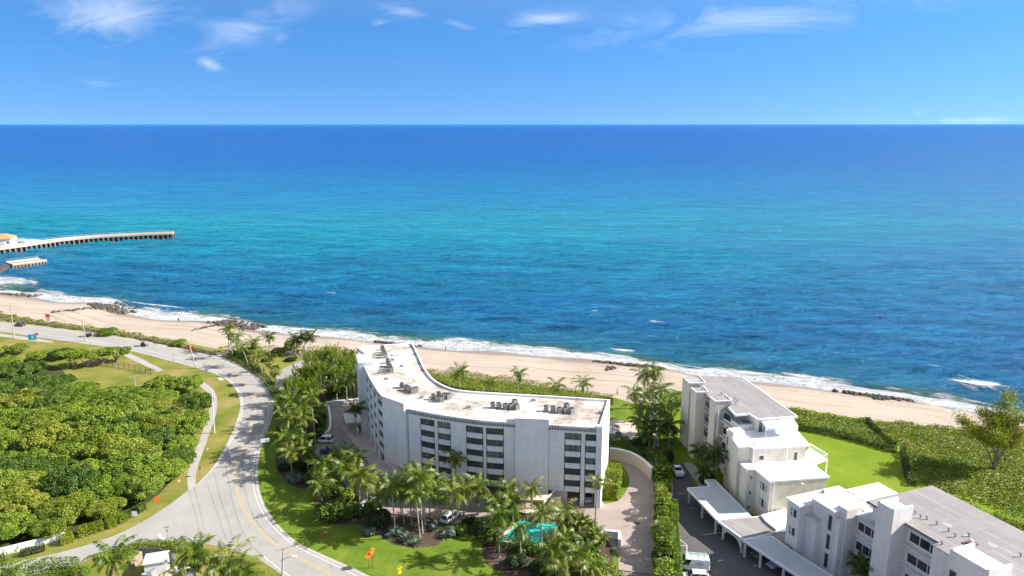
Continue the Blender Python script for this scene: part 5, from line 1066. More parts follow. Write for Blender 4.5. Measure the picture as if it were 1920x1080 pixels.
# lower terraced building
O2 = (47.9, 114.2); ux, vx_ = (.937, .35), (.37, -.93)
def ab(a, b2): return (O2[0] + a * ux[0] + b2 * vx_[0], O2[1] + a * ux[1] + b2 * vx_[1])
def R2(a0, a1, b0, b1): return [ab(a0, b0), ab(a1, b0), ab(a1, b1), ab(a0, b1)]
for fp in fins: MB().prism([(x + (sum(p[0] for p in fp) / 4 - x) * .06, y + (sum(p[1] for p in fp) / 4 - y) * .06) for x, y in fp], 16.1, 16.15).build('roof', M_STRIP1, rb1, 'small grey roof on a wall fin')
rb2 = T('terraced_building', 'large white terraced block with grey strip roof and tall chimney fins, nearest the viewer', 'building', (*ab(8, 12), 0))
wl = MB()
wl.prism(R2(.2, 11.5, .2, 2.95), 0, 11.2); wl.prism(R2(2.9, 11.5, 2.9, 9.0), 0, 11.19); wl.prism(R2(11.3, 18.2, 2.2, 12), 0, 11.6)     # low white block
wl.prism(R2(2.7, 9, 2.9, 7.9), 0, 12.3); wl.prism(R2(1.6, 4, 3.0, 5.4), 0, 9.4)
wl.prism(R2(3.9, 6.2, 7.2, 9.3), 0, 13.2)
wl.prism(R2(6.3, 12, 9.0, 14), 0, 11.7)
wl.prism(R2(6.9, 19.5, 11.4, 47), 0, 15.0)
wl.prism(R2(3.6, 7.5, 14.9, 17.9), 0, 17.2)
wl.prism(R2(4.6, 7.5, 24.0, 27.6), 0, 15.3)
wl.prism(R2(3.1, 7.5, 27.6, 33.2), 0, 16.6)
wl.prism(R2(5.2, 8, 33, 40), 0, 15.2)
wl.build('wall', M_GREYW, rb2)
# grey tower tops hollowed by upstands
for a0, a1, b0, b1, z in ((3.6, 7.6, 14.9, 17.9, 17.2), (3.1, 7.6, 27.6, 33.2, 16.6)):
    up_ = MB()
    for p_, q_ in ((ab(a0 + .15, b0 + .1), ab(a0 + .15, b1 - .1)), (ab(a0, b0 + .15), ab(a1, b0 + .15)), (ab(a0, b1 - .15), ab(a1, b1 - .15))): up_.bar((*p_, z + .35), (*q_, z + .35), .3, .7)
    up_.build('parapet', M_GREYW, rb2)
MB().prism([ab(-.1, -.1), ab(11.7, -.1), ab(11.7, 9.0), ab(9.0, 9.0), ab(9.0, 3.1), ab(-.1, 3.1)], 11.2, 11.5).build('roof', M_WHITEROOF, rb2, 'white flat roof at the near corner'); MB().prism(R2(11.2, 18.6, 2.0, 9.5), 11.6, 11.9).build('roof', M_WHITEROOF, rb2, 'white flat roof on the sea side')
MB().prism(R2(2.5, 9.6, 2.8, 8.0), 12.3, 12.55).build('roof', M_WHITEROOF, rb2, 'raised white flat roof'); MB().prism(R2(5.9, 9, 9.2, 13.6), 11.7, 12.0).build('roof', M_GREYPAINT, rb2, 'low grey roof in the recess')
MB().prism(R2(1.5, 2.72, 2.6, 5.5), 9.4, 9.6).build('roof', M_GREYPAINT, rb2, 'small low roof at the corner')
MB().prism([ab(6.0, 10.9), ab(20.4, 10.9), ab(20.4, 48), ab(6.0, 48), ab(6.0, 33), ab(7.0, 33), ab(7.0, 24), ab(6.0, 24), ab(6.0, 18.0), ab(7.5, 18.0), ab(7.5, 14.8), ab(6.0, 14.8)], 15.0, 15.4).build('roof', M_STRIP2, rb2, 'large grey strip roof')
MB().prism(R2(4.5, 7.1, 23.9, 27.6), 15.3, 15.45).build('roof', M_STRIP2, rb2, 'small grey roof beside the far fin')
for a0, b0, b1, zt, n in ((6.3, 9.5, 13.7, 11.1, 3), (6.9, 18.4, 23.8, 14.1, 3)):
    A, B = ab(a0, b0), ab(a0, b1)
    for k_ in range(3 if zt < 12 else 4):
        z = zt - 3.55 * k_; window(rb2, (A[0], A[1]), (B[0], B[1]), z - 1.75, z, (-ux[0], -ux[1]), n, .12, M_TRIM, M_GLASSD)
        lg = MB(); p_, q_ = ab(a0 - .35, b0 - .3), ab(a0 - .35, b1 + .3); lg.bar((*p_, z - 2.35), (*q_, z - 2.35), .75, .14); lg.build('ledge', M_GREYW, rb2)
for a0, b0, b1, zt, dz in ((2.68, 6.9, 7.6, 11.4, 3.5),):
    for k_ in range(3): A, B = ab(a0, b0), ab(a0, b1); window(rb2, A, B, zt - dz * k_ - 2.7, zt - dz * k_, (-ux[0], -ux[1]), 1, .08, M_GREYM, M_GLASSD, 'slit_window')
A, B = ab(3.08, 28.0), ab(3.08, 29.0)
for k_ in range(2): window(rb2, A, B, 9.0 - k_ * 6, 14.4 - k_ * 6, (-ux[0], -ux[1]), 1, .1, M_GREYM, M_GLASSD, 'slit_window')
for z in (10.3, 6.8):
    for b0, b1 in ((1.0, 1.5), (1.6, 2.5)): A, B = ab(.19, b0), ab(.19, b1); window(rb2, A, B, z - 1.7, z, (-ux[0], -ux[1]), 1, .08, M_TRIM, M_GLASSD, hor=b1 < 1.6)
railing(rb2, [ab(6.1, 7.4), ab(6.1, 9.2), ab(9.0, 9.2)], 12.0, 1.1, step=.3, name='stair_railing')
q = ab(3.8, 9.2); MB().tube([(*q, .2), (*q, 12.9)], [.09, .09], 6).build('downpipe', M_TRIM, rb2)
vents(rb2, [(1716, 963), (1726, 970), (1738, 973), (1757, 983), (1779, 996), (1791, 1006), (1817, 1005), (1766, 1021), (1840, 1057), (1683, 955), (1914, 1043)], 15.5)
x, y = G(1819, 1020, 15.4); v = MB(); v.box((x, y, 15.45), (1.9, 1.4, .1), .38); v.build('roof_patch', plain('rusty_roof_patch', (.16, .08, .07), .9, .3, 3), rb2); v = MB(); v.tube([(x + .2, y, 15.5), (x + .2, y, 16.1)], [.3, .22], 8); v.build('roof_fan', M_TRIM, rb2)
MB().tube([(*G(1543, 924, 11.5), 11.5), (*G(1543, 924, 11.5), 12.0)], [.3, .3], 8).build('roof_vent', M_GREYM, rb2)
pt = W([(1427, 965), (1475, 953), (1475, 985), (1455, 992), (1435, 976)], 3.4); po = T('link_roof', 'white flat link roof between the two terraced buildings', 'roof', (*pt[0], 0)); MB().prism(pt, 3.1, 3.4).build('roof', M_WHITEROOF, po); MB().prism([(x + (pt[2][0] - x) * .06, y + (pt[2][1] - y) * .06) for x, y in pt], 0, 3.1).build('wall', M_GREYW, po)
pt = W([(1448, 1002), (1472, 989), (1500, 1000), (1498, 1022), (1480, 1028)], 3.0); po = T('porch_roof', 'grey shingled porch roof at the foot of the lower terraced building', 'roof', (*pt[0], 0)); MB().prism(pt, 2.8, 3.0).build('roof', M_STRIPC, po); MB().prism([(x + (pt[2][0] - x) * .08, y + (pt[2][1] - y) * .08) for x, y in pt], 0, 2.8).build('wall', M_GREYW, po)
# carports
def carport(label, poly_px, z, mat, posts, extra=None):
    P = W(poly_px, z); t = T('carport', label, 'carport', (*P[0], 0), 'carports along the parking lot'); MB().prism(P, z - .12, z).build('roof', mat, t)
    fb = MB()
    for a, b2 in zip(P, P[1:] + P[:1]): fb.bar((*a, z - .18), (*b2, z - .18), .22, .42)
    fb.build('fascia', M_TRIM, t)
    for p_ in posts: g_ = G(*p_, z); MB().prism([(g_[0] - .17, g_[1] - .17), (g_[0] + .17, g_[1] - .17), (g_[0] + .17, g_[1] + .17), (g_[0] - .17, g_[1] + .17)], 0, z - .3).build('post', M_PALEC, t)
    return t
c1 = carport('pale grey roofed carport farthest up the parking lot', [(1322, 900), (1339.5, 899), (1408, 968.5), (1345, 975), (1289, 915), (1332.5, 911.5)], 3.2, M_GREYPAINT, [(1293, 917), (1318, 944), (1343, 972), (1400, 966), (1365, 932)])
c2 = carport('carport with weathered grey strip roof between the two pale ones', [(1345.5, 976), (1427, 968), (1462, 994), (1440, 1002), (1394, 1011)], 3.0, M_STRIPC, [(1357, 984), (1392, 1009), (1440, 999), (1425, 971)])
c3 = carport('pale grey roofed carport at the bottom of the picture', [(1394, 1012), (1448, 1005), (1482, 1031), (1590, 1098), (1560, 1120), (1470, 1062)], 3.2, M_GREYPAINT, [(1398, 1014), (1427, 1034), (1470, 1062), (1500, 1082), (1480, 1036)])
mb = MB(); A, B = G(1357, 984, 3), G(1392, 1011, 3)
for i in range(12):
    q0, q1 = i / 12, (i + 1) / 12; h0, h1 = (2.6 - 1.9 * (2 * q - 1) ** 4 for q in (q0, q1)); p0, p1 = [(A[0] + (B[0] - A[0]) * q, A[1] + (B[1] - A[1]) * q) for q in (q0, q1)]
    mb.quad((p0[0] - .12, p0[1], h0 - .25), (p1[0] - .12, p1[1], h1 - .25), (p1[0] - .12, p1[1], 2.75), (p0[0] - .12, p0[1], 2.75))
mb.build('arched_fascia', M_PALEC, c2)
# bay lines on the lot
for px, py, px2, py2 in ((1318, 1003, 1352, 999), (1334, 985, 1346, 984), (1345, 1053, 1357, 1050), (1272, 925, 1284, 926), (1293, 954, 1304, 953), (1312, 962, 1325, 961), (1414, 1062, 1419, 1060), (1288, 1022, 1288, 1048), (1270, 1007, 1287, 1022), (1268, 1022, 1287, 1024), (1278, 1014, 1268, 1020)):
    A, B = G(px, py), G(px2, py2); tag(strip_along([A, B], .14, .062).build('parking_bay_line', M_PLOT), kind='structure')
# utility yard, bottom left
hx, hy = G(296, 1071); hut = T('utility_hut', 'small white flat roofed utility hut in the yard at the bottom left', 'hut', (hx, hy, 0), None, .30)
MB().box((0, 0, 1.25), (3.4, 3.0, 2.5)).build('wall', M_WHITE, hut); MB().box((0, 0, 2.58), (3.8, 3.4, .16)).box((0, 0, 2.68), (.06, 3.4, .05)).build('roof', plain('grey_hut_roof', (.55, .54, .56), .7, .08), hut); MB().box((1.72, .2, 1.05), (.05, .9, 2.0)).build('door', M_TRIM, hut)
def fence(label, pts, h, mat, name='fence', solid=True, step=1.8, group=None):
    t = T(name, label, 'fence', (*pts[0], 0), group); mb = MB()
    for p_, d in resample(pts, step): MB().box((p_.x, p_.y, h / 2), (.1, .1, h)).build('post', mat, t)
    for a, b2 in zip(pts, pts[1:]):
        if solid: mb.bar((*a, h * .52), (*b2, h * .52), .05, h * .94)
        else:
            for z in (h, h * .5, .1): mb.bar((*a, z), (*b2, z), .035)
            L = (Vector(b2) - Vector(a)).length
            for i in range(int(L / .22)):
                q = Vector(a) + (Vector(b2) - Vector(a)) * (i * .22 / L); q2 = Vector(a) + (Vector(b2) - Vector(a)) * min(1, (i * .22 + h * .5) / L); mb.bar((*q, .1), (*q2, h), .008); mb.bar((*q2, .1), (*q, h), .008)
    mb.build('panel' if solid else 'mesh_panel', mat, t); return t
fence('grey board fence behind the utility hut', W([(262, 1046), (300, 1046), (330, 1058)]), 2.0, plain('grey_boards', (.30, .28, .27), .85, .2, 4))
fence('weathered board fence left of the utility hut', W([(248, 1068), (268, 1050)]), 1.8, plain('brown_boards', (.33, .26, .21), .85, .2, 4))
plainwall('yard_wall', 'low white wall round the utility hut', W([(268, 1084), (300, 1090), (332, 1072)]), .3, .8, M_WHITE)
tb = G(352, 1085); tt_ = T('transformer_box', 'pale metal transformer cabinet beside the utility hut', 'cabinet', (*tb, 0)); MB().box((*tb, .8), (2.6, 1.4, 1.6), .3).build('cabinet', M_GREYPAINT, tt_); MB().box((*tb, 1.65), (2.8, 1.6, .1), .3).build('lid', M_TRIM, tt_)
fence('black chain link fence across the mown clearing', W([(190, 685), (215, 688.5), (238, 692.5), (262, 697), (284, 702)]), 1.8, M_DARKM, 'chain_link_fence', False, 2.4)
plainwall('boundary_wall', 'white boundary wall under the thicket at the lower left', W([(-60, 1052), (0, 1042), (60, 1027), (122, 1010)]), .3, 1.25, M_TRIM)
gl = T('guardrail', 'dark wooden guardrail along the beach side of the road', 'guardrail', (*G(180, 620), 0)); gp = smoothpoly(W([(-160, 583), (0, 600), (120, 614), (240, 631), (330, 649), (400, 664), (422, 670)])); mb = MB()
for z in (.45, .8):
    for a, b2 in zip(gp, gp[1:]): mb.bar((*a, z), (*b2, z), .12, .2)
mb.build('rail', M_WOODP, gl)
gpost = MB()
for i, (p_, d) in enumerate(resample(gp, 2.6)): obj('post', MB().box((0, 0, .5), (.2, .2, 1.0)).mesh('post', M_WOODP) if i == 0 else bpy.data.objects['post_guard'].data, gl, (p_.x - ORG[gl.name].x, p_.y - ORG[gl.name].y, 0)).name = 'post_guard' if i == 0 else 'post'
bpy.data.objects['post_guard'].name = 'post'
M_PDECK = plain('sandy_pier_deck', (.40, .35, .29), .85, .2); M_PILE = plain('stained_pile', (.20, .17, .13), .9, .35)
# pier, groyne, house
def pier(label, px_top, wd, z, name, n, zw=-9, ci=1.4):
    line = smoothpoly(W(px_top, z), k=6); t = T(name, label, 'pier', (*line[0], 0)); a, b2 = inset(line, wd / 2), inset(line, -wd / 2); MB().prism(a + b2[::-1], z - .7, z).build('deck', M_PDECK, t)
    for q in (inset(line, wd / 2 - .2), inset(line, -wd / 2 + .2)):
        e_ = MB()
        for p0, p1 in zip(q, q[1:]): e_.bar((*p0, z + .25), (*p1, z + .25), .35, .5)
        e_.build('kerb', M_CONC, t)
    L = sum((Vector(q) - Vector(p)).length for p, q in zip(line, line[1:])); rs = resample(line, L / n); pm = None
    o_ = ORG[t.name]
    for p_, d in rs:
        nrm = Vector((-d.y, d.x))
        for sg in (-1, 1):
            c_ = p_ + nrm * sg * (wd / 2 - .35); pm = pm or MB().box((0, 0, (z + zw) / 2 - .35), (.9, .9, z - zw - .7)).mesh('pile', M_PILE)
            obj('pile', pm, t, (c_.x - o_.x, c_.y - o_.y, 0), math.atan2(d.y, d.x))
    rail = MB(); q = inset(line, wd / 2 - .25)
    for p0, p1 in zip(q, q[1:]): rail.bar((*p0, z + 1.4), (*p1, z + 1.4), .1)
    for p_, d in resample(q, 5): rail.bar((*p_, z + .4), (*p_, z + 1.4), .1)
    rail.build('railing', M_CONC, t); core_ = MB().prism(inset(line, wd / 2 - ci) + inset(line, -wd / 2 + ci)[::-1], -9, z - .7).build('core', M_ROCK if ci > 1 else M_CONC, t); return t
pier('long curved concrete fishing pier on piles reaching out to sea', [(-160, 486), (-60, 473), (30, 461), (100, 451), (170, 444), (250, 439.5), (325, 436.5)], 9, -.9, 'pier', 48)
pier('short low concrete jetty with pile supports inside the long pier', [(18, 494), (50, 490), (80, 486)], 11, -1.9, 'groyne', 10, ci=.6)
sheet('inlet_bank', W([(-160, 520), (-60, 506), (0, 498), (22, 492), (18, 500), (-20, 510), (-160, 532)], -2.5), -2.5, M_ROCK, th=6)
hx, hy = G(-2, 461, -1.5); ho = T('pier_house', 'white house with orange tiled roof at the landward end of the pier', 'house', (hx, hy, -1.9), None, .35); ho.scale = (.86, .86, .84)
MB().box((0, 0, 2.0), (20, 14, 9.0)).build('wall', M_WHITE, ho); MB().loft([[(-10.8, -7.8, 6.5), (10.8, -7.8, 6.5), (10.8, 7.8, 6.5), (-10.8, 7.8, 6.5)], [(-5, -1, 9.6), (5, -1, 9.6), (5, 1, 9.6), (-5, 1, 9.6)]]).build('roof', M_TILE, ho)
MB().box((-4, 2, 9.4), (6, 5, 4.6)).build('wall', M_WHITE, ho); MB().loft([[(-7.4, -1, 11.6), (-.6, -1, 11.6), (-.6, 5, 11.6), (-7.4, 5, 11.6)], [(-4.5, 1.6, 13.2), (-3.5, 1.6, 13.2), (-3.5, 2.4, 13.2), (-4.5, 2.4, 13.2)]]).build('roof', M_TILE, ho)
for xx in (4.0,): MB().box((xx, -7.02, 2.6), (2.6, .08, 3.6)).build('door', plain('faded_shutter', (.62, .6, .56), .7, .1), ho)
for xx in (-4, 8): MB().box((xx, -7.03, 3.6), (1.4, .08, 1.6)).build('window', M_GLASSD, ho)
# boulder groynes: heaps nobody could count
def rocks(pts, n, w_, s, seed, z=None):
    rng = random.Random(seed); mb = MB(); ln = resample(W(pts, -3), .5) or [(Vector(G(*pts[0], -3)), Vector((1, 0)))]
    for i in range(n):
        p_, d = rng.choice(ln); nrm = Vector((-d.y, d.x)); c_ = p_ + nrm * rng.gauss(0, w_ * .4) + d * rng.uniform(-1, 1); r = s * rng.uniform(.5, 1.3); zb = float(tz(np.array(c_.x), np.array(c_.y))) ; zb = max(zb, SEA - .4)
        a = rng.uniform(0, 6.3); rings = []
        for zz, k_ in ((-.4, .8), (.05, 1.0), (.45, .85), (.75, .45)): rings.append([(c_.x + r * k_ * math.cos(a + j * 1.047) * rng.uniform(.7, 1.15), c_.y + r * k_ * math.sin(a + j * 1.047) * rng.uniform(.6, 1.0), zb + r * zz * rng.uniform(.8, 1.2)) for j in range(6)])
        mb.loft(rings)
    o = mb.build('boulder_heap', M_ROCK); return tag(o, kind='stuff')
rocks([(180, 568), (205, 572), (250, 582)], 190, 7, 1.0, 1); rocks([(100, 596), (135, 590), (175, 580), (200, 576)], 70, 1.6, .7, 2); rocks([(0, 548), (40, 549), (68, 552)], 90, 3, .9, 3)
rocks([(412, 598), (440, 604), (485, 612)], 170, 6, 1.1, 4); rocks([(362, 629), (385, 620), (410, 608)], 36, 1.2, .55, 5); rocks([(708, 637), (745, 642), (790, 647)], 120, 2, .7, 6); rocks([(1115, 676), (1160, 681), (1215, 685), (1240, 688)], 120, 2.2, .7, 7)
rocks([(1138, 701), (1150, 692)], 24, 2, .6, 8); rocks([(1572, 731), (1620, 737), (1660, 741), (1710, 750)], 170, 2.6, .7, 9); rocks([(1640, 750), (1660, 745)], 30, 2.5, .6, 10)
# ------------------------------------------------------------------ palms
C = 'coconut palm'
for q in [
 ('slender coconut palm beside the yellow sign, farthest from the car park', 430, 658, 427, 616), ('coconut palm just right of the palm by the yellow sign', 436, 672, 432, 628, 'windy'), ('coconut palm with hanging fronds between the sign and the shrubs', 446, 662, 443, 634),
 ('coconut palm standing in the shrubs at the beach edge', 473, 664, 475, 642), ('tall lone coconut palm in the middle of the beach car park edge', 506, 670, 505, 631), ('coconut palm on the sand right of the car park', 557, 662, 556, 637, 'dark'), ('left palm of the pair above the feathery grove', 571, 664, 570, 631, 'dark'), ('right palm of the pair above the feathery grove', 582, 664, 583, 632, 'dark'),
 ('leaning coconut palm bent over the car park hedge', 466, 688, 452, 650, 'windy'), ('leaning coconut palm with yellow crown over the road hedge', 493, 704, 481, 669, 'windy'), ('small palm in the dark hedge by the road bend', 480, 697, 479, 683, 'windy', .55)]:
    palm('coconut_palm', q[0], *q[1:5], *(q[5:6] or ('coco',)), **({'sc': q[6]} if len(q) > 6 else {'sc': 1.0}), group='palms along the road bend')
palm('fan_palm', 'brown fan palm beside the beach car park', 508, 720, 506, 678, 'fan', 1.0, 'fan palms'); palm('fan_palm', 'fuller fan palm at the inside of the road bend', 517, 738, 517, 694, 'fan', 1.15, 'fan palms')
for q in [
 ('tall thin palm rising from the shaded courtyard kerb', 592, 842, 583, 744), ('palm nearest the road at the top of the lawn row', 534, 812, 529, 768), ('palm behind the topmost roadside palm', 566, 820, 560, 768), ('roadside palm with arching fronds in the middle of the lawn row', 541, 858, 540, 786), ('palm on the courtyard side of the arching roadside palm', 568, 856, 566, 784),
 ('roadside palm in line with the white sign board', 538, 872, 537, 822), ('palm right of the one by the white sign board', 567, 872, 566, 824), ('palm with drooping crown left of the dark parked car', 598, 912, 597, 872), ('short palm by the paved corner below the dark parked car', 622, 902, 620, 866), ('slender palm beside the courtyard paving', 639, 893, 640, 856),
 ('tall palm with yellow fronds near the brown canopy', 665, 918, 666, 856), ('tall palm rising from the glossy shrubs', 675, 965, 674, 890), ('palm with hanging fronds at the left end of the lawn bed', 604, 955, 602, 910),
 ('leftmost palm of the big clump in the mulch bed', 741, 1000, 734, 906), ('bushy palm second in the big clump', 758, 985, 747, 922), ('tall palm at the back left of the big clump', 772, 985, 764, 902), ('front palm of the big clump with splayed trunk', 787, 1008, 778, 925), ('tallest palm in the middle of the big clump', 792, 1000, 786, 893), ('palm with curved trunk at the right of the big clump', 797, 990, 795, 918), ('palm at the right edge of the big clump', 818, 980, 815, 905), ('palm right behind the big clump by the drive', 826, 972, 824, 922),
 ('palm in front of the parked white car', 848, 985, 850, 924), ('lone tall palm against the white condominium front', 855, 930, 855, 856), ('palm right of the parked white car', 897, 966, 896, 915), ('palm in front of the stair tower, left of the tan canopy', 953, 968, 952, 912), ('palm in front of the tan entrance canopy', 996, 975, 998, 916), ('tall palm standing over the swimming pool', 1015, 1040, 1016, 966), ('thin palm at the left corner of the pool hedge', 936, 1046, 935, 964), ('dark palm growing in front of the swimming pool', 976, 1050, 975, 988),
 ('palm between the road and the upper courtyard kerb', 548, 800, 546, 752), ('palm leaning over the lawn below the white sign board', 548, 895, 545, 848), ('palm beside the grey leaved shrub', 578, 890, 577, 845), ('palm at the front of the courtyard corner shrubs', 618, 935, 617, 890), ('palm behind the tall shrub at the courtyard corner', 648, 925, 648, 880),
 ('palm in the dense row left of the courtyard wall', 575, 830, 573, 784), ('palm at the courtyard edge above the white SUV', 590, 818, 588, 770), ('palm crowding the courtyard corner by the dark car', 607, 925, 606, 876), ('palm among the forecourt shrubs below the brown canopy', 688, 950, 690, 898), ('palm behind the pool hedge left of the parasol', 962, 985, 960, 940),
 ('short palm left of the big clump', 716, 975, 715, 925), ('palm at the back of the big clump near the canopy', 752, 965, 750, 905), ('palm filling the gap right of the curved trunk', 806, 975, 806, 910), ('palm over the forecourt beside the lone tall one', 870, 968, 869, 915), ('palm at the left corner behind the pool', 928, 985, 928, 940), ('palm at the far right corner of the pool', 1058, 1005, 1057, 958),
 ('palm with yellowing fronds at the bottom right of the pool bed', 1090, 1092, 1083, 1034), ('palm with long drooping fronds in the pool bed', 1064, 1080, 1060, 1012), ('palm at the near side of the pool', 1034, 1090, 1030, 1030), ('palm in the lower pool bed by the bottom edge', 1056, 1118, 1054, 1066), ('palm in the corner hedge by the driveway gate', 1108, 1108, 1108, 1060)]:
    palm('coconut_palm', *q, kind=('windy' if pal_n % 3 == 2 else 'coco'), sc=1.08, group='palms in the condominium garden')
palm('coconut_palm', 'tall slender palm at the right end of the pool bed against the garage openings', 1116, 985, 1121, 903, 'windy', .9, 'palms in the condominium garden')
palm('coconut_palm', 'palm in the shaded courtyard beside the ramp', 665, 818, 667, 766, 'dark', .95, 'palms in the condominium garden')
for i, (a, b2, c, d, lb) in enumerate([(1067, 1000, 1067, 968, 'areca palm at the right end of the pool'), (1087, 1000, 1088, 972, 'areca palm between the pool and the drive, second from the pool'), (1103, 1008, 1104, 980, 'areca palm in the middle of the driveway row'), (1112, 1022, 1113, 995, 'areca palm beside the low gate wall'), (1125, 1035, 1126, 1005, 'areca palm nearest the low gate wall')]): palm('areca_palm', lb, a, b2, c, d, 'areca', 1.0, 'areca palms by the drive')
for i, (a, b2, c, d, lb) in enumerate([(862, 733, 862, 700, 'leftmost palm on the dune behind the condominium'), (917, 748, 917, 717, 'second palm from the left behind the condominium roof'), (970, 747, 974, 700, 'tallest palm behind the condominium roof'), (1041, 754, 1044, 722, 'palm behind the roof, left of the last one'), (1088, 757, 1094, 718, 'rightmost palm behind the condominium roof')]): palm('coconut_palm', lb, a, b2, c, d, 'coco', .95, 'palms on the dune behind the condominium')
for i, (a, b2, c, d, k_, lb) in enumerate([(1222, 765, 1228, 698, 'coco', 'wind-blown palm at the top of the palm grove'), (1205, 765, 1210, 705, 'coco', 'palm left of the topmost grove palm'), (1192, 790, 1190, 735, 'coco', 'palm on the beach-path side of the grove'), (1214, 795, 1216, 738, 'coco', 'palm in the sunlit middle of the grove'), (1240, 790, 1240, 730, 'coco', 'palm on the right of the grove by the lawn gap'), (1198, 812, 1198, 762, 'coco', 'palm on the patio side of the grove'),
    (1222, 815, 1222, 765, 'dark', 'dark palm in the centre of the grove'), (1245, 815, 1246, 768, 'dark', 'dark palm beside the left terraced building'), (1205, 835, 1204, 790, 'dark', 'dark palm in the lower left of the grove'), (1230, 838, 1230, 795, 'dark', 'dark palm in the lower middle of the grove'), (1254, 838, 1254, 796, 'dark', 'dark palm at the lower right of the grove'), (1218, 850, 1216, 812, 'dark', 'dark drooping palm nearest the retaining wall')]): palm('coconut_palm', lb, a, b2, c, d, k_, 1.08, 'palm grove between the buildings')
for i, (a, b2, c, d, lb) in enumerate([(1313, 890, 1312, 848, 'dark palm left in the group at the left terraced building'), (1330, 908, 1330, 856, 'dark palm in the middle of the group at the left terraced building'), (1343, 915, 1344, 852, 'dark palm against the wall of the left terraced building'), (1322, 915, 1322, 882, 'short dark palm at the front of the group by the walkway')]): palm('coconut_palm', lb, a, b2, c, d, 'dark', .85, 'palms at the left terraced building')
X, Y = ab(4.2, 14); palm('coconut_palm', 'dark palm in the recess of the lower terraced building', 0, 0, *PX(X, Y, 5.0), 'dark', .8, 'palms at the lower terraced building', base=(X, Y)); X, Y = ab(5.3, 12.0); palm('coconut_palm', 'shorter dark palm beside the one in the lower building recess', 0, 0, *PX(X, Y, 4.6), 'dark', .75, 'palms at the lower terraced building', base=(X, Y))
palm('fan_palm', 'big fan palm rising from the hedge beside the driveway', 1244, 1035, 1243, 1000, 'bigfan', .95, 'fan palms'); palm('fan_palm', 'smaller fan palm in the upper hedge beside the driveway', 1241, 960, 1242, 930, 'fan', 1.1, 'fan palms')
for i, (a, b2, c, d, sc, lb) in enumerate([(212, 1098, 212, 1045, 1.3, 'palm left of the utility hut at the bottom edge'), (368, 1102, 366, 1035, 1.35, 'palm right of the utility hut, tallest at the bottom left'), (402, 1112, 400, 1058, 1.2, 'palm second from the hut in the bottom row'), (432, 1112, 430, 1056, 1.2, 'palm third from the hut in the bottom row'), (458, 1120, 456, 1072, 1.15, 'rightmost palm of the bottom left row'), (10, 1120, 8, 1082, 1.1, 'palm at the bottom left corner'), (338, 1120, 335, 1075, 1.1, 'yellowing palm in front of the utility hut')]): palm('coconut_palm', lb, a, b2, c, d, 'coco', sc, 'palms at the bottom left')
# feathery grove left of the condominium
def feather(label, px, py, h, r, mat=L_FEATH, seed=0, base=None):
    X, Y = base or G(px, py); rng = np.random.default_rng(seed); t = T('feathery_tree', label, 'tree', (X, Y, 0), 'feathery trees beside the condominium'); Q = []; mb = MB().tube([(0, 0, 0), (.1, .1, h * .5), (0, .2, h * .92)], [.2, .13, .04], 6)
    for i in range(95):
        z0 = h * rng.uniform(.06, .86); a = rng.uniform(0, 6.28); rr = r * (1.05 - .75 * z0 / h) * rng.uniform(.35, 1); b0 = np.array([rr * math.cos(a), rr * math.sin(a), z0]); d = unit(np.array([math.cos(a) * .38, math.sin(a) * .38, 1.0]) + rng.normal(0, .18, 3)); Lp = h * rng.uniform(.16, .3)
        if i < 14: mb.tube([(0, 0, z0 * .7), tuple(b0)], [.05, .03], 4)
        n = 46; s = rng.uniform(0, 1, n); p = b0 + d * (s * Lp)[:, None] + rng.normal(0, .12, (n, 3)) * (1.2 - s)[:, None]; dr = unit(d + rng.normal(0, .45, (n, 3))); l = .55 * rng.uniform(.6, 1.2, (n, 1)); w2 = unit(np.cross(dr, rng.normal(0, 1, (n, 3)))) * .075
        Q.append(np.stack([p, p + dr * l * .5 + w2, p + dr * l, p + dr * l * .5 - w2], 1))
    obj('crown', from_quads('crown', np.concatenate(Q), mat), t); obj('trunk', mb.mesh('trunk', M_BARK), t)
for i, (px, py, h, r, lb) in enumerate([(628, 712, 10.5, 3.4, 'tallest plume of the feathery grove, at its seaward side'), (605, 714, 9.5, 3.4, 'feathery tree second from the left at the back of the grove'), (585, 720, 9, 3.2, 'feathery tree at the back left of the grove'), (648, 722, 8.5, 3.0, 'feathery tree against the condominium corner'), (566, 738, 8.5, 3.4, 'feathery tree at the left edge of the grove by the car park'), (600, 738, 9.5, 3.6, 'feathery tree in the middle of the grove'),
    (630, 738, 8, 3.2, 'feathery tree in the middle right of the grove'), (550, 760, 8, 3.4, 'feathery tree at the front left of the grove near the road'), (582, 762, 7.5, 3.2, 'feathery tree at the front of the grove above the courtyard'), (536, 782, 6.5, 2.8, 'lowest feathery tree, nearest the road'), (655, 700, 7, 2.8, 'feathery tree behind the condominium corner'), (566, 790, 6, 2.6, 'feathery tree behind the roadside palms')]): feather(lb, px, py, h, r, seed=500 + i)
for i, (px, py, c, d, lb) in enumerate([(650, 748, 650, 715, 'dark palm in the gap between the grove and the condominium'), (632, 752, 632, 722, 'dark palm at the foot of the grove'), (664, 742, 664, 705, 'dark palm touching the condominium corner')]): palm('coconut_palm', lb, px, py, c, d, 'dark', .95, 'palms by the grove')
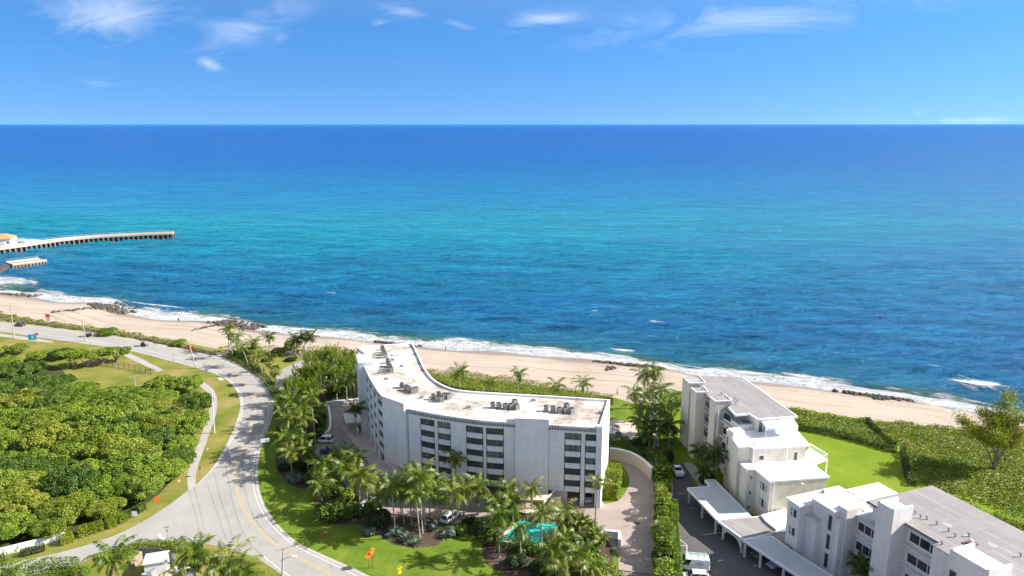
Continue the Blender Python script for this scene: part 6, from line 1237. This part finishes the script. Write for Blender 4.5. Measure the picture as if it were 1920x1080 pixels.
# the open pine at the right
X, Y = G(1865, 880); t = T('pine_tree', 'open many-stemmed pine standing in the field at the right edge', 'tree', (X, Y, 0)); rng = np.random.default_rng(77); mb = MB(); tips = []
r_ = random.Random(11)
for i in range(8):
    a = i * .83 + r_.uniform(-.3, .3); sp = r_.uniform(2.2, 6.0) if i else .5; H = r_.uniform(9, 15.5) if i else 16.5
    if i in (3, 5): sp, H = 7.0, 10.0
    pts = [(0, 0, 0)]
    for k_ in range(1, 8): q = k_ / 7; pts.append((sp * q ** 1.2 * math.cos(a) + r_.uniform(-.25, .25), sp * q ** 1.2 * math.sin(a) + r_.uniform(-.25, .25), H * q ** .85))
    mb.tube(pts, [.24 - .028 * k_ for k_ in range(8)], 6)
    for k_ in range(4, 8):
        for j in range(4):
            p_ = Vector(pts[k_]); aa = r_.uniform(0, 6.28); l = r_.uniform(1.2, 3.0) * (1.15 - .08 * k_); e_ = p_ + Vector((math.cos(aa) * l, math.sin(aa) * l, r_.uniform(-.1, 1.4))); mb.tube([p_, (p_ + e_) / 2 + Vector((0, 0, .2)), e_], [.09, .06, .03], 4); tips += [e_, (p_ + e_ * 2) / 3]
    tips.append(Vector(pts[-1]))
Q = []
for e_ in tips:
    n = 66; p = np.array(e_) + rng.normal(0, 1, (n, 3)) * np.array([.7, .7, .42]); d = unit(rng.normal(0, 1, (n, 3)) + np.array([0, 0, .9])); l = .6 * rng.uniform(.6, 1.2, (n, 1)); w2 = unit(np.cross(d, rng.normal(0, 1, (n, 3)))) * .085; Q.append(np.stack([p, p + d * l * .5 + w2, p + d * l, p + d * l * .5 - w2], 1))
obj('crown', from_quads('crown', np.concatenate(Q), L_PINE), t); obj('trunk', mb.mesh('trunk', M_BARK), t)
# ------------------------------------------------------------------ vehicles
def car(label, px, py, rz, paint, kind='suv', name='parked_car', group=None, base=None, z=.05):
    X, Y = base or G(px, py); t = T(name, label, {'van': 'van', 'pickup': 'pickup truck'}.get(kind, 'car'), (X, Y, z), group, rz)
    if kind == 'van': L, Wd, zb, zs, zr = 5.6, 2.0, .35, 1.25, 2.3
    elif kind == 'sedan': L, Wd, zb, zs, zr = 4.6, 1.8, .28, .85, 1.42
    else: L, Wd, zb, zs, zr = 4.7, 1.9, .35, 1.02, 1.72
    hl, hw = L / 2, Wd / 2
    def ring(x, w_, z0, z1, ch=.14): return [(x, -w_, z0), (x, w_, z0), (x, w_, z1 - ch), (x, w_ - ch * 1.3, z1), (x, -w_ + ch * 1.3, z1), (x, -w_, z1 - ch)]
    hood = zs - (.10 if kind != 'van' else .12)
    body = MB().loft([ring(-hl, hw * .9, zb + .12, zs - .04), ring(-hl + .25, hw, zb, zs), ring(.1, hw, zb, zs), ring(hl * .5, hw, zb, zs - .02), ring(hl - .5, hw * .97, zb, hood - .05), ring(hl - .08, hw * .85, zb + .08, hood - .22), ring(hl, hw * .78, zb + .15, hood - .32)])
    x0, x1, x2, x3 = {'suv': (-hl + .12, -hl + .55, .45, 1.15), 'sedan': (-hl + .7, -hl + 1.45, .25, 1.05), 'van': (-hl + .04, -hl + .1, 1.35, 1.95), 'pickup': (-.55, -.35, .75, 1.4)}[kind]
    ri, wi = hw * .74, hw * .93
    if kind == 'van': ri, wi = hw * .9, hw * .985
    cab = [[(x0, -wi, zs - .03), (x0, wi, zs - .03), (x1, ri, zr - .06), (x1, -ri, zr - .06)], [(x3, -wi, zs - .03), (x3, wi, zs - .03), (x2, ri, zr - .06), (x2, -ri, zr - .06)]]
    lo = [cab[0][0], cab[0][1], cab[1][1], cab[1][0]]; hi = [cab[0][3], cab[0][2], cab[1][2], cab[1][3]]
    rf = [(x1 - .02, -ri - .02, zr - .07), (x1 - .02, ri + .02, zr - .07), (x2 + .02, ri + .02, zr - .07), (x2 + .02, -ri - .02, zr - .07)]; rt = [(x1 + .12, -ri + .12, zr), (x1 + .12, ri - .12, zr), (x2 - .12, ri - .12, zr), (x2 - .12, -ri + .12, zr)]
    body.loft([rf, rt])
    for p_, q_ in list(zip(lo, hi)): body.bar(p_, q_, .10)
    for sg in (-1, 1):
        for f in ((.42,) if kind != 'van' else ()): body.bar((x0 + (x3 - x0) * f, sg * wi, zs - .03), (x1 + (x2 - x1) * f, sg * ri, zr - .06), .09)
    if kind == 'van':
        for sg in (-1, 1): body.quad((x0, sg * wi * 1.003, zs - .03), (x3 - 1.3, sg * wi * 1.003, zs - .03), (x2 - 1.0, sg * ri * 1.005, zr - .06), (x1, sg * ri * 1.005, zr - .06))
        body.quad((x0 - .01, -wi, zs), (x0 - .01, wi, zs), (x1 - .01, ri, zr - .06), (x1 - .01, -ri, zr - .06))
    if kind == 'pickup': body.box((-1.5, -hw + .08, zs + .1), (1.7, .1, .35)); body.box((-1.5, hw - .08, zs + .1), (1.7, .1, .35)); body.box((-hl + .1, 0, zs + .1), (.1, Wd - .2, .35))
    body.build('body', paint, t, bevel=.03)
    MB().loft([[lo[0], lo[1], lo[2], lo[3]], [hi[0], hi[1], hi[2], hi[3]]]).build('windows', M_CARGLASS, t)
    for sx_ in (-1, 1):
        for sg in (-1, 1):
            c_ = (sx_ * L * .31, sg * (hw - .08), .33); wo = MB().tube([(c_[0], c_[1] - .11, c_[2]), (c_[0], c_[1] + .11, c_[2])], [.33, .33], 14).build('wheel', M_RUBBER, t); MB().tube([(c_[0], c_[1] + sg * .105, c_[2]), (c_[0], c_[1] + sg * .13, c_[2])], [.2, .18], 10).build('rim', M_SILVM, wo)
    for sg in (-1, 1): MB().box((hl - .12, sg * hw * .66, hood - .3), (.2, .36, .14)).build('headlight', M_HEADL, t); MB().box((-hl + .05, sg * hw * .74, zs - .22), (.12, .26, .22)).build('taillight', M_TAILL, t)
    return t
M_SILVM = plain('alloy_rim', (.5, .5, .52), .35, .1, 2, .7)
car('white SUV parked in the shaded courtyard', 608, 829, R(176), P_WHITE, 'suv', 'parked_suv', 'parked cars')
car('dark blue car half hidden by palms below the white SUV', 618, 849, R(184), P_DARK, 'sedan', 'parked_car', 'parked cars')
car('white car parked on the forecourt behind the mulch bed', 845, 974, R(56), P_WHITE, 'suv', 'parked_car', 'parked cars')
car('silver car glimpsed through the shrubs left of the palm clump', 697, 944, R(215), P_SILV, 'sedan', 'parked_car', 'parked cars')
car('white pickup parked at the top of the narrow lane', 1270, 888, R(92), P_WHITE, 'pickup', 'parked_pickup', 'parked cars')
van = car('white work van with green ladders on its roof rack', 1298, 1066, R(172), P_WHITE, 'van', 'work_van', 'parked cars')
rk = MB()
for x_ in (-2.2, -1.1, 0, 1.0): rk.bar((x_, -.9, 2.45), (x_, .9, 2.45), .06); rk.bar((x_, -.88, 2.25), (x_, -.88, 2.45), .05); rk.bar((x_, .88, 2.25), (x_, .88, 2.45), .05)
for s_ in (-.9, .9): rk.bar((-2.4, s_, 2.47), (1.3, s_, 2.47), .06)
rk.build('roof_rack', M_TRIM, van)
la = T('ladder', 'green ladder lying on the roof rack of the white van', 'ladder', (*van.location[:2], 2.55), 'ladders on the van', R(172)); lm = MB()
for s_ in (-.62, -.2): lm.bar((-2.3, s_, .03), (.9, s_, .03), .07)
for i in range(11): lm.bar((-2.2 + i * .3, -.62, .03), (-2.2 + i * .3, -.2, .03), .05)
lm.build('rails_and_rungs', M_GREENL, la)
lt = MB()
for zz, l in ((1.75, 1.2), (1.55, 1.7), (1.4, 1.3)): lt.box((-1.0, 1.0, zz), (l, .012, .05))
for zz, l in ((1.75, 1.2), (1.55, 1.7), (1.4, 1.3)): lt.box((-1.0, -1.0, zz), (l, .012, .05))
lt.build('lettering', plain('grey_lettering', (.3, .32, .34), .6, .1), van)
car('white car parked below the van at the bottom edge', 1302, 1088, R(174), P_WHITE, 'suv', 'parked_car', 'parked cars')
car('white car inside the right garage opening of the condominium', 0, 0, R(-95), P_WHITE, 'sedan', 'parked_car', 'parked cars', base=(along(RIGHT, s_at_px(RIGHT, 1106, 2)).x + .1, along(RIGHT, s_at_px(RIGHT, 1106, 2)).y + 3.2), z=.05)
car('dark car driving on the beach road beside the first pole', 38, 611, R(160), P_GREY, 'sedan', 'moving_car', 'cars on the beach road', z=.07)
def cart(label, px, py, rz):
    X, Y = G(px, py); t = T('golf_cart', label, 'golf cart', (X, Y, .07), 'carts on the beach road', rz)
    MB().loft([[(-1.2, -.6, .3), (-1.2, .6, .3), (-1.15, .6, .8), (-1.15, -.6, .8)], [(-.2, -.62, .28), (-.2, .62, .28), (-.2, .62, .5), (-.2, -.62, .5)], [(.6, -.62, .28), (.6, .62, .28), (.6, .62, .5), (.6, -.62, .5)], [(1.2, -.5, .35), (1.2, .5, .35), (.95, .5, .95), (.95, -.5, .95)]]).build('body', P_DARK, t)
    MB().box((-.45, 0, .72), (.5, 1.1, .14)).box((-.7, 0, 1.0), (.12, 1.1, .5)).build('seat', M_RUBBER, t)
    MB().box((-.05, 0, 1.86), (1.9, 1.25, .07)).build('roof', P_GREY, t)
    for x_, y_ in ((-.95, -.55), (-.95, .55), (.8, -.55), (.8, .55)): MB().tube([(x_ * 1.05, y_, .7), (x_, y_, 1.84)], [.03, .03], 5).build('roof_post', M_DARKM, t)
    for x_, y_ in ((-.8, -.55), (-.8, .55), (.8, -.55), (.8, .55)): MB().tube([(x_, y_ - .1, .24), (x_, y_ + .1, .24)], [.24, .24], 12).build('wheel', M_RUBBER, t)
cart('small dark cart on the beach road behind the second pole', 166, 631, R(160)); cart('small dark cart on the beach road in front of the wind-bent trees', 271, 649, R(-25))
for i, (px, py, pt_, lb) in enumerate([(1304, 932, P_SILV, 'silver car under the top of the pale carport'), (1318, 950, P_GREY, 'dark car second from the top under the pale carport'), (1334, 968, P_DARK, 'dark car third from the top under the pale carport'), (1372, 1000, P_SILV, 'silver car under the arched carport'), (1412, 1042, P_GREY, 'dark car under the bottom carport, nearest its corner'), (1440, 1062, P_SILV, 'white-grey car under the bottom carport by its second post')]):
    X, Y = G(px, py); car(lb, 0, 0, R(200), pt_, 'sedan', 'parked_car', 'cars under the carports', base=(X + 2.0, Y + .2))
# ------------------------------------------------------------------ poles, signs
def pole(label, px, py, top, lean=0.0, arm=False, lamp=0, name='utility_pole', mat=None, r=.16, topx=None):
    X, Y = G(px, py); h = zat(X, Y, top); t = T(name, label, 'pole', (X, Y, 0), 'utility poles'); dx = 0.0
    if topx is not None: a, c = PX(X, Y, h)[0], PX(X + 1, Y, h)[0]; dx = (topx - a) / (c - a)
    MB().tube([(X, Y, 0), (X + dx / 2, Y, h / 2), (X + dx, Y, h)], [r * 1.25, r, r * .8], 8).build('pole', mat or M_WOODP, t)
    if arm:
        for dz in arm: MB().box((X + dx, Y, h - dz), (2.6, .14, .16), .5).build('crossarm', M_WOODP, t)
        ins = MB()
        for i in range(6): q = -1.2 + i * .48; x, y = rot2(q, 0, .5); ins.tube([(X + dx + x, Y + y, h - arm[0] + .05), (X + dx + x, Y + y, h - arm[0] + .38)], [.07, .05], 6)
        ins.build('insulators', M_GREYM, t)
    if lamp:
        zl = h * lamp; a = MB(); a.tube([(X, Y, zl), (X + 1.1, Y - .1, zl + .7), (X + 2.1, Y - .2, zl + .95)], [.05, .05, .04], 6); a.build('lamp_arm', M_GREYM, t); MB().box((X + 2.35, Y - .2, zl + .95), (.75, .3, .16)).build('lamp_head', M_TRIM, t)
    return t
pole('wooden utility pole with crossarm and street lamp at the bottom road edge', 529, 1081, 1027, arm=(.3, 1.0), lamp=.55, topx=531.5); pole('utility pole leaning at the road bend', 367, 691, 641, topx=354, arm=(.25,)); pole('bare pole beside the beach road, second from the left', 161, 640, 598, topx=153.5); pole('tall pole with fittings at the left end of the beach road', 27, 634, 571, topx=19)
pole('short T-topped pole standing in the thicket', 255, 732, 704, arm=(.15,), r=.12); pole('pale pole standing in the footpath by the thicket', 402, 812, 730, topx=397, r=.13, mat=M_PALEC); pole('thin grey post on the mown verge', 326, 681, 661, r=.05, name='marker_post', mat=M_GREYM); pole('short white post on the lawn by the blue sign', 47, 655, 645, r=.12, name='marker_post', mat=M_TRIM); pole('thin white mast beside the fluorescent sign', 425, 650, 641, r=.06, name='marker_post', mat=M_TRIM)
def sign(label, px, py, h, panels, rz=0.0, posts=(0,), name='road_sign', group='road signs', pm=None):
    """panels: (centre height, width, height, material, diamond?)"""
    X, Y = G(px, py); t = T(name, label, 'sign', (X, Y, 0), group, rz)
    for s_ in posts: MB().tube([(s_, 0, 0), (s_, 0, h)], [.04, .04], 6).build('post', pm or M_GREYM, t)
    for zc, w_, hh, mt, dia in panels:
        mb = MB()
        if dia: mb.loft([[(0, y_, zc - hh / 2), (w_ / 2, y_, zc), (0, y_, zc + hh / 2), (-w_ / 2, y_, zc)] for y_ in (-.075, -.045)])
        else: mb.box((0, -.06, zc), (w_, .03, hh))
        mb.build('panel', mt, t)
    return t
s1_ = sign('pair of orange roadworks signs on two black posts, left board', 692, 1066, 2.4, [(2.6, 1.5, 1.5, M_ORANGE, True)], R(35), (-.02,), 'roadworks_sign', 'orange roadworks signs', M_DARKM); sign('orange roadworks sign on the lawn, right board of the pair', 699, 1063, 2.9, [(3.1, 1.5, 1.5, M_ORANGE, True)], R(62), (-.02,), 'roadworks_sign', 'orange roadworks signs', M_DARKM)
ws_ = sign('yellow diamond warning sign with plate on the lawn at the bottom', 750, 1086, 2.2, [(2.2, .95, .95, M_YELLOW, True), (1.35, .6, .6, M_YELLOW, False)], R(30)); MB().box((0, -.085, 2.25), (.14, .012, .36)).box((.06, -.085, 2.4), (.26, .012, .10)).build('symbol', M_RUBBER, ws_)
sign('fluorescent yellow diamond sign where the guardrail ends', 417.5, 668, 2.6, [(3.0, 1.5, 1.5, M_LIME, True), (1.9, .7, .6, M_LIME, False)], R(-20)); sign('white board on two dark posts at the lawn corner by the road', 498, 838, 1.9, [(1.7, 2.0, 1.0, M_TRIM, False)], R(20), (-.7, .7), 'sign_board', 'sign boards', M_DARKM)
b_ = sign('blue road sign on the lawn by the beach road', 62, 644, 2.2, [(2.3, 2.6, 2.0, M_BLUES, False)], R(10), (-.9, .9)); MB().box((.1, -.085, 2.3), (.5, .012, .9)).box((.35, -.085, 2.1), (.4, .012, .2)).build('symbol', M_TRIM, b_)
sign('small red sign just right of the blue road sign', 70.5, 639, 2.6, [(2.5, 1.1, .8, M_RED, False)], R(10)); o2_ = sign('orange and white beach access sign beside the guardrail', 92, 611, 3.2, [(4.0, 1.6, 1.4, M_ORANGE, False), (2.6, 1.6, 1.3, M_TRIM, False)], R(5)); sign('small white sign on the hedge strip above the side street', 254, 977, 1.6, [(1.6, .9, 1.0, M_TRIM, False)], R(10))
sign('orange diamond sign back beside the footpath', 390, 857, 1.9, [(2.0, .8, .8, plain('brown_sign_back', (.35, .24, .12), .7, .1), True)], R(70)); sign('small dark sign on the verge near the junction', 376, 893, 1.8, [(1.9, .45, .7, M_DARKM, False)], R(70)); sign('brown sign beside the side street below the thicket', 297, 956, 2.2, [(2.4, 1.1, .9, M_ORANGE, False)], R(20)); sign('thin sign post on the verge corner', 338, 921, 2.4, [(2.4, .4, .5, plain('dull_yellow_sign', (.6, .5, .2), .7, .1), False)], R(40)); sign('yellow-brown round-topped sign by the corner lot lawn', 450, 1048, 2.6, [(2.8, .8, .9, MATS['dull_yellow_sign'], True)], R(15)); sign('street corner post with small signs at the stop line', 315, 1014, 2.7, [(2.8, .8, .25, M_GREYM, False), (2.1, .5, .5, M_GREYM, True)], R(30))
sign('orange roadworks board behind the leaning pole', 354, 657, 1.2, [(1.2, 1.5, 1.3, M_ORANGE, False)], R(-10), (-.5, .5), 'roadworks_sign', 'orange roadworks signs'); sign('second orange roadworks board by the guardrail, right of the leaning pole', 362, 658, 1.0, [(1.0, 1.3, 1.1, M_ORANGE, False)], R(-10), (-.4, .4), 'roadworks_sign', 'orange roadworks signs')
X, Y = G(608, 1006); hy_ = T('fire_hydrant', 'small red hydrant on the shaded lawn near the road', 'hydrant', (X, Y, 0)); MB().tube([(X, Y, 0), (X, Y, .1), (X, Y, .6), (X, Y, .85)], [.22, .16, .16, .06], 10).build('barrel', M_RED, hy_); MB().tube([(X - .3, Y, .5), (X + .3, Y, .5)], [.09, .09], 8).build('nozzle', M_RED, hy_)
X, Y = G(986, 970); um = T('garden_parasol', 'tan cone shaped parasol beyond the pool hedge', 'parasol', (X, Y, 0)); MB().loft([[(X + 2.1 * math.cos(i * .785), Y + 2.1 * math.sin(i * .785), 2.1) for i in range(8)], [(X + .1 * math.cos(i * .785), Y + .1 * math.sin(i * .785), 3.1) for i in range(8)]]).build('canopy', plain('tan_canvas', (.55, .42, .33), .9, .12), um); MB().tube([(X, Y, 0), (X, Y, 3.0)], [.05, .05], 6).build('pole', M_WOODP, um)
bx_, by_ = G(412, 712); tag(MB().loft([[(bx_ + r0 * math.cos(i), by_ + r0 * .7 * math.sin(i), z_) for i in np.linspace(0, 5.6, 8)] for r0, z_ in ((1.0, 0), (.9, .3), (.4, .55))]).build('landscape_stone', M_PALEC), 'pale flat stone on the verge inside the road bend', 'stone')
# people on the sand
def person(label, px, py, z, top, bottom, rz=0.0, stride=.25):
    X, Y = G(px, py, z); zz = float(tz(np.array(X), np.array(Y))); X, Y = G(px, py, zz); t = T('person', label, 'person', (X, Y, float(tz(np.array(X), np.array(Y)))), 'people on the beach', rz)
    V = [(0, 0, .95), (0, 0, 1.15), (0, 0, 1.42), (0, 0, 1.52), (0, .02, 1.66), (0, .02, 1.78), (.10, 0, .90), (.11, stride * .4, .5), (.11, stride * .2, .08), (.11, stride * .2 + .14, .03), (-.10, 0, .90), (-.11, -stride * .3, .5), (-.11, -stride * .7, .08), (-.11, -stride * .7 + .14, .03), (.19, 0, 1.40), (.24, -.05, 1.12), (.22, .06, .86), (-.19, 0, 1.40), (-.24, .05, 1.12), (-.22, .14, .88)]
    E_ = [(0, 1), (1, 2), (2, 3), (3, 4), (4, 5), (0, 6), (6, 7), (7, 8), (8, 9), (0, 10), (10, 11), (11, 12), (12, 13), (2, 14), (14, 15), (15, 16), (2, 17), (17, 18), (18, 19)]
    rad = [.14, .12, .14, .055, .10, .08, .09, .065, .045, .04, .09, .065, .045, .04, .06, .045, .035, .06, .045, .035]
    for hx_, hy0, hz in ((.22, .06, .86), (-.22, .14, .88)):
        b0 = len(V); h0 = 16 if hx_ > 0 else 19
        for f in range(5): V.append((hx_ + (f - 2) * .012, hy0 + .02 + f * .006, hz - .15 + abs(f - 2) * .012)); E_.append((h0, b0 + f)); rad.append(.009)
    me = bpy.data.meshes.new('body'); me.from_pydata(V, E_, []); o = obj('body', me, t); o.modifiers.new('skin', 'SKIN'); o.modifiers.new('sub', 'SUBSURF').levels = 1
    for i, v in enumerate(me.skin_vertices[0].data): v.radius = (rad[i], rad[i])
    me.skin_vertices[0].data[0].use_root = True; me.materials.append(M_SKIN)
    mb = MB().loft([[(r0 * math.cos(i * .785), r0 * .75 * math.sin(i * .785), z_) for i in range(8)] for r0, z_ in ((.20, .90), (.19, 1.15), (.24, 1.42), (.12, 1.50))]); mb.build('shirt', top, t); 
    for s_, dy2 in ((.105, stride * .3), (-.105, -stride * .2)): MB().loft([[(s_ + r0 * math.cos(i * .785), dy2 * k_ + r0 * math.sin(i * .785), z_) for i in range(8)] for r0, z_, k_ in ((.10, .5, 1), (.125, .95, 0))]).build('shorts', bottom, t)
    MB().loft([[(r0 * math.cos(i * .785), .0 + r0 * math.sin(i * .785), z_) for i in range(8)] for r0, z_ in ((.10, 1.70), (.12, 1.78), (.06, 1.87))]).build('hair', M_RUBBER, t)
M_SKIN = plain('skin', (.45, .28, .20), .6, .05); CL1 = plain('dark_shirt', (.03, .03, .04), .8, .1); CL2 = plain('navy_shorts', (.03, .04, .08), .8, .1); CL3 = plain('pale_shirt', (.6, .58, .55), .8, .1)
person('person in dark clothes walking on the sand near the wash', 835.5, 658.5, -2.8, CL1, CL2, 1.2); person('person standing at the water edge between the two boulder heaps', 335, 603.5, -3, CL1, CL2, .3, .1); person('person on the sand path beside the palm grove', 1157.5, 741, -.3, CL3, CL1, 2.0); person('person standing on the far left beach near the water', 36, 556.5, -3, CL3, CL2, 0, .1)
cnt = {}
